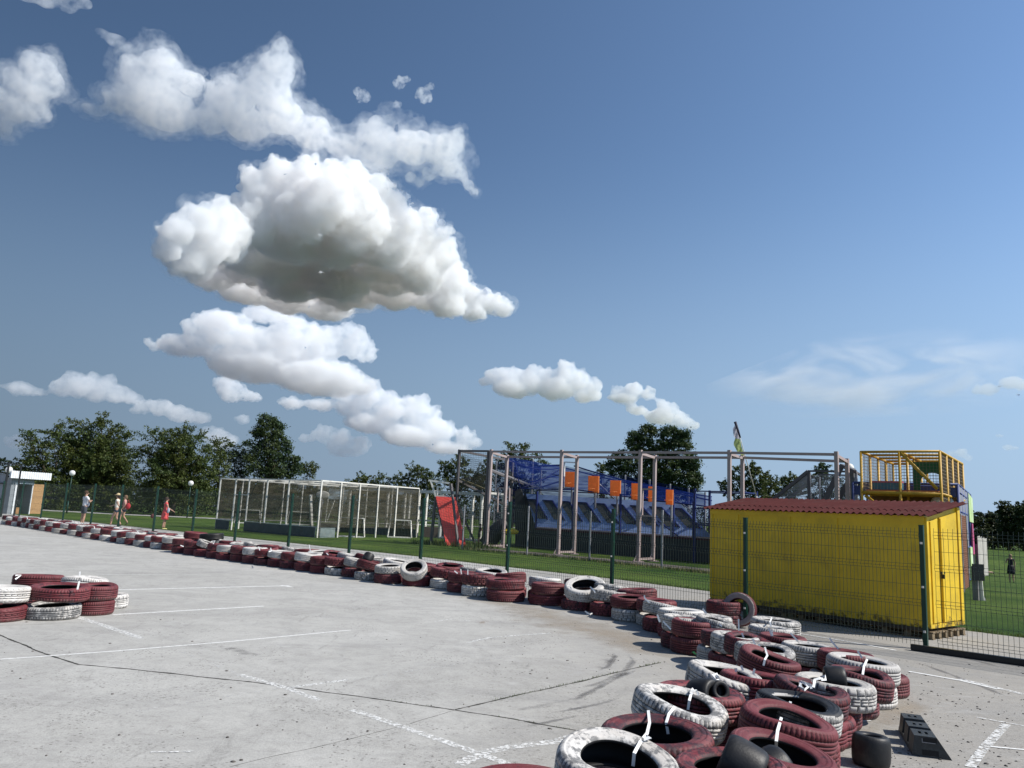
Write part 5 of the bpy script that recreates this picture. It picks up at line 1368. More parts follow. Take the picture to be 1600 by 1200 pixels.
for p, q in zip(PT[:-1], PT[1:]):
    mb.quad(up(p, HS), up(q, HS), q - V((0,0,0.05)), p - V((0,0,0.05)))
mb.build('rear_net', M['net_blue'], tp)
# sagging front and side nets with their edge ropes
def rope(mb, a, b, sag=0.1, r=0.03, n_=8): mb.tube([a.lerp(b, i/n_) - V((0,0,sag*4*(i/n_)*(1-i/n_))) for i in range(n_+1)], r, 6)
def hangnet(a, b, c, d, sag=0.2, n_=8):
    m1 = MB(); vs = []
    for i in range(n_+1):
        for j in range(n_+1):
            u_, v_ = i/n_, j/n_; p = (a*(1-u_)+b*u_)*(1-v_) + (d*(1-u_)+c*u_)*v_; p = p - V((0,0,sag*16*u_*(1-u_)*v_*(1-v_))); vs.append(p)
    m1.add(vs, [(i*(n_+1)+j, (i+1)*(n_+1)+j, (i+1)*(n_+1)+j+1, i*(n_+1)+j+1) for i in range(n_) for j in range(n_)]); return m1
R0 = rr(t0)
N1 = [far(786, 712, 38.5), far(880, 730, 41), far(813, 763, R0 + 0.6), far(960, 742, 40), far(1112, 776, 36), far(1112, 792, 34.5), far(900, 765, R0 - 0.6), far(1052, 782, 34.8)]
hangnet(N1[2], N1[6], N1[1], N1[0], 0.15).build('side_net', M['net_blue'], tp)
hangnet(N1[6], N1[5], N1[4], N1[1], 0.10).build('front_net', M['net_blue'], tp)
hangnet(T(0.2,-0.1,HS+0.1), T(TL+1.5,-0.1,HS+0.1), N1[5], N1[2], 0.05).build('front_net', netmat('net_blue_thin', (0.015, 0.03, 0.14), 0.10, var=0.08), tp)
mb = MB(); rope(mb, N1[0], N1[1], 0.35); rope(mb, N1[1], N1[4], 0.15); rope(mb, N1[2], N1[1], 0.1); rope(mb, N1[2], N1[6], 0.02); rope(mb, N1[6], N1[5], 0.03, 0.035); rope(mb, far(806,724,41), N1[2], .05, .025)
rope(mb, far(897, 728, 41), far(1112, 782, 37), 0.1, 0.04); rope(mb, far(812, 757, 42), far(880, 740, 42), 0.02, 0.03); rope(mb, far(838, 766, 41), far(1060, 777, 37), 0.0, 0.03)
rope(mb, far(1020, 808, 35.5), far(1060, 838, 33.6), 0.0, 0.03)
mb.build('net_rope', M['blue_steel'], tp)
mb = MB(); mb.bar(far(843, 762, 41.5), far(888, 748, 41), 0.07); mb.bar(far(768, 734, 39), far(842, 763, 41), 0.08); mb.bar(far(937, 757, 38), far(960, 780, 37.5), 0.06); mb.bar(far(843, 728, 42), far(880, 727, 42), 0.10, mi=1); mb.bar(far(1056, 781, 36), far(1078, 796, 35), 0.04)
mb.build('brace_bar', [M['steel_grey'], M['blue_steel']], tp)
for i, (x0, y0, x1, y1) in enumerate(((883.5, 737, 898.5, 761), (919.5, 743.5, 936, 770), (954, 750.5, 970, 775), (987.5, 755, 999.5, 780.5), (1014, 760, 1023.5, 784), (1041.5, 765, 1052, 788.5))):
    r_ = 37.9 - i*0.85
    a, b, c, d = far(x0, y1, r_), far(x1, y1+0.5, r_-0.35), far(x1+0.5, y0+0.5, r_-0.35), far(x0+0.5, y0, r_); m1 = MB(); m1.slab(a, b, c, d, 0.05)
    bd = m1.build('basketball_board', M['orange'], tp)
    m1 = MB(); cc = (a+b)/2 + V((-0.15, -0.4, 0.18)); m1.tube([cc + V((0.16*math.cos(q*math.pi/6), 0.16*math.sin(q*math.pi/6), 0)) for q in range(13)], 0.012, 5); m1.bar(cc, (a+b)/2 + V((0,0,0.18)), 0.03); m1.build('hoop', M['orange'], bd)
    m1 = MB(); ctr = (a+b)/2 + V((0.1,0.15,0)); m1.bar(up(ctr, HS), up(ctr, (c.z+b.z)/2), 0.07); m1.build('board_post', M['steel_grey'], tp)
hang_rect(881, 722, 901, 763, 39.4, None, 0.06).build('board_frame', M['white_metal'], tp)
# stair and rails at the right end of the court
st = thing('access_platform', 'dark blue steel platform with rails between the court and the shed', 'platform', tuple(far(1085, 860, 33)))
mb = MB()
base = far(1085, 860, 33.0); base.z = 0
for dx, dy in ((0,0), (1.6,-1.3), (0.9,1.1), (2.5,-0.2)):
    p = base + V((dx, dy, 0)); mb.bar(p, up(p, 3.0), 0.08)
for z in (1.6, 2.2, 2.9):
    mb.bar(up(base, z), up(base + V((1.6,-1.3,0)), z), 0.05); mb.bar(up(base + V((0.9,1.1,0)), z), up(base + V((2.5,-0.2,0)), z), 0.05); mb.bar(up(base + V((1.6,-1.3,0)), z), up(base + V((2.5,-0.2,0)), z), 0.05)
mb.slab(up(base, 1.5), up(base + V((1.6,-1.3,0)), 1.5), up(base + V((2.5,-0.2,0)), 1.5), up(base + V((0.9,1.1,0)), 1.5), 0.06)
mb.build('rail', M['blue_steel'], st)
mb = MB()
for k in range(7):
    a = base + V((1.7, -1.35, 0)) + V((0.0, -0.0, 0)); mb.slab(a + V((0.22*k, -0.18*k, 1.4-0.2*k)), a + V((0.22*k+0.2, -0.18*k-0.16, 1.4-0.2*k)), a + V((0.22*k+0.8, -0.18*k+0.6, 1.4-0.2*k)), a + V((0.22*k+0.6, -0.18*k+0.76, 1.4-0.2*k)), 0.04)
mb.build('tread', M['steel_grey'], st)

# thin grey posts of a low mesh fence in front of the frame
lf = thing('low_mesh_fence', 'low chain-link fence on thin grey posts at the foot of the pink frame', 'fence', tuple(G(823, 866)))
LP = [G(722, 858), G(823, 867), G(921, 876), G(1034, 888), G(1112, 896)]
for k, p in enumerate(LP):
    m1 = MB(); m1.bar(p, up(p, [1.9, 1.95, 1.85, 2.0, 1.95][k]), 0.055); m1.build('post', M['steel_grey'], lf)
mb = MB()
for a, b in zip(LP[:-1], LP[1:]): mb.quad(up(a, 0.05), up(b, 0.05), up(b, 1.75), up(a, 1.75))
mb.build('chain_mesh', netmat('chain_mesh', (0.035, 0.036, 0.036), 0.16, var=0.08), lf)
gp = [p + V((0.35, 0.45, 0)) for p in LP]
mb = MB()
for a, b in zip(gp[:-1], gp[1:]): mb.quad(up(a, 0.012), up(b, 0.012), up(b + V((0.9, 1.05, 0)), 0.012), up(a + V((0.9, 1.05, 0)), 0.012))
tag(mb.build('gravel_strip', pmat('gravel', (0.14, 0.12, 0.105), 0.9, 0.35, 25, bump=0.4)), kind='structure')

# ------------------------------------------------------------------ red climbing ramp
M['red'] = pmat('red_board', (0.78, 0.085, 0.065), 0.55, 0.12, 3, dirt=(0.62,0.25,0.2), dirt_amt=0.25, dirt_scale=6)
rp = thing('climbing_ramp', 'leaning red climbing ramp with a grey handrail frame on top', 'climbing ramp', tuple(G(712, 854)))
r1 = G(697.5, 853.5); r2 = G(729, 855); kk = rr(r1)
ta, tb = far(681, 776.5, kk + 1.1), far(711.5, 778, kk + 1.0)
mb = MB(); mb.slab(up(r1, 0.02), up(r2, 0.02), tb, ta, 0.06)
for t in (0.33, 0.66):
    a, b = up(r1.lerp(r2, t), 0.02), ta.lerp(tb, t); e = (b-a).cross(r2-r1).normalized()*0.004
mb.build('ramp_panel', M['red'], rp)
mb = MB()
mb.bar(up(r1, 0.03), ta, 0.09, 0.05); mb.bar(up(G(673, 851), 0), far(681, 776, kk+1.2), 0.11); q = up(r1.lerp(r2, .62), 0.0); mb.bar(q - V((0.02,0.12,0)), far(705, 756, kk + 0.6), 0.09); mb.bar(up(r2, 0)+V((0.4,1.2,0)), tb, 0.10)
mb.build('support_post', M['steel_dark'], rp)
mb = MB(); a, b, c, d = far(681, 776, kk+1.1), far(673, 751, kk+1.1), far(702, 755, kk+1.0), far(707, 777, kk+1.0); mb.bar(a, b, 0.09); mb.bar(b + (b-c)*0.12, c, 0.09); mb.bar(c, d, 0.08, mi=1); mb.bar(far(683, 775, kk+1.1), far(684, 759, kk+1.1), 0.07); mb.bar(ta + V((0,0,0.06)), ta.lerp(tb, 0.6) + V((0,0,0.06)), 0.06)
mb.build('handrail', [M['white_metal'], M['steel_dark']], rp)

# dark slide with a yellow mouth
dsl = thing('tube_slide', 'dark curved slide with a yellow lip behind the pink frame post', 'slide', tuple(G(775, 852)))
kk = 38.5
mb = MB()
path = [far(793, 822, kk), far(783, 824, kk), far(774, 832, kk), far(766, 843, kk), far(760, 852, kk)]
mb.tube(path, 0.42, 12); mb.build('chute', pmat('slide_dark', (0.012, 0.013, 0.018), 0.5), dsl)
mb = MB(); mb.ball(far(797, 830.5, kk - 0.4), 0.34, 0, 16, 8, (1.3, 0.6, 0.42)); mb.build('lip', pmat('slide_yellow', (0.75, 0.52, 0.03), 0.4), dsl)
mb = MB(); p = far(785, 835, kk + 0.2); mb.bar(up(p, 0), up(p, 0.9), 0.1); p = far(797, 835, kk); mb.bar(up(p, 0), up(p, 0.55), 0.1); mb.build('leg', M['steel_dark'], dsl)

# ------------------------------------------------------------------ flag on a leaning pole
kf = 31.0
q0 = far(1182, 776, kf); q1 = far(1150, 660, kf - 1.0); dd = (q1 - q0).normalized(); qb = q0 - dd * (q0.z / dd.z)
fl = thing('feather_flag', 'torn white and pale green feather flag on a leaning pole above the shed', 'flag', tuple(qb))
mb = MB(); mb.tube([qb, qb.lerp(q1, 0.5)], 0.028, 8); mb.tube([qb.lerp(q1, 0.5), q1], 0.02, 8, r2=0.012); mb.build('pole', M['white_metal'], fl)
def cloth(rows, mat, parent, name='flag_cloth', r=kf - 0.9, seed=2):
    m1 = MB(); vs = []; n_ = 7; rn_ = random.Random(seed)
    for i, (xl, yl, xr, yr) in enumerate(rows):
        for j in range(n_+1):
            t = j/n_; vs.append(far(xl + (xr-xl)*t + (rn_.uniform(-.5,.5) if j == 0 else 0), yl + (yr-yl)*t, r + 0.10*math.sin(i*1.3 + t*5)))
    m1.add(vs, [(i*(n_+1)+j, i*(n_+1)+j+1, (i+1)*(n_+1)+j+1, (i+1)*(n_+1)+j) for i in range(len(rows)-1) for j in range(n_)], 0, True); return m1.build(name, mat, parent)
cloth([(1148.5,663,1150.5,661),(1147,666,1151.5,665),(1145.5,670,1152.3,670),(1146,676,1153.6,676),(1146.5,682,1155,682),(1149,685,1156,686)], pmat('flag_white', (0.62,0.60,0.66), 0.7, 0.1, 5, trans=0.35), fl)
cloth([(1149,685,1156,686),(1147,691,1157.3,691),(1146.5,695,1158.5,697),(1150,701,1160,702),(1152,705,1161.2,706),(1153.5,708,1162.5,711),(1158,711,1162.6,712)], pmat('flag_green', (0.50,0.58,0.22), 0.7, 0.15, 5, trans=0.35), fl, seed=4)
m1 = MB(); m1.tube([far(1148.6, 659, kf-1.0), far(1153, 672, kf-1.0), far(1156.8, 684, kf-1.0)], 0.055, 8, r2=0.03); m1.build('sleeve', pmat('flag_dark', (0.03,0.03,0.05), 0.7), fl)

# ------------------------------------------------------------------ grey ramp structure behind the shed
gr = thing('grey_ramp_tower', 'grey steel ramp and netted tower showing above the shed roof', 'steel ramp', tuple(far(1290, 860, 33)))
def FB(mb, x0, y0, x1, y1, r0, r1, w=0.12, mi=0): mb.bar(far(x0, y0, r0), far(x1, y1, r1), w, w, mi)
mb = MB()
FB(mb, 1190, 795, 1263, 736.5, 34, 33, 0.13); FB(mb, 1222, 790, 1266, 752, 35.5, 35, 0.12); FB(mb, 1263, 736, 1331, 737, 33, 32, 0.07); FB(mb, 1278, 741, 1331, 743, 34.5, 32.5, 0.06)
FB(mb, 1285, 790, 1315, 728, 31, 31, 0.20); FB(mb, 1305, 790, 1328, 748, 32, 32, 0.18); FB(mb, 1314, 727, 1336, 737, 31, 30.5, 0.12); FB(mb, 1336, 737, 1344, 742, 30.5, 31, 0.07); FB(mb, 1264, 737, 1264, 790, 33, 33, 0.10)
mb.build('beam', M['steel_dark'], gr)
for px, top, r_, w in ((1330, 732, 31, 0.24), (1337.5, 737, 30.6, 0.08), (1265.5, 739, 33, 0.05), (1280.5, 745, 33, 0.05)):
    q = far(px, top, r_); m1 = MB(); m1.bar(up(q, 0), q, w); m1.build('post', M['steel_grey'] if w != 0.24 else pmat('grey_post', (0.13,0.135,0.14), 0.6), gr)
mb = MB(); mb.net(far(1196, 792, 34), far(1264, 792, 33), far(1264, 738, 33), far(1262, 738, 33), 22, 10, 0.014); mb.net(far(1266, 795, 33), far(1327, 798, 31.5), far(1329, 745, 32), far(1266, 742, 33.2), 26, 20, 0.013); mb.build('net', M['steel_grey'], gr)
c = far(1327, 731, 36); m1 = MB(); m1.ball(c, 0.19, 0, 16, 10); p0 = up(c, 0); m1b = thing('street_lamp', 'white globe lamp poking up behind the grey ramp tower', 'street lamp', tuple(p0), 'park globe lamps'); m1.build('globe', M['white_metal'], m1b); m2 = MB(); m2.tube([p0, up(p0, c.z-0.19)], 0.04, 8); m2.build('post', M['green_post'], m1b)

# ------------------------------------------------------------------ yellow play cage
M['yellow_steel'] = pmat('yellow_steel', (0.52, 0.30, 0.03), 0.5, 0.2, 4, dirt=(0.2,0.12,0.03), dirt_amt=0.4)
M['green_pad'] = pmat('green_pad', (0.012, 0.10, 0.035), 0.6, 0.15, 5)
rF = 28.0
pc = thing('play_cage', 'yellow framed play cage with green arched panel rising behind the shed', 'play cage', tuple(far(1407, 860, 28)))
yL, yR = far(1345, 705, rF), far(1468, 706.5, rF*0.985); ZT = (yL.z + yR.z)/2
yL.z = yR.z = ZT; yd = (yR - yL).normalized(); 
yb = V((-yd.y, yd.x, 0)); yb = yb if yb.y > 0 else -yb
WID = (yR - yL).length; DP = 5.0
ZM = far(1407, 771, rF).z
def Y(s, d, z): return up(yL, 0) + yd*s + yb*d + V((0,0,z))
nb = 5
for i in range(nb):
    d = i * DP / (nb-1)
    for s in (0, WID/2, WID):
        m1 = MB(); m1.tube([Y(s,d,0), Y(s,d,ZT)], 0.045, 8); m1.build('post', M['yellow_steel'], pc)
    m1 = MB(); m1.tube([Y(0,d,ZT), Y(WID,d,ZT)], 0.042, 8); m1.build('cross_tube', M['yellow_steel'], pc); m1 = MB(); m1.tube([Y(0,d,ZM), Y(WID,d,ZM)], 0.055, 8); m1.build('cross_tube', M['yellow_steel'], pc)
mb = MB()
for s in (0, WID/2, WID): mb.tube([Y(s,0,ZT), Y(s,DP,ZT)], 0.045, 8); mb.tube([Y(s,0,ZM), Y(s,DP,ZM)], 0.05, 8)
mb.tube([Y(WID/2+0.06,-0.03,ZT-0.05), Y(WID-0.1,-0.03,ZM+0.15)], 0.05, 8); mb.tube([Y(0.1,0,ZM-0.1), Y(0.9,0,ZM-0.75)], 0.05, 8); mb.build('long_tube', M['yellow_steel'], pc)
mb = MB()
def arch_panel(mb, s0, s1, d, z0, z1, ac, aw, ah, t=0.06, mi=0):
    n_ = 12; L = [(s0, z0), (s0, z1), (s1, z1), (s1, z0), (ac+aw, z0)]; arc = [(ac + aw*math.cos(math.pi*k/n_), ah + aw*math.sin(math.pi*k/n_)) for k in range(n_+1)]
    # left/right strips and fan to the top edge
    top = [(ac + aw + (ac - aw - ac - aw)*k/n_, z1) for k in range(n_+1)]
    def ad(poly):
        vs = [Y(s, d, z) for s, z in poly] + [Y(s, d+t, z) for s, z in poly]; k = len(poly)
        mb.add(vs, [tuple(range(k)), tuple(reversed(range(k, 2*k)))] + [(i, (i+1)%k, k+(i+1)%k, k+i) for i in range(k)], mi)
    ad([(s0, z0), (ac-aw, z0), (ac-aw, z1), (s0, z1)]); ad([(ac+aw, z0), (s1, z0), (s1, z1), (ac+aw, z1)]); ad([(ac-aw, ah), (ac-aw, z1), (ac-aw+0.001, z1), (ac-aw+0.001, ah)])
    for k in range(n_): ad([arc[k], top[k], top[k+1], arc[k+1]])
arch_panel(mb, WID*0.60, WID-0.005, 0.9, ZM+0.05, ZT-0.26, WID*0.84, 0.36, ZT-0.97); mb.build('arched_panel', M['green_pad'], pc)
mb = MB(); mb.slab(Y(0.1,0.2,ZM+0.06), Y(WID-0.1,0.2,ZM+0.06), Y(WID-0.1,DP-0.1,ZM+0.06), Y(0.1,DP-0.1,ZM+0.06), 0.05); mb.build('floor_pad', pmat('orange_pad', (0.42,0.13,0.05), 0.6, 0.25, 5), pc)
mb = MB(); mb.box((0,0,0), (WID/2-0.25, 0.3, 0.22), mat=Matrix.Translation(Y(0.25,0.3,ZM+0.12)) @ Matrix.Rotation(math.atan2(yd.y, yd.x), 4, 'Z')); mb.build('soft_block', pmat('teal_pad', (0.05,0.14,0.20), 0.6, 0.3, 8), pc)
mb = MB(); mb.box((0,0,0), (WID/2-0.25, 0.25, 0.05), mat=Matrix.Translation(Y(0.25,0.32,ZM+0.345)) @ Matrix.Rotation(math.atan2(yd.y, yd.x), 4, 'Z')); mb.build('soft_block', pmat('pink_pad', (0.45,0.10,0.14), 0.6, 0.2, 8), pc)
mb = MB(); mb.net(Y(WID,0,0.2), Y(WID,DP,0.2), Y(WID,DP,ZT), Y(WID,0,ZT), 40, 36, 0.014); mb.net(Y(0,0,ZM), Y(0,DP,ZM), Y(0,DP,ZT), Y(0,0,ZT), 30, 12, 0.012); mb.net(Y(0,DP,ZM), Y(WID,DP,ZM), Y(WID,DP,ZT), Y(0,DP,ZT), 24, 12, 0.012)
mb.net(Y(0,0,ZM), Y(WID,0,ZM), Y(WID,0,ZT), Y(0,0,ZT), 24, 14, 0.006)
mb.build('net', pmat('net_cord', (0.16, 0.13, 0.09), 0.7), pc)

# blue play tower to the right, with netted side walls
bt = thing('play_tower', 'blue and grey netted play tower with a lime green panel, right of the shed', 'play tower', tuple(G(1500, 912)))
M['tower_blue'] = pmat('tower_blue', (0.045, 0.07, 0.20), 0.55, 0.2, 4)
e0 = far(1503, 900, 29.5); e1 = far(1522, 900, 37.0); e0.z = e1.z = 0
zt0 = far(1502, 754, 29.5).z; zt1 = far(1519, 776, 37.0).z; print('tower', zt0, zt1)
ZTW = (zt0 + zt1)/2
ed = (e1 - e0).normalized(); EL = (e1 - e0).length; en = V((-ed.y, ed.x, 0)); en = en if en.x < 0 else -en
def E_(s, d, z): return e0 + ed*s + en*d + V((0,0,z))
for s in (0, EL*0.2, EL*0.4, EL*0.6, EL*0.8, EL):
    m1 = MB(); m1.tube([E_(s,0,0), E_(s,0,ZTW)], 0.05, 8); m1.tube([E_(s,3.2,0), E_(s,3.2,ZTW)], 0.05, 8); m1.tube([E_(s,0,ZTW), E_(s,3.2,ZTW)], 0.045, 8); m1.build('hoop_frame', M['tower_blue'], bt)
mb = MB()
for z in (ZTW, ZTW-0.25, 2.4, 1.2, 0.05): mb.tube([E_(0,0,z), E_(EL,0,z)], 0.045, 8)
mb.slab(E_(0,0.05,ZTW-0.42), E_(0,3.2,ZTW-0.42), E_(0,3.2,ZTW-0.1), E_(0,0.05,ZTW-0.1), 0.06)
mb.build('rail', M['tower_blue'], bt)
mb = MB(); mb.slab(E_(0.06,0.08,1.9), E_(0.06,2.6,1.9), E_(0.06,2.6,ZTW-0.44), E_(0.06,0.08,ZTW-0.44), 0.05); mb.build('brown_panel', pmat('brown_panel', (0.20, 0.10, 0.03), 0.7, 0.2, 4), bt)
mb = MB(); cc = E_(-0.12, 0.45, ZTW-0.72); mb.ball(cc, 0.42, 0, 20, 10, (1, 0.35, 0.9)); mb.build('white_dome', M['white_metal'], bt)
mb = MB(); mb.net(E_(0,-0.01,0.1), E_(EL*0.62,-0.01,0.1), E_(EL*0.62,-0.01,ZTW), E_(0,-0.01,ZTW), 70, 60, 0.024); mb.build('grey_net', M['steel_grey'], bt)
mb = MB(); mb.slab(E_(EL*0.62,-0.03,2.15), E_(EL,-0.03,2.15), E_(EL,-0.03,ZTW-0.15), E_(EL*0.62,-0.03,ZTW-0.05), 0.05); mb.slab(E_(EL*0.55,-0.03,0.05), E_(EL*0.75,-0.03,0.05), E_(EL*0.75,-0.03,1.2), E_(EL*0.55,-0.03,1.2), 0.05); mb.build('lime_panel', pmat('lime_panel', (0.42, 0.56, 0.24), 0.6, 0.35, 1.5, dirt=(0.7,0.8,0.75), dirt_amt=0.8, dirt_scale=1.1), bt)
mb = MB(); mb.slab(E_(EL*0.78,-0.04,0.9), E_(EL*0.98,-0.04,0.9), E_(EL*0.9,-0.04,2.1), E_(EL*0.8,-0.04,2.1), 0.05); mb.build('pink_panel', pmat('pink_panel', (0.40, 0.06, 0.16), 0.6, 0.3, 3), bt)
mb = MB(); mb.slab(E_(EL*0.78,-0.02,0.0), E_(EL,-0.02,0.0), E_(EL,-0.02,0.85), E_(EL*0.78,-0.02,0.85), 0.05); mb.build('dark_panel', M['skirt'], bt)
# rust-red net wall in front of it
rn_ = thing('red_net_wall', 'rust-red netted wall on thin posts, directly right of the shed', 'net wall', tuple(far(1500, 900, 24)))
w0 = far(1494, 900, 24.0); w1 = far(1513, 900, 29.3); w0.z = w1.z = 0; zz = far(1499, 801, 24.0).z
mb = MB(); mb.net(up(w0,0.05), up(w1,0.05), up(w1,zz), up(w0,zz), 50, 34, 0.020); mb.build('net', pmat('rust_net', (0.20, 0.085, 0.045), 0.7, 0.2, 6), rn_)
for t in (0, .5, 1): m1 = MB(); q = w0.lerp(w1, t); m1.bar(q, up(q, zz+0.03), 0.06); m1.build('post', M['steel_grey'], rn_)

# pale board fence
pb = thing('board_screen', 'short screen of pale weathered upright boards beside the play tower', 'fence', tuple(far(1535, 895, 38)))
b0, b1 = far(1529, 895, 36.6), far(1543, 890, 39.5)
b0.z = b1.z = 0; zb0 = far(1529, 838, 36.6).z; zb1 = far(1541, 843, 39.5).z
n_ = 8
mb = MB()
for i in range(n_):
    a, b = b0.lerp(b1, i/n_), b0.lerp(b1, (i+0.9)/n_); z = zb0 + (zb1-zb0)*i/n_; mb.slab(a, b, up(b, z + (0.04 if i%2 else 0)), up(a, z + (0.04 if i%2 else 0)), 0.03)
mb.build('board', pmat('pale_boards', (0.40, 0.38, 0.34), 0.8, 0.25, 3, island=0.15), pb)
mb = MB(); 
for t in (0.0, 0.5, 1.0): q = b0.lerp(b1, t) + V((0.05, 0.14, 0)); mb.bar(q, up(q, 1.3), 0.09)
mb.build('post', M['steel_grey'], pb)
# black topped marker post on the lawn
p = G(1529, 938); kk = rr(p)
mp_ = thing('marker_post', 'pale square post with a black box on top, standing on the lawn', 'post', tuple(p))
mb = MB(); mb.bar(up(p,0)+V((-0.06,0,0)), up(p,0.86)+V((-0.06,0,0)), 0.13, 0.13); mb.build('post', pmat('post_grey', (0.20,0.19,0.18), 0.7, 0.2, 6), mp_)
mb = MB(); mb.bar(up(p,0)+V((0.10,0.02,0)), up(p,0.62)+V((0.07,0.02,0)), 0.05, 0.10); mb.bar(up(p,0.0)+V((0.17,0,0)), up(p,0.12)+V((0.10,0,0)), 0.04); mb.build('brace', M['white_metal'], mp_)
mb = MB(); mb.box((-0.17,-0.10,0.50),(0.12,-0.07+0.0,0.92), mat=Matrix.Translation(p)); mb.build('box', M['black_metal'], mp_)

# ------------------------------------------------------------------ trees
def leafmat(name, col, var=0.35):
    m = bpy.data.materials.new(name); m.use_nodes = True
    nt = m.node_tree; n = nt.nodes; l = nt.links; b = n['Principled BSDF']; b.inputs['Roughness'].default_value = 0.55; b.inputs['Specular IOR Level'].default_value = 0.3
    gi = n.new('ShaderNodeNewGeometry'); t = n.new('ShaderNodeTexCoord'); q = n.new('ShaderNodeTexNoise'); q.inputs['Scale'].default_value = 0.7; q.inputs['Detail'].default_value = 4
    l.new(t.outputs['Object'], q.inputs['Vector'])
    r1 = n.new('ShaderNodeMapRange'); r1.inputs[3].default_value = 1-var; r1.inputs[4].default_value = 1+var; l.new(gi.outputs['Random Per Island'], r1.inputs[0])
    r2 = n.new('ShaderNodeMapRange'); r2.inputs[1].default_value = 0.35; r2.inputs[2].default_value = 0.65; l.new(q.outputs[0], r2.inputs[0])
    mx_ = n.new('ShaderNodeMixRGB'); mx_.inputs[1].default_value = (*col, 1); mx_.inputs[2].default_value = (col[0]*1.7, col[1]*1.25, col[2]*0.9, 1); l.new(r2.outputs[0], mx_.inputs[0])
    s = n.new('ShaderNodeVectorMath'); s.operation = 'SCALE'; l.new(mx_.outputs[0], s.inputs[0]); l.new(r1.outputs[0], s.inputs['Scale']); l.new(s.outputs[0], b.inputs['Base Color'])
    tr = n.new('ShaderNodeBsdfTranslucent'); l.new(s.outputs[0], tr.inputs[0]); ms = n.new('ShaderNodeMixShader'); ms.inputs[0].default_value = 0.30
    l.new(b.outputs[0], ms.inputs[1]); l.new(tr.outputs[0], ms.inputs[2]); l.new(ms.outputs[0], n['Material Output'].inputs[0]); return m
M['leaf_locust'] = leafmat('leaf_locust', (0.046, 0.074, 0.020))
M['leaf_maple'] = leafmat('leaf_maple', (0.042, 0.076, 0.032))
M['leaf_dark'] = leafmat('leaf_dark', (0.034, 0.056, 0.024))
M['bark'] = pmat('bark', (0.07, 0.055, 0.04), 0.9, 0.3, 6, bump=0.5)

def tree(label, base_px, base_py, dist, lobes, mat, seed, leaf=0.15, dens=1.0, depth=0.75, spray=True, name='tree', group='trees beyond the park'):
    rn_ = random.Random(seed)
    bp = ray(base_px, base_py); t_ = dist / math.hypot(bp.x, bp.y); bx, by = bp.x*t_, bp.y*t_; zb = height(bx, by)
    root = thing(name, label, 'tree', (bx, by, zb), group)
    fwd = V((bx, by, 0)).normalized(); base = V((bx, by, zb))
    L = []
    for (px, py, rp) in lobes:
        r_ = rp / F * dist; c = far(px, py, dist); dz = rn_.uniform(-0.5, 0.5) * depth * r_ * 1.6
        c = c + fwd * dz
        if c.z - r_*0.9 < zb: c.z = max(c.z, zb + r_*0.75)
        L.append((c, r_))
        if rp > 16:
            for sg in (-1, 1): L.append((c + fwd*sg*r_*0.9 + V((rn_.uniform(-.3,.3), rn_.uniform(-.3,.3), -0.15))*r_, r_*0.75))
    # trunk and limbs reach into every lobe
    mt = MB(); top = max(c.z for c, r_ in L); cen = sum((c for c, r_ in L), V((0,0,0)))/len(L)
    hub = V((bx*0.7 + cen.x*0.3, by*0.7 + cen.y*0.3, zb + (top - zb)*0.35)); tr_ = 0.022*(top - zb) + 0.06
    mt.tube([base - V((0,0,0.1)), base.lerp(hub, 0.5) + V((0.1,0,0)), hub], tr_*1.15, 8, r2=tr_*0.75)
    for c, r_ in L[::1]:
        mid = hub.lerp(c, 0.5) + V((rn_.uniform(-.3,.3), rn_.uniform(-.3,.3), 0.15*r_)); mt.tube([hub, mid, c + V((0,0,r_*0.3))], tr_*0.30, 5, r2=0.015)
    mt.build('trunk', M['bark'], root)
    vs = []; fs = []
    def addleaf(p, s, nrm_dir):
        a = V((rn_.gauss(0,1), rn_.gauss(0,1), rn_.gauss(0,1))) + nrm_dir*0.6
        if a.length < 1e-3: return
        a.normalize(); u_ = a.orthogonal().normalized(); u_.rotate(Matrix.Rotation(rn_.uniform(0, 6.28), 3, a)); w_ = a.cross(u_)
        k = len(vs); l_ = s*rn_.uniform(0.7,1.3); vs.extend((p - u_*l_*0.5, p + w_*l_*0.32, p + u_*l_*0.5, p - w_*l_*0.32)); fs.append((k,k+1,k+2,k+3))
    for c, r_ in L:
        nc = max(6, int(dens * 25 * (r_ ** 2) + 5))
        for _ in range(nc):
            d = V((rn_.gauss(0,1), rn_.gauss(0,1), rn_.gauss(0,1))).normalized(); 
            rad = r_ * (rn_.random() ** 0.33) * rn_.uniform(0.85, 1.12); q = c + d*rad
            if q.z < zb + 0.05: q.z = zb + rn_.uniform(0.1, 0.5)
            cr = rn_.uniform(0.22, 0.42)
            # a spray of leaves pointing outwards and slightly down at its tip
            out = (d + V((0,0,0.35 if spray else 0.1))).normalized(); ln = rn_.uniform(0.5, 0.95) if spray else 0.1
            nl = 38
            for _ in range(nl):
                t = rn_.random(); p = q + out*ln*t + V((0,0,-0.25*ln*t*t)) + V((rn_.gauss(0,1), rn_.gauss(0,1), rn_.gauss(0,1)*0.6))*cr*(0.5 if spray else 0.75)*(1-0.45*t)
                if p.z < zb + 0.03: continue
                addleaf(p, leaf*1.08, V((0,0,1)))
    me = bpy.data.meshes.new('crown'); off = root.location; me.from_pydata([v - off for v in vs], [], fs); me.materials.append(mat); me.update()
    o = bpy.data.objects.new('crown', me); COL.objects.link(o); o.parent = root
    return len(fs)
NT = 0
def px(s0x, s0y, k, L): return [(s0x + x/k, s0y + y/k, r_/k) for x, y, r_ in L]
K1 = 1600/340
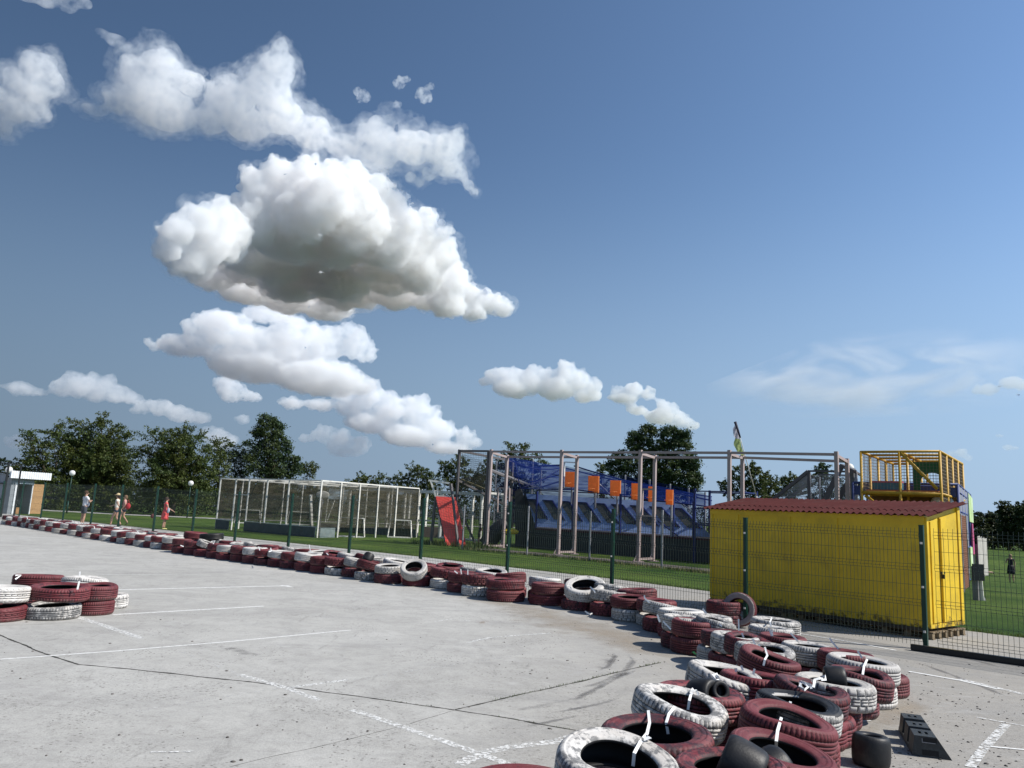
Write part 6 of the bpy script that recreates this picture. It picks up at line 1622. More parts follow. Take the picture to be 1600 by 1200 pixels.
NT += tree('tallest bushy locust tree at the left, spiky crown above the walkers', 165, 801, 79, px(20, 630, K1, [(640,130,42),(620,200,60),(560,210,45),(700,200,50),(740,190,38),(850,230,32),(810,270,50),(430,190,52),(350,250,62),(280,215,42),(480,300,85),(620,320,95),(740,330,85),(800,400,75),(700,430,95),(580,440,95),(440,420,95),(620,540,90),(760,520,85),(480,540,90),(820,500,60),(520,640,80),(660,660,85),(790,640,80),(480,720,60),(620,730,70),(760,730,70)]), M['leaf_locust'], 1)
NT += tree('ragged locust tree left of the tallest one, with loose side branches', 75, 800, 78, px(20, 630, K1, [(130,235,36),(175,290,42),(120,300,28),(200,360,45),(140,360,40),(240,420,60),(130,440,52),(80,470,40),(160,500,60),(280,480,70),(330,380,62),(300,320,45),(360,560,75),(260,590,70),(330,660,80),(250,700,70),(380,720,70)]), M['leaf_locust'], 2, dens=0.8)
NT += tree('broad locust tree between the second lamp post and the tallest tree', 268, 806, 72, px(20, 630, K1, [(1030,250,48),(1150,240,50),(1270,220,50),(1320,240,42),(1370,245,34),(1090,310,70),(1220,320,80),(1340,330,70),(960,350,48),(1000,410,75),(1140,430,95),(1290,430,95),(1400,400,70),(1060,520,85),(1200,540,95),(1340,540,90),(1430,480,65),(940,620,75),(1080,640,80),(1230,650,85),(1370,640,80),(950,730,65),(1080,740,65),(1220,740,70),(1360,740,70)]), M['leaf_locust'], 3)
NT += tree('small locust tree tucked against the left corner of the cage', 342, 808, 76, px(20, 630, K1, [(1500,310,34),(1540,335,34),(1480,360,48),(1520,430,60),(1470,500,65),(1540,540,60),(1500,620,70),(1460,700,70),(1550,690,70)]), M['leaf_locust'], 4)
NT += tree('dark low tree behind the cage, left of the pointed tree', 372, 809, 82, px(340, 640, 10, [(300,600,55),(220,640,55),(380,630,50),(440,670,45),(180,740,60),(300,740,70),(420,760,60),(120,860,70),(250,880,90),(380,900,80),(200,1000,90),(340,1020,90),(150,1200,110),(320,1200,110),(200,1400,130),(380,1400,130)]), M['leaf_dark'], 5, dens=0.8)
NT += tree('tall pointed pale-leaved tree behind the cage', 420, 811, 80, px(340, 640, 10, [(710,130,38),(780,130,25),(900,160,40),(700,200,50),(830,210,60),(920,230,50),(990,270,30),(620,300,60),(740,310,80),(880,320,85),(960,370,60),(580,360,40),(680,430,80),(820,440,95),(950,460,80),(1080,480,48),(480,520,38),(580,560,60),(720,570,85),(880,580,100),(1030,570,75),(1110,620,50),(560,690,80),(720,710,95),(890,720,105),(1050,710,90),(1180,780,60),(1250,770,30),(480,780,50),(600,830,95),(780,860,105),(960,860,110),(1130,860,95),(1240,870,60),(500,960,80),(680,990,105),(870,1000,110),(1060,1010,110),(1220,990,70),(600,1200,120),(850,1200,130),(1100,1200,120),(620,1400,130),(880,1400,130),(1120,1400,120)]), M['leaf_maple'], 6, leaf=0.17, spray=False, dens=1.25)
NT += tree('little round tree standing clear right of the pointed tree', 481, 812, 84, px(340, 640, 10, [(1430,880,42),(1480,930,48),(1390,950,50),(1530,940,35),(1440,1010,55),(1350,970,35),(1410,1100,40),(1440,1300,60)]), M['leaf_locust'], 7, dens=0.8)
for k, (lab, bx_, L) in enumerate((('low rounded tree behind the workout frame, leftmost of that row', 575, [(60,310,22),(110,300,28),(150,285,30),(190,300,28),(100,350,40),(180,350,45),(130,420,50),(200,430,50)]),
    ('low tree in the middle of the row behind the workout frame', 600, [(250,300,32),(290,310,32),(330,335,28),(270,350,42),(330,380,35),(260,430,50),(330,440,45)]),
    ('wider tree behind the workout frame, left of the red ramp', 652, [(400,310,35),(450,290,35),(510,230,38),(560,240,38),(590,220,30),(620,240,30),(640,280,38),(690,280,35),(480,300,50),(560,310,60),(640,330,55),(700,330,40),(420,370,45),(520,390,60),(620,410,60),(700,410,50),(560,470,60),(660,470,60)]))):
    NT += tree(lab, bx_, 815, 98, px(540, 690, 5, L), M['leaf_locust'], 10+k, dens=0.7, leaf=0.18)
NT += tree('loose-branched tree behind the dark netted portal', 715, 817, 92, px(540, 690, 5, [(750,190,24),(790,215,28),(830,180,30),(870,190,28),(890,150,26),(910,200,30),(930,180,20),(760,240,30),(850,250,45),(920,260,40),(800,300,50),(880,310,50),(950,300,40),(760,340,45),(850,370,55),(940,380,55),(820,450,60),(920,460,60)]), M['leaf_locust'], 14, dens=0.7, leaf=0.18)
NT += tree('taller tree rising behind the blue net and the first pink portal', 798, 820, 86, px(540, 690, 5, [(1270,50,26),(1290,90,32),(1370,55,26),(1400,60,24),(1330,110,42),(1420,110,36),(1240,150,42),(1150,180,40),(1330,180,60),(1430,190,55),(1510,150,40),(1520,200,45),(1200,230,50),(1130,250,45),(1300,270,70),(1420,290,60),(1530,250,40),(1170,330,60),(1300,360,70),(1430,380,70),(1230,460,80),(1380,470,80)]), M['leaf_locust'], 15, dens=0.85, leaf=0.17)
NT += tree('dark tree low behind the red ramp and the netted portal', 757, 818, 90, px(540, 690, 5, [(1010,270,40),(1060,250,40),(1100,200,30),(1020,330,50),(1090,330,50),(1010,400,60),(1090,420,60),(1050,480,60)]), M['leaf_dark'], 16, dens=0.8, leaf=0.18)
K4 = 1569/170
NT += tree('big rounded maple with a notched top behind the pink steel frame', 1028, 830, 82, px(940, 650, K4, [(700,170,62),(640,200,70),(740,240,60),(560,270,75),(450,290,62),(420,360,60),(520,400,95),(660,350,100),(930,200,58),(880,260,65),(960,290,75),(1050,200,62),(1160,220,55),(1200,260,60),(1100,300,90),(1220,350,75),(1260,420,62),(860,400,100),(1000,440,110),(1130,440,100),(760,460,90),(460,480,85),(600,520,110),(300,560,70),(200,640,85),(130,720,60),(180,790,70),(320,690,110),(480,680,120),(660,680,130),(830,640,120),(1000,620,125),(1170,600,115),(1290,620,90),(1350,660,60),(300,830,100),(450,850,130),(640,860,140),(850,830,140),(1040,800,140),(1220,780,125),(1340,800,90),(1400,880,60),(700,1000,140),(900,1000,140),(1100,960,140),(1280,940,120),(1380,960,70),(1330,1040,70),(500,1050,140),(900,1200,150),(1200,1150,140),(600,1250,150)]), M['leaf_maple'], 20, leaf=0.18, spray=False, dens=1.35)
NT += tree('small tree top peeping out left of the big maple', 941, 825, 95, px(940, 650, K4, [(20,740,30),(-10,760,35),(30,800,40),(0,900,70),(20,1050,90),(0,1200,100)]), M['leaf_locust'], 21, dens=0.7, leaf=0.18)
for k, (lab, bx_, L, d_) in enumerate((('green tree behind the leaning flag pole', 1172, [(490,180,30),(510,220,40),(450,230,40),(380,210,30),(340,240,35),(420,280,60),(520,290,60),(590,280,38),(300,290,40),(350,340,60),(450,370,70),(560,370,65),(180,350,22),(200,380,35),(240,420,45),(330,430,60),(460,460,70),(580,450,60),(400,560,80),(540,560,80)], 105),
    ('lower tree right of the flag pole, above the shed roof', 1205, [(620,310,35),(670,330,38),(640,380,50),(710,370,40),(670,450,60),(600,480,60),(740,430,45),(660,560,80)], 108),
    ('shrubby tree behind the grey ramp structure', 1240, [(760,330,30),(810,330,35),(860,310,30),(900,300,24),(930,320,25),(800,390,50),(880,400,50),(950,390,45),(820,470,60),(920,480,60),(860,570,80)], 110),
    ('twin-topped tree behind the netted grey tower', 1288, [(1110,210,24),(1150,200,28),(1160,240,30),(1120,270,38),(1220,200,22),(1240,230,28),(1200,270,35),(1050,330,45),(1140,350,60),(1230,350,55),(1320,340,35),(1050,430,60),(1160,450,70),(1270,450,65),(1400,440,45),(1450,410,30),(1520,400,30),(1350,500,60),(1480,480,50),(1150,560,80),(1300,560,80)], 108))):
    NT += tree(lab, bx_, 836, d_, px(1100, 700, 6.4, L), M['leaf_locust' if k != 3 else 'leaf_maple'], 30+k, dens=0.75, leaf=0.20)
K6 = 12
NT += tree('tall dark tree above the grassy rise at the right', 1576, 856, 108, px(1500, 770, K6, [(820,260,50),(870,290,60),(960,280,55),(800,340,50),(870,400,85),(970,390,75),(1050,400,40),(830,500,95),(950,510,95),(860,640,110),(980,650,100),(880,780,110),(980,800,100),(840,900,80),(950,930,80)]), M['leaf_dark'], 40, dens=1.0, leaf=0.22)
NT += tree('dark tree cut off by the right edge', 1600, 858, 106, px(1500, 770, K6, [(1110,280,40),(1180,270,45),(1130,340,40),(1200,370,70),(1110,430,60),(1180,480,80),(1240,560,100),(1130,620,80),(1080,740,90),(1200,760,110),(1080,880,90),(1200,900,110),(1300,400,90),(1350,600,120),(1350,800,130)]), M['leaf_dark'], 41, dens=0.8, leaf=0.22)
NT += tree('rounded dark tree just right of the play tower, over the rise', 1552, 852, 112, px(1500, 770, K6, [(420,450,30),(470,480,35),(570,440,35),(640,440,45),(710,450,50),(530,520,60),(640,540,80),(740,540,70),(560,640,90),(690,660,100),(600,770,100),(740,790,100),(560,880,80),(700,900,90)]), M['leaf_dark'], 42, dens=0.9, leaf=0.22)
NT += tree('low dark tree half hidden by the play tower and board screen', 1530, 849, 110, px(1500, 770, K6, [(270,430,28),(300,520,45),(360,530,50),(420,560,60),(300,620,60),(400,660,80),(330,750,80),(450,780,90),(400,880,90),(300,880,80),(480,900,60)]), M['leaf_dark'], 43, dens=0.9, leaf=0.22)
# low hedge-like underwood closing the view under the crowns
def underwood(label, pts, seed, hgt, mat, dens_=260, name='shrubbery'):
    rn_ = random.Random(seed); vs = []; fs = []
    for (a, b) in zip(pts[:-1], pts[1:]):
        L_ = (b-a).length; n_ = int(L_ * dens_)
        nn = V((-(b-a).y, (b-a).x, 0)).normalized()
        for _ in range(n_):
            t = rn_.random(); c = a.lerp(b, t) + nn*rn_.uniform(-1.5, 1.5); hh = hgt*(0.75 + 0.45*noise.noise(V((c.x*0.25, c.y*0.25, seed)))) 
            p = c + V((0, 0, hh*rn_.random()**0.8)); z0 = height(c.x, c.y); p.z += z0
            a_ = V((rn_.gauss(0,1), rn_.gauss(0,1), rn_.gauss(0,1)+0.4)).normalized(); u_ = a_.orthogonal().normalized(); w_ = a_.cross(u_); s = 0.22*rn_.uniform(0.7,1.4)
            k = len(vs); vs.extend((p-u_*s*0.5, p+w_*s*0.35, p+u_*s*0.5, p-w_*s*0.35)); fs.append((k,k+1,k+2,k+3))
    me = bpy.data.meshes.new(name); me.from_pydata(vs, [], fs); me.materials.append(mat); me.update(); o = bpy.data.objects.new(name, me); COL.objects.link(o)
    return tag(o, label, 'undergrowth', kind='stuff')
def gp(px_, r_, ): d = ray(px_, 800); t = r_/math.hypot(d.x, d.y); return V((d.x*t, d.y*t, 0))
underwood('dark undergrowth closing the gaps below the trees beyond the footpath', [gp(-60,79), gp(60,79), gp(200,80), gp(350,83), gp(480,90), gp(620,102), gp(720,104)], 5, 4.6, M['leaf_dark'], 520)
underwood('undergrowth along the field edge behind the play equipment', [gp(700,104), gp(830,100), gp(960,102), gp(1120,112), gp(1300,116), gp(1500,118)], 6, 3.6, M['leaf_dark'], 300)
underwood('dark undergrowth under the trees on the grassy rise', [gp(1500,113), gp(1560,112), gp(1660,110)], 7, 3.4, M['leaf_dark'], 420)
print('leaf faces', NT)

# taller tufts of grass along the foot of the pink frame and the lot edge
mb = MB(); rnd = random.Random(21)
for a, b in zip(LP[:-1], LP[1:]):
    for _ in range(95):
        t = rnd.random(); c = a.lerp(b, t) + V((rnd.gauss(0, .12) - 0.05, rnd.gauss(0, .15) - 0.1, 0)); blades(mb, c, 5, 0.13, 0.06, rnd, w=0.008, mi=0 if rnd.random() < 0.55 else 1)
c0 = G(660, 849); c1 = G(760, 857)
for _ in range(420):
    c = c0.lerp(c1, rnd.random()) + V((rnd.gauss(0, .4), rnd.gauss(0, .6), 0)); blades(mb, c, 4, 0.24, 0.08, rnd, w=0.012)
tag(mb.build('grass', [M['weed'], M['dry_weed']]), 'tall unmown grass tufts along the foot of the steel frame', 'grass', kind='stuff')
mb = MB()
for a, b in zip(EDGE[:-1], EDGE[1:]):
    L_ = (b-a).length
    if a.x < -22: continue
    for _ in range(int(L_*95)):
        c = a.lerp(b, rnd.random()); nn = V((0.66, 0.75, 0)); c = c + nn*abs(rnd.gauss(0, .10)); blades(mb, c, 3, 0.06, 0.03, rnd, w=0.004)
tag(mb.build('grass', M['weed']), 'fringe of grass blades along the edge of the concrete path', 'grass', kind='stuff')
# weeds in the fence foot by the shed
mb = MB()
for x_, y_ in ((1236, 975), (1246, 985), (1085, 958)):
    c = G(x_, y_); blades(mb, c, 8, 0.22, 0.03, rnd, w=0.004)
    for _ in range(14):
        p = c + V((rnd.gauss(0,.04), rnd.gauss(0,.04), rnd.uniform(.05,.24))); a = rnd.uniform(0,6.28); d = V((math.cos(a), math.sin(a), .3))*0.03; s = V((-d.y, d.x, 0))*.5; mb.add([p, p+d*.5+s, p+d, p+d*.5-s], [(0,1,2,3)])
tag(mb.build('weed_plant', M['dry_weed']), 'thin dry weeds growing through the fence in front of the shed', 'weeds', kind='stuff')

# ------------------------------------------------------------------ people
M['skin'] = pmat('skin', (0.46, 0.27, 0.19), 0.55, 0.05, 8)
def skin_mesh(name, verts, edges, radii, mat, parent, sub=2):
    me = bpy.data.meshes.new(name); me.from_pydata([V(v) for v in verts], edges, []); me.materials.append(mat)
    o = bpy.data.objects.new(name, me); COL.objects.link(o); o.parent = parent
    o.modifiers.new('skin', 'SKIN').use_smooth_shade = True
    sv = me.skin_vertices[0].data
    for i, r_ in enumerate(radii):
        sv[i].radius = (r_, r_) if not isinstance(r_, tuple) else r_; sv[i].use_root = (i == 0)
    s = o.modifiers.new('sub', 'SUBSURF'); s.levels = sub; s.render_levels = sub
    return o
def person(label, loc, yaw, H, arms, legs, clothes, hair, hairlen, head_turn=0, lean=0.0):
    k = H / 1.70
    t = thing('person', label, 'person', tuple(loc)); t.rotation_euler = (0, 0, yaw); t.scale = (k, k, k)
    hl = lean
    J = {'pel': (0,0,0.93), 'waist': (0,0.01,1.06), 'chest': (0,0.01+hl*.6,1.27), 'neckb': (0,0.0+hl,1.43), 'neck': (0,0.01+hl,1.49), 'head': (0,0.025+hl,1.58), 'top': (0,0.01+hl,1.66)}
    vs = []; es = []; rs = []; idx = {}
    def add(n_, p, r_, par=None):
        idx[n_] = len(vs); vs.append(p); rs.append(r_)
        if par: es.append((idx[par], idx[n_]))
    add('pel', J['pel'], (0.135, 0.10)); add('waist', J['waist'], (0.115, 0.085), 'pel'); add('chest', J['chest'], (0.145, 0.10), 'waist'); add('neckb', J['neckb'], (0.085, 0.07), 'chest'); add('neck', J['neck'], 0.052, 'neckb'); add('head', J['head'], (0.076, 0.092), 'neck'); add('top', J['top'], (0.06, 0.075), 'head')
    for s, nm in ((-1, 'l'), (1, 'r')):
        el, ha = arms[0 if s < 0 else 1]
        add('sh'+nm, (s*0.175, hl*0.9, 1.395), 0.055, 'neckb'); add('el'+nm, el, 0.040, 'sh'+nm); add('wr'+nm, ha, 0.027, 'el'+nm)
        d = (V(ha) - V(el)).normalized(); palm = V(ha) + d*0.07; side = d.cross(V((0,0,1)) if abs(d.z) < .9 else V((0,1,0))).normalized()
        add('pa'+nm, tuple(palm), (0.036, 0.018), 'wr'+nm)
        for q, off in enumerate((-0.027, -0.009, 0.009, 0.027)):
            tip = palm + d*(0.075 - 0.008*abs(q-1.2)) + side*off*1.2 + V((0,0.008,-0.012)); add('fi%d%s' % (q, nm), tuple(tip), 0.009, 'pa'+nm)
        add('th'+nm, tuple(V(ha) + d*0.055 + side*0.055 + V((0,.01,0))), 0.010, 'wr'+nm)
        kn, an, toe = legs[0 if s < 0 else 1]
        add('hip'+nm, (s*0.09, 0, 0.86), 0.088, 'pel'); add('kn'+nm, kn, 0.056, 'hip'+nm)
        calf = V(kn).lerp(V(an), 0.35) + V((0,-0.015,0)); add('ca'+nm, tuple(calf), 0.056, 'kn'+nm); add('an'+nm, an, 0.036, 'ca'+nm)
    body = skin_mesh('body', vs, es, rs, M['skin'], t)
    for s, nm in ((-1, 'l'), (1, 'r')):
        kn, an, toe = legs[0 if s < 0 else 1]
        skin_mesh('shoe', [(an[0], an[1]-0.03, max(0.04, an[2]-0.04)), (an[0], an[1]+0.05, max(0.035, an[2]-0.05)), toe], [(0,1),(1,2)], [0.045, (0.046,0.036), (0.042,0.028)], clothes['shoe'], t, 1)
    # shirt or dress
    sh = [(0,0,clothes.get('hem',0.95)), (0,0.01,1.06), (0,0.01+hl*.6,1.27), (0,hl,1.415)]; r_ = [(0.155,0.118), (0.135,0.105), (0.165,0.12), (0.085,0.075)]; e_ = [(0,1),(1,2),(2,3)]
    for s in (-1, 1):
        i = len(sh); el = V(arms[0 if s < 0 else 1][0]); a = V((s*0.17, hl*0.9, 1.39)); sh += [tuple(a), tuple(a.lerp(el, clothes.get('sleeve', 0.6)))]; r_ += [0.072, 0.062]; e_ += [(3, i), (i, i+1)]
    skin_mesh(clothes.get('top_name', 'shirt'), sh, e_, r_, clothes['top'], t, 2)
    if clothes.get('dress'):
        n_ = 20; vs2 = []; rings = [(1.08,0.135,0.10),(0.95,0.17,0.135),(0.80,0.19,0.155),(0.66,0.205,0.17),(0.54,0.215,0.185)]
        for z, a, b in rings:
            for q in range(n_): th = 2*math.pi*q/n_; w_ = 1 + 0.06*math.sin(5*th)*(1.08-z)/.5; vs2.append((a*w_*math.cos(th), b*w_*math.sin(th), z))
        me = bpy.data.meshes.new('skirt'); me.from_pydata(vs2, [], [(i*n_+q, i*n_+(q+1)%n_, (i+1)*n_+(q+1)%n_, (i+1)*n_+q) for i in range(len(rings)-1) for q in range(n_)]); me.materials.append(clothes['top']); me.polygons.foreach_set('use_smooth', [True]*len(me.polygons)); o = bpy.data.objects.new('skirt', me); COL.objects.link(o); o.parent = t
        so = o.modifiers.new('s', 'SOLIDIFY'); so.thickness = 0.01
    else:
        f_ = clothes.get('short', 0.8); v_ = [(0,0,1.0), (0,0,0.92)]; rr_ = [(0.145,0.108), (0.15,0.12)]; ee = [(0,1)]
        for s in (-1, 1):
            kn = V(legs[0 if s < 0 else 1][0]); a = V((s*0.09, 0, 0.85)); i = len(v_); v_ += [tuple(a), tuple(a.lerp(kn, f_))]; rr_ += [0.105, 0.088 if f_ > .5 else 0.10]; ee += [(1, i), (i, i+1)]
        skin_mesh('shorts', v_, ee, rr_, clothes['bottom'], t, 2)
    hx = math.sin(head_turn)*0.09; hy = math.cos(head_turn)*0.09; hc = V((0, 0.018+hl, 1.60))
    m1 = MB(); m1.ball(hc + V((-hx*0.22, -hy*0.28, 0.035)), 0.108, 0, 16, 10, (0.88, 0.98, 1.0))
    if hairlen: m1.ball(hc + V((-hx*0.7, -hy*0.75, -hairlen*0.4)), 0.085, 0, 12, 8, (1.0, 0.7, 1.0 + hairlen*4))
    o = m1.build('hair', hair); o.parent = t; o.location = (0,0,0)
    m1 = MB(); m1.ball(hc + V((hx*1.05, hy*1.08, -0.005)), 0.016, 0, 8, 6, (0.8, 1, 1.5)); sx = V((math.cos(head_turn), -math.sin(head_turn), 0))
    for s in (-1, 1): m1.ball(hc + sx*s*0.076 + V((0,0,-0.005)), 0.02, 0, 8, 6, (0.5, 0.9, 1.4))
    o = m1.build('face', M['skin']); o.parent = t; o.location = (0,0,0)
    m1 = MB()
    for s in (-1, 1): m1.ball(hc + V((hx*0.94, hy*0.94, 0.022)) + sx*s*0.03, 0.009, 0, 8, 5)
    m1.ball(hc + V((hx*0.98, hy*0.98, -0.048)), 0.014, 1, 8, 5, (1.3, 0.6, 0.4)); o = m1.build('eyes_and_mouth', [M['rubber_in'], pmat('lips', (0.35,0.10,0.09), 0.5)]); o.parent = t; o.location = (0,0,0)
    return t
def fab(n_, c): return pmat(n_, c, 0.8, 0.08, 6)
yv = lambda p, a: a
STAND = [((-0.09,0.01,0.50),(-0.10,-0.02,0.09),(-0.12,0.13,0.035)), ((0.09,0.01,0.50),(0.10,-0.02,0.09),(0.12,0.13,0.035))]
STEP = [((-0.09,0.16,0.50),(-0.09,0.20,0.09),(-0.09,0.36,0.035)), ((0.09,0.00,0.49),(0.09,-0.26,0.14),(0.09,-0.13,0.04))]
pm = G(128, 821.5)
man = person('person in printed white T-shirt and dark shorts, both hands up at the chest', pm, R(-35), 1.68, [((-0.28,0.08,1.16),(-0.06,0.24,1.24)), ((0.28,0.10,1.17),(0.06,0.25,1.24))], STAND,
       {'top': fab('tee_white', (0.72,0.72,0.74)), 'bottom': fab('shorts_grey', (0.055,0.06,0.075)), 'shoe': fab('shoe_white', (0.6,0.6,0.58)), 'hem': 0.93}, fab('hair_brown', (0.07,0.035,0.02)), 0, 0.5)
m1 = MB(); m1.ball((0.02,0.155,1.06), 0.10, 0, 12, 8, (1.0,0.28,1.25)); m1.ball((0.0,0.15,1.22), 0.09, 1, 12, 8, (1.25,0.28,1.2)); o = m1.build('shirt_print', [fab('print_pale', (0.50,0.56,0.68)), fab('print_blue', (0.16,0.20,0.32))]); o.parent = man; o.location = (0,0,0)
pw = G(179, 823.5)
wom = person('person in a straw sun hat, white T-shirt and short denim shorts, striding along the path', pw, R(100), 1.60, [((-0.24,-0.12,1.15),(-0.27,-0.28,0.93)), ((0.23,0.10,1.17),(0.12,0.30,1.10))], STEP,
       {'top': fab('tee_cream', (0.70,0.68,0.60)), 'bottom': fab('denim', (0.02,0.04,0.075)), 'shoe': fab('sandal_dark', (0.04,0.03,0.03)), 'short': 0.28, 'hem': 0.97, 'sleeve': 0.45}, fab('hair_dark', (0.03,0.015,0.012)), 0.06, 0)
m1 = MB(); m1.ball((0,0.02,1.70), 0.105, 0, 16, 8, (1,1,0.75)); m1.ball((0,0.02,1.675), 0.19, 0, 20, 6, (1,1,0.09)); o = m1.build('sun_hat', fab('straw', (0.60,0.47,0.27))); o.parent = wom; o.location = (0,0,0)
p3 = G(191, 820.5)
person('person in a pink top with a red bag, half hidden behind a green fence post', p3 + V((0,0,0)), R(110), 1.55, [((-0.24,-0.05,1.15),(-0.20,0.10,0.95)), ((0.24,0.05,1.15),(0.15,0.22,1.12))], STEP,
       {'top': fab('top_pink', (0.62,0.32,0.28)), 'bottom': fab('navy', (0.02,0.03,0.08)), 'shoe': fab('shoe_dark', (0.05,0.04,0.04)), 'short': 0.3}, fab('hair_fair', (0.20,0.12,0.07)), 0.05, 0)
m1 = MB(); q = far(200, 791, rr(p3) - 0.25); m1.ball(q, 0.15, 0, 14, 10, (0.9,0.6,1.15)); m1.tube([q + V((-0.08,0,0.15)), q + V((-0.02,0,0.34)), q + V((0.06,0,0.15))], 0.012, 6); tag(m1.build('handbag', fab('bag_red', (0.45,0.03,0.04))), 'round red bag carried on the arm of the person in the pink top', 'bag')
pr = G(255, 827.5)
red = person('person in a coral red dress and yellow shoes, stepping out from behind a fence post', pr, R(-60), 1.56, [((-0.30,-0.02,1.13),(-0.38,0.10,0.90)), ((0.26,0.10,1.15),(0.30,0.32,1.02))], [((-0.07,0.06,0.50),(-0.07,0.05,0.09),(-0.06,0.20,0.035)), ((0.07,0.0,0.50),(0.07,-0.05,0.09),(0.08,0.09,0.035))],
       {'top': fab('coral', (0.72,0.10,0.10)), 'bottom': fab('coral2', (0.72,0.10,0.10)), 'dress': True, 'top_name': 'dress', 'shoe': fab('shoe_yellow', (0.65,0.60,0.25)), 'sleeve': 0.35, 'hem': 1.0}, fab('hair_dk', (0.045,0.025,0.02)), 0.05, 0.2)
m1 = MB(); q = far(263, 797.5, rr(pr) - 0.3); m1.ball(q, 0.09, 0, 10, 8, (0.8,0.5,1.5)); tag(m1.build('plastic_bag', fab('bag_grey', (0.45,0.50,0.58))), 'crumpled pale grey bag in the hand of the person in the red dress', 'bag')
q = far(238, 806.5, rr(pr) - 0.1); m1 = MB(); m1.ball(q, 0.10, 0, 10, 8, (0.9,0.6,1.1)); m1.tube([q + V((0,0,0.10)), far(243, 801, rr(pr))], 0.012, 6); tag(m1.build('shoulder_bag', fab('bag_dark', (0.10,0.03,0.03))), 'small dark red bag hanging beside the person in the red dress', 'bag')
# child by the dark slide
pcx = G(748, 849.5)
pcx = far(748, 849.5, 39.0); pcx.z = 0
person('child in dark clothes bending towards the frame post beside the slide', pcx, R(-70), 1.02, [((-0.20,0.18,1.18),(-0.12,0.40,1.18)), ((0.20,0.20,1.18),(0.12,0.42,1.20))], STAND,
       {'top': fab('kid_dark', (0.06,0.045,0.045)), 'bottom': fab('kid_short', (0.04,0.035,0.04)), 'shoe': fab('kid_shoe', (0.05,0.05,0.05))}, fab('kid_hair', (0.03,0.02,0.015)), 0, 0, lean=0.06)
# on the grassy rise
pg = far(1580, 896, 57.5); pg.z = height(pg.x, pg.y)
person('person in a short black dress standing on the grass at the far right', pg, R(150), 1.68, [((-0.22,-0.04,1.16),(-0.20,0.06,0.93)), ((0.26,0.06,1.18),(0.14,0.10,1.42))], STAND,
       {'top': fab('black_dress', (0.012,0.012,0.016)), 'bottom': fab('black2', (0.012,0.012,0.016)), 'dress': True, 'top_name': 'dress', 'shoe': fab('shoe_b', (0.05,0.04,0.04)), 'sleeve': 0.1}, fab('hair_blond', (0.22,0.15,0.09)), 0.06, 0.3)
pl_ = far(1550, 874, 66); zz = height(pl_.x, pl_.y)
lt = person('person lying on the grass left of the one in the black dress', V((pl_.x, pl_.y, zz + 0.16)), R(60), 1.5, [((-0.28,0.0,1.15),(-0.25,0.05,0.95)), ((0.28,0.0,1.15),(0.25,0.05,0.95))], STAND,
       {'top': fab('sunbath_top', (0.45,0.40,0.38)), 'bottom': fab('sunbath_short', (0.25,0.2,0.2)), 'shoe': fab('shoe_c', (0.3,0.2,0.15))}, fab('hair_x', (0.08,0.05,0.03)), 0, 0)
lt.rotation_euler = (R(-86), 0, R(105))

# ------------------------------------------------------------------ clouds: real bodies of fog high up, lit by the sun
DC = 1000.0
def ctex(n_, sz, kind='CLOUDS', dep=3):
    t = bpy.data.textures.new(n_, kind)
    t.noise_scale = sz
    if kind == 'CLOUDS': t.noise_depth = dep; t.noise_type = 'SOFT_NOISE'
    return t
TX = [ctex('billow_big', 70, 'CLOUDS', 2), ctex('puff_mid', 26, 'VORONOI'), ctex('puff_small', 11, 'VORONOI'), ctex('fray', 8, 'CLOUDS', 4), ctex('wisp', 30, 'CLOUDS', 5)]
def fog(dens, het=None, col=(0.90,0.955,1), ani=0.05, lo=0.42, hi=0.62):  # bluish scatter colour puts skylight into the shaded parts of the clouds
    m = bpy.data.materials.new('cloud_fog'); m.use_nodes = True; nt = m.node_tree; n = nt.nodes; n.clear(); o = n.new('ShaderNodeOutputMaterial')
    v = n.new('ShaderNodeVolumeScatter'); v.inputs['Density'].default_value = dens; v.inputs['Color'].default_value = (*col, 1); v.inputs['Anisotropy'].default_value = ani
    if het:
        tc_ = n.new('ShaderNodeTexCoord'); nz = n.new('ShaderNodeTexNoise'); nz.inputs['Scale'].default_value = 1/het; nz.inputs['Detail'].default_value = 5; nz.inputs['Roughness'].default_value = .62
        nt.links.new(tc_.outputs['Object'], nz.inputs['Vector']); q = n.new('ShaderNodeMapRange'); q.inputs[1].default_value = lo; q.inputs[2].default_value = hi; q.inputs[3].default_value = 0; q.inputs[4].default_value = dens
        nt.links.new(nz.outputs[0], q.inputs[0]); nt.links.new(q.outputs[0], v.inputs['Density'])
    nt.links.new(v.outputs[0], o.inputs['Volume'])
    return m
CUM = ((0, 16, .5), (1, -9, .35), (2, -5, .35), (3, 3.0, .5))
WISP = ((0, 16, .5), (4, 7, .5))
crn = random.Random(5)
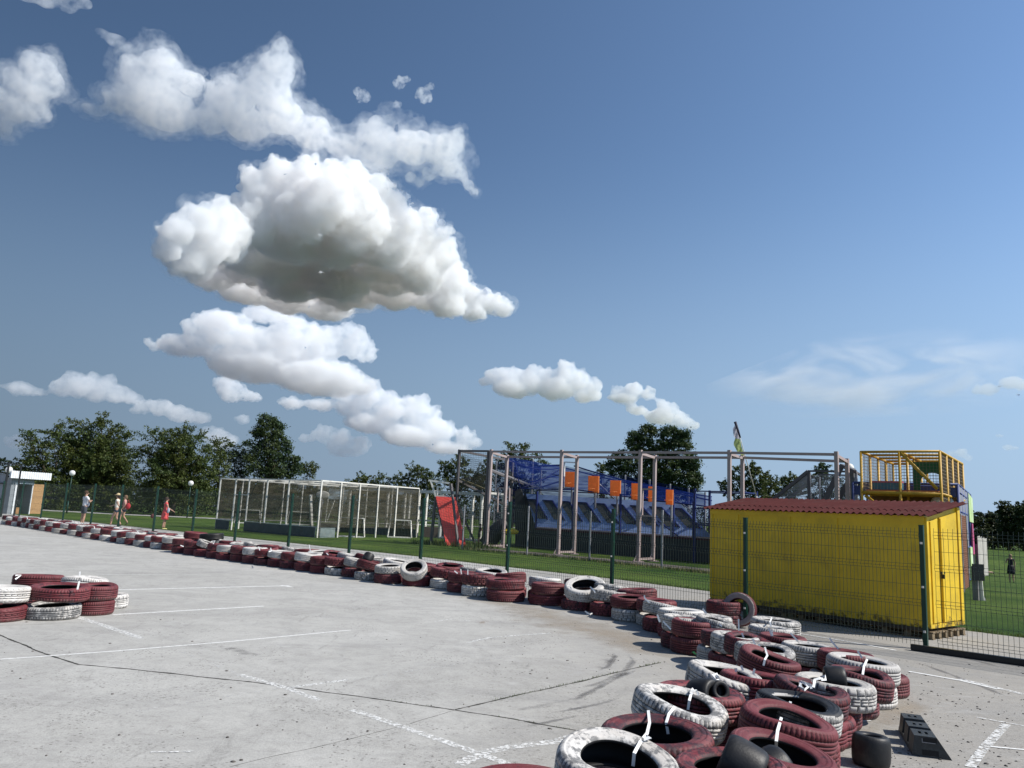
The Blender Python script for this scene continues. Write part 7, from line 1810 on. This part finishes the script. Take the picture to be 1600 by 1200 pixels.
def cloud(label, puffs, dens=.12, vox=1.8, amp=1.0, dist=DC, sub=7, mat=None, disp=CUM, sr=(.3, .5), group='clouds'):
    bm = bmesh.new(); k = dist / F; cen = V((0,0,0))
    for q_ in puffs:
        x_, y_, r_, dz, fl_ = q_[:5]
        p = ray(x_, y_).normalized() * (dist + dz) + V((0, 0, q_[5] if len(q_) > 5 else 0)); cen += p
        L = [(p, r_*k, fl_)]
        if fl_ >= .7:
            for i in range(sub):
                v = V((crn.gauss(0,1), crn.gauss(0,1), crn.gauss(0,1))).normalized()
                if v.z < -.2: v.z = abs(v.z)
                L.append((p + V((v.x, v.y, v.z*fl_))*(r_*k*.85), crn.uniform(*sr)*r_*k, 1))
        for (p2, r2, f2) in L: bmesh.ops.create_icosphere(bm, subdivisions=2, radius=1, matrix=Matrix.Translation(p2) @ Matrix.Diagonal((r2, r2, r2*f2, 1)))
    cen /= len(puffs)
    bmesh.ops.translate(bm, verts=bm.verts, vec=-cen)
    me = bpy.data.meshes.new('cloud'); bm.to_mesh(me); bm.free(); ob = bpy.data.objects.new('cloud', me); COL.objects.link(ob); ob.location = cen
    r_ = ob.modifiers.new('r', 'REMESH'); r_.mode = 'VOXEL'; r_.voxel_size = vox
    for t, st_, mid in disp:
        q = ob.modifiers.new('d', 'DISPLACE'); q.texture = TX[t]; q.texture_coords = 'GLOBAL'; q.strength = st_*amp; q.mid_level = mid
    ob.data.materials.append(mat or fog(dens))
    return tag(ob, label, 'cloud', group)
def halo(parent_label, puffs, k, dens, het, dist=DC):
    o = [q for q in bpy.context.scene.objects if q.get('label') == parent_label][0]
    h = cloud('', [(q[0], q[1], q[2]*k, *q[3:]) for q in puffs], mat=fog(dens, het, lo=.44, hi=.66), disp=((0, 20, .5), (4, 14, .5), (3, 6, .5)), sub=5, vox=2.8, dist=dist)
    h.name = 'cloud_fringe'
    for k_ in ('label','category','group'):
        if k_ in h: del h[k_]
    bpy.context.view_layer.update(); h.parent = o; h.matrix_parent_inverse = o.matrix_world.inverted()
HB_ = 345.0      # flat base of the big cumulus, metres up
def on_base(x_, y_, r_, fl_=.4):
    d = ray(x_, y_).normalized(); t = (HB_ - CAM_H) / d.z; kk_ = t / F
    return (x_, y_, r_ * t / DC, t - DC, fl_, r_ * kk_ * fl_)
BIG = [(440,278,30,-60,1),(405,290,26,-60,1),(392,272,16,-50,1),(432,256,16,-60,1),(480,276,28,-60,1),(520,272,24,-55,1),(555,276,28,-50,1),(592,288,28,-30,1),(612,315,30,-10,1),(470,325,56,-60,1),(550,335,60,-40,1),(600,365,55,0,1),(510,315,40,-90,1),
 (345,335,20,-150,1),(325,326,14,-160,1),(296,330,13,-170,1),(310,350,26,-160,1),(275,362,20,-180,1),(256,358,12,-180,1),(262,385,18,-180,1),(290,395,28,-150,1),(355,365,34,-100,1),(400,345,44,-60,.9),(305,415,18,-130,1),(330,375,30,-140,1),
 (640,345,22,30,1),(668,345,28,40,1),(690,362,20,50,1),(690,395,30,80,1),(660,415,46,90,1),(705,440,38,150,.9),(735,460,34,220,.8),(765,470,30,240,.8),(788,478,20,240,.9),(640,395,50,60,1),(700,475,40,150,.7),(740,486,30,220,.6),(590,400,60,80,.8),(450,360,60,-20,.8),(520,370,60,0,.8),
 (560,375,75,150,.9),(630,400,55,180,.9),(500,365,70,150,.9),(610,425,60,240,.8),(530,420,75,200,.8),(430,395,65,170,.8),(680,430,44,240,.8),(380,400,45,120,.8),(450,440,60,240,.6)]  # hidden rear puffs added to block the sun from the far base
base_pts = [on_base(*q) for q in ((500,428,60,.6),(490,440,50,.6),(400,372,52),(450,378,60),(500,385,62),(550,395,62),(360,385,46),(600,415,60),(420,410,70),(490,425,75),(560,440,70),(640,450,58),(350,420,48),(400,445,60,.5),(470,465,70,.5),(540,480,66,.5),(610,480,58,.5),(670,485,44,.5),(730,490,30,.5),(330,450,40,.5),(380,475,42,.5),(440,488,46,.45),(510,500,46,.4))]
cloud('largest cumulus cloud with a dark grey flat base, upper left of the middle', BIG + base_pts, mat=fog(.12, 15, lo=.30, hi=.52), vox=1.7, amp=1.1, sub=16, sr=(.2,.42))
halo('largest cumulus cloud with a dark grey flat base, upper left of the middle', BIG + base_pts, 1.10, .022, 10)
RAG = [(210,110,22,0,1),(250,108,32,0,1),(235,150,42,0,1),(270,180,34,0,.8),(190,160,28,0,.7),(150,170,22,0,.5),(290,130,24,0,.8),
 (436,72,13,0,1.3),(432,105,24,0,1.2),(415,140,34,0,1),(365,165,36,0,.9),(330,185,28,0,.8),(440,180,38,0,.8),(490,205,36,0,.7),(540,225,36,0,.6),(590,215,34,0,.8),(640,230,36,0,.7),(690,232,34,0,.8),(715,210,15,0,1),(700,262,26,0,.7),(720,272,13,0,.9),(731,288,9,0,.9),(739,300,6,0,.8),(640,276,12,0,.7),(655,283,9,0,.7),(672,272,12,0,.7),(590,245,36,0,.6),(385,195,38,0,.6)]
RL = 'long ragged cloud bank reaching from left to right above the largest cloud'
cloud(RL, [(a, b, c*0.9, d, e) for a, b, c, d, e in RAG], mat=fog(.065, 10, lo=.38, hi=.60), disp=WISP, sub=6, vox=2.2)
halo(RL, RAG, 1.18, .022, 12)
halo(RL, RAG, 1.40, .014, 9)
RAG2 = [(60,108,22,0,1),(75,130,22,0,1),(40,140,28,0,1),(12,165,28,0,.8),(-10,190,24,0,.7),(45,165,24,0,.8)]
RL2 = 'ragged small cloud at the upper left edge'
cloud(RL2, [(a, b, c*0.9, d, e) for a, b, c, d, e in RAG2], mat=fog(.065, 10, lo=.38, hi=.60), disp=WISP, sub=6, vox=2.2)
halo(RL2, RAG2, 1.18, .022, 12)
halo(RL2, RAG2, 1.40, .014, 9)
cloud('thin cloud shred at the top left corner', [(70,2,16,0,.6),(100,4,18,0,.5),(45,-4,14,0,.5),(125,0,14,0,.5)], mat=fog(.08, 30), disp=WISP, sub=4, vox=2.6)
cloud('tiny cloud wisps right of the ragged bank', [(628,127,8,0,.9),(634,124,5,0,.9),(563,148,7,0,.7),(571,151,5,0,.7),(660,150,9,0,.8),(664,141,5,0,.8),(672,134,4,0,.8),(620,163,5,0,.7)], mat=fog(.07, 7, lo=.42, hi=.60), disp=((4, 10, .5), (3, 10, .5)), sub=9, vox=1.2, sr=(.4, .9))
cloud('faint wisp above the left end of the ragged bank', [(180,60,14,0,.4),(200,72,12,0,.4),(160,50,10,0,.4)], mat=fog(.06, 22), disp=((4, 8, .5),), sub=0, vox=1.6)
cloud('layered pale cloud directly under the largest cloud', [(310,510,26,0,.6),(345,520,34,0,.7),(400,532,44,0,.6),(455,525,38,0,.8),(505,538,38,0,.8),(550,535,30,0,.9),(572,552,20,0,.9),(400,570,80,60,.35),(500,590,75,0,.4),(565,600,28,0,.6),(290,540,45,40,.4),(450,560,60,40,.5),(240,540,14,0,.7),(350,500,50,60,.3),(420,490,45,90,.3)], mat=fog(.036, 34, lo=.34, hi=.56), amp=1.5, dist=2300, vox=4)
cloud('wide low cloud bank descending to the right towards the steel frame', [(545,632,26,0,.8),(580,622,26,0,.9),(610,640,30,0,.8),(645,640,28,0,.9),(668,655,24,0,.9),(690,672,24,0,.8),(725,680,18,0,.8),(740,690,12,0,.8),(500,632,24,0,.5),(455,628,22,0,.4),(640,680,50,0,.4),(580,660,45,20,.4),(700,700,40,20,.3),(360,608,22,0,.9),(395,618,16,0,.6)], mat=fog(.032, 34, lo=.32, hi=.54), amp=1.4, dist=2700, vox=4.4)
cloud('small puffy cloud low between the bank and the cage', [(505,678,16,0,.9),(530,690,22,0,.9),(560,697,18,0,.9),(480,685,14,0,.6),(540,705,26,0,.4)], mat=fog(.015, 30, lo=.32, hi=.56), amp=1.0, dist=2800, vox=4)
cloud('low flat cloud over the tallest tree at the left', [(100,605,20,0,.7),(125,603,24,0,.8),(150,606,26,0,.8),(185,615,24,0,.6),(205,622,18,0,.6),(60,612,14,0,.4),(30,606,20,0,.5),(15,604,14,0,.5)], mat=fog(.018, 30, lo=.32, hi=.56), amp=1.0, dist=2700, vox=4)
cloud('low flat cloud above the second locust tree', [(225,636,16,0,.7),(250,637,20,0,.7),(280,645,24,0,.6),(310,652,22,0,.5),(215,640,14,0,.5)], mat=fog(.018, 30, lo=.32, hi=.56), amp=1.0, dist=2700, vox=4)
cloud('small pinkish cloud right behind the tree tops near the cage', [(330,682,16,0,.9),(345,690,22,0,.8),(380,655,12,0,.7),(25,690,12,0,.8),(45,694,10,0,.6)], mat=fog(.015, 28, lo=.32, hi=.56), amp=.8, dist=2800, vox=4)
cloud('bright cauliflower cloud above the steel frame', [(772,588,14,0,1),(795,592,20,0,1),(830,596,24,0,.9),(850,588,16,0,1),(885,582,20,0,1),(882,574,12,0,1),(905,595,20,0,1),(925,606,16,0,1),(870,606,34,0,.6),(800,606,34,0,.5),(920,618,24,20,.5),(760,595,12,0,.6)], mat=fog(.05, 26, lo=.28, hi=.50), amp=1.0, dist=1900, vox=2.6)
cloud('cloud stepping down to the big maple, right of the bright one', [(965,612,12,0,.9),(990,608,15,0,.9),(1015,616,14,0,.8),(975,622,26,0,.4),(1035,632,12,0,1),(1048,645,17,0,1),(1060,655,18,0,.9),(1080,664,12,0,.8),(1030,650,26,20,.6),(995,640,22,20,.4)], mat=fog(.05, 26, lo=.28, hi=.50), amp=.95, dist=1900, vox=2.6)
cloud('small cloud at the right edge over the play tower', [(1530,608,10,0,.7),(1548,608,12,0,.7),(1580,596,16,0,.6),(1598,600,14,0,.6),(1590,615,5,0,.6)], dens=.03, amp=.5, dist=1400, vox=1.8)
cloud('little oblong cloud just right of the play cage roof', [(1487,709,7,0,.9),(1502,708,9,0,.9),(1512,714,7,0,.8)], dens=.03, amp=.35, dist=1400, vox=1.4)
cloud('two tiny clouds low at the right edge', [(1562,679,6,0,.5),(1575,697,7,0,.6),(1586,698,6,0,.5)], dens=.025, amp=.3, dist=1400, vox=1.4)
# high thin cirrus veil at the right: a broad sheet of ice haze
def cirrus(label, pts, dens, stretch, rot, dist=2600, th=60):
    c = V((0,0,0)); P = [ray(x_, y_).normalized()*dist for x_, y_ in pts]
    for p in P: c += p / len(P)
    off = c.normalized()*th; vs = [p - c for p in P] + [p - c + off for p in P]; n_ = len(P)
    me = bpy.data.meshes.new('cirrus'); me.from_pydata(vs, [], [tuple(range(n_)), tuple(reversed(range(n_, 2*n_)))] + [(i, n_+i, n_+(i+1)%n_, (i+1)%n_) for i in range(n_)])
    m = bpy.data.materials.new('cirrus_ice'); m.use_nodes = True; nt = m.node_tree; n = nt.nodes; n.clear(); o = n.new('ShaderNodeOutputMaterial'); v = n.new('ShaderNodeVolumeScatter'); v.inputs['Anisotropy'].default_value = .3
    v.inputs['Color'].default_value = (1,1,1,1)
    g = n.new('ShaderNodeTexCoord'); mp = n.new('ShaderNodeMapping'); mp.inputs['Rotation'].default_value = (0, R(rot), 0); mp.inputs['Scale'].default_value = stretch
    nz = n.new('ShaderNodeTexNoise'); nz.inputs['Scale'].default_value = 0.004; nz.inputs['Detail'].default_value = 4; nz.inputs['Roughness'].default_value = .55; nz.inputs['Distortion'].default_value = .6
    nt.links.new(g.outputs['Object'], mp.inputs[0]); nt.links.new(mp.outputs[0], nz.inputs['Vector'])
    # fades to nothing at the rim of the sheet
    gr = n.new('ShaderNodeVectorMath'); gr.operation = 'LENGTH'; m2 = n.new('ShaderNodeMapping'); sx = max(abs(p.x - c.x) for p in P); sz = max(abs(p.z - c.z) for p in P)
    m2.inputs['Scale'].default_value = (1/sx, 0, 1/sz); nt.links.new(g.outputs['Object'], m2.inputs[0]); nt.links.new(m2.outputs[0], gr.inputs[0])
    f1 = n.new('ShaderNodeMapRange'); f1.interpolation_type = 'SMOOTHSTEP'; f1.inputs[1].default_value = 0.95; f1.inputs[2].default_value = 0.25; nt.links.new(gr.outputs['Value'], f1.inputs[0])
    f2 = n.new('ShaderNodeMapRange'); f2.interpolation_type = 'SMOOTHSTEP'; f2.inputs[1].default_value = 0.38; f2.inputs[2].default_value = 0.70; f2.inputs[4].default_value = dens; nt.links.new(nz.outputs[0], f2.inputs[0])
    mu = n.new('ShaderNodeMath'); mu.operation = 'MULTIPLY'; nt.links.new(f1.outputs[0], mu.inputs[0]); nt.links.new(f2.outputs[0], mu.inputs[1]); nt.links.new(mu.outputs[0], v.inputs['Density']); nt.links.new(v.outputs[0], o.inputs['Volume'])
    me.materials.append(m); ob = bpy.data.objects.new('cirrus_cloud', me); COL.objects.link(ob); ob.location = c
    tag(ob, label, 'cloud', 'clouds')
cirrus('broad faint cirrus veil sweeping up to the right edge', [(1100,660),(1750,640),(1750,470),(1300,520),(1100,600)], .015, (1, 1, 3.2), 14)
cirrus('faint low cirrus streak above the play cage', [(1330,700),(1330,655),(1600,640),(1600,700)], .007, (1, 1, 3.5), 4)
cirrus('short bright cirrus streak in the middle of the right sky', [(1080,470),(1080,425),(1250,425),(1250,475)], .016, (1.5, 1, 3.5), -12)
cirrus('short cirrus streak below and right of the first streak', [(1200,505),(1200,460),(1370,460),(1370,510)], .014, (1.5, 1, 3.5), -16)
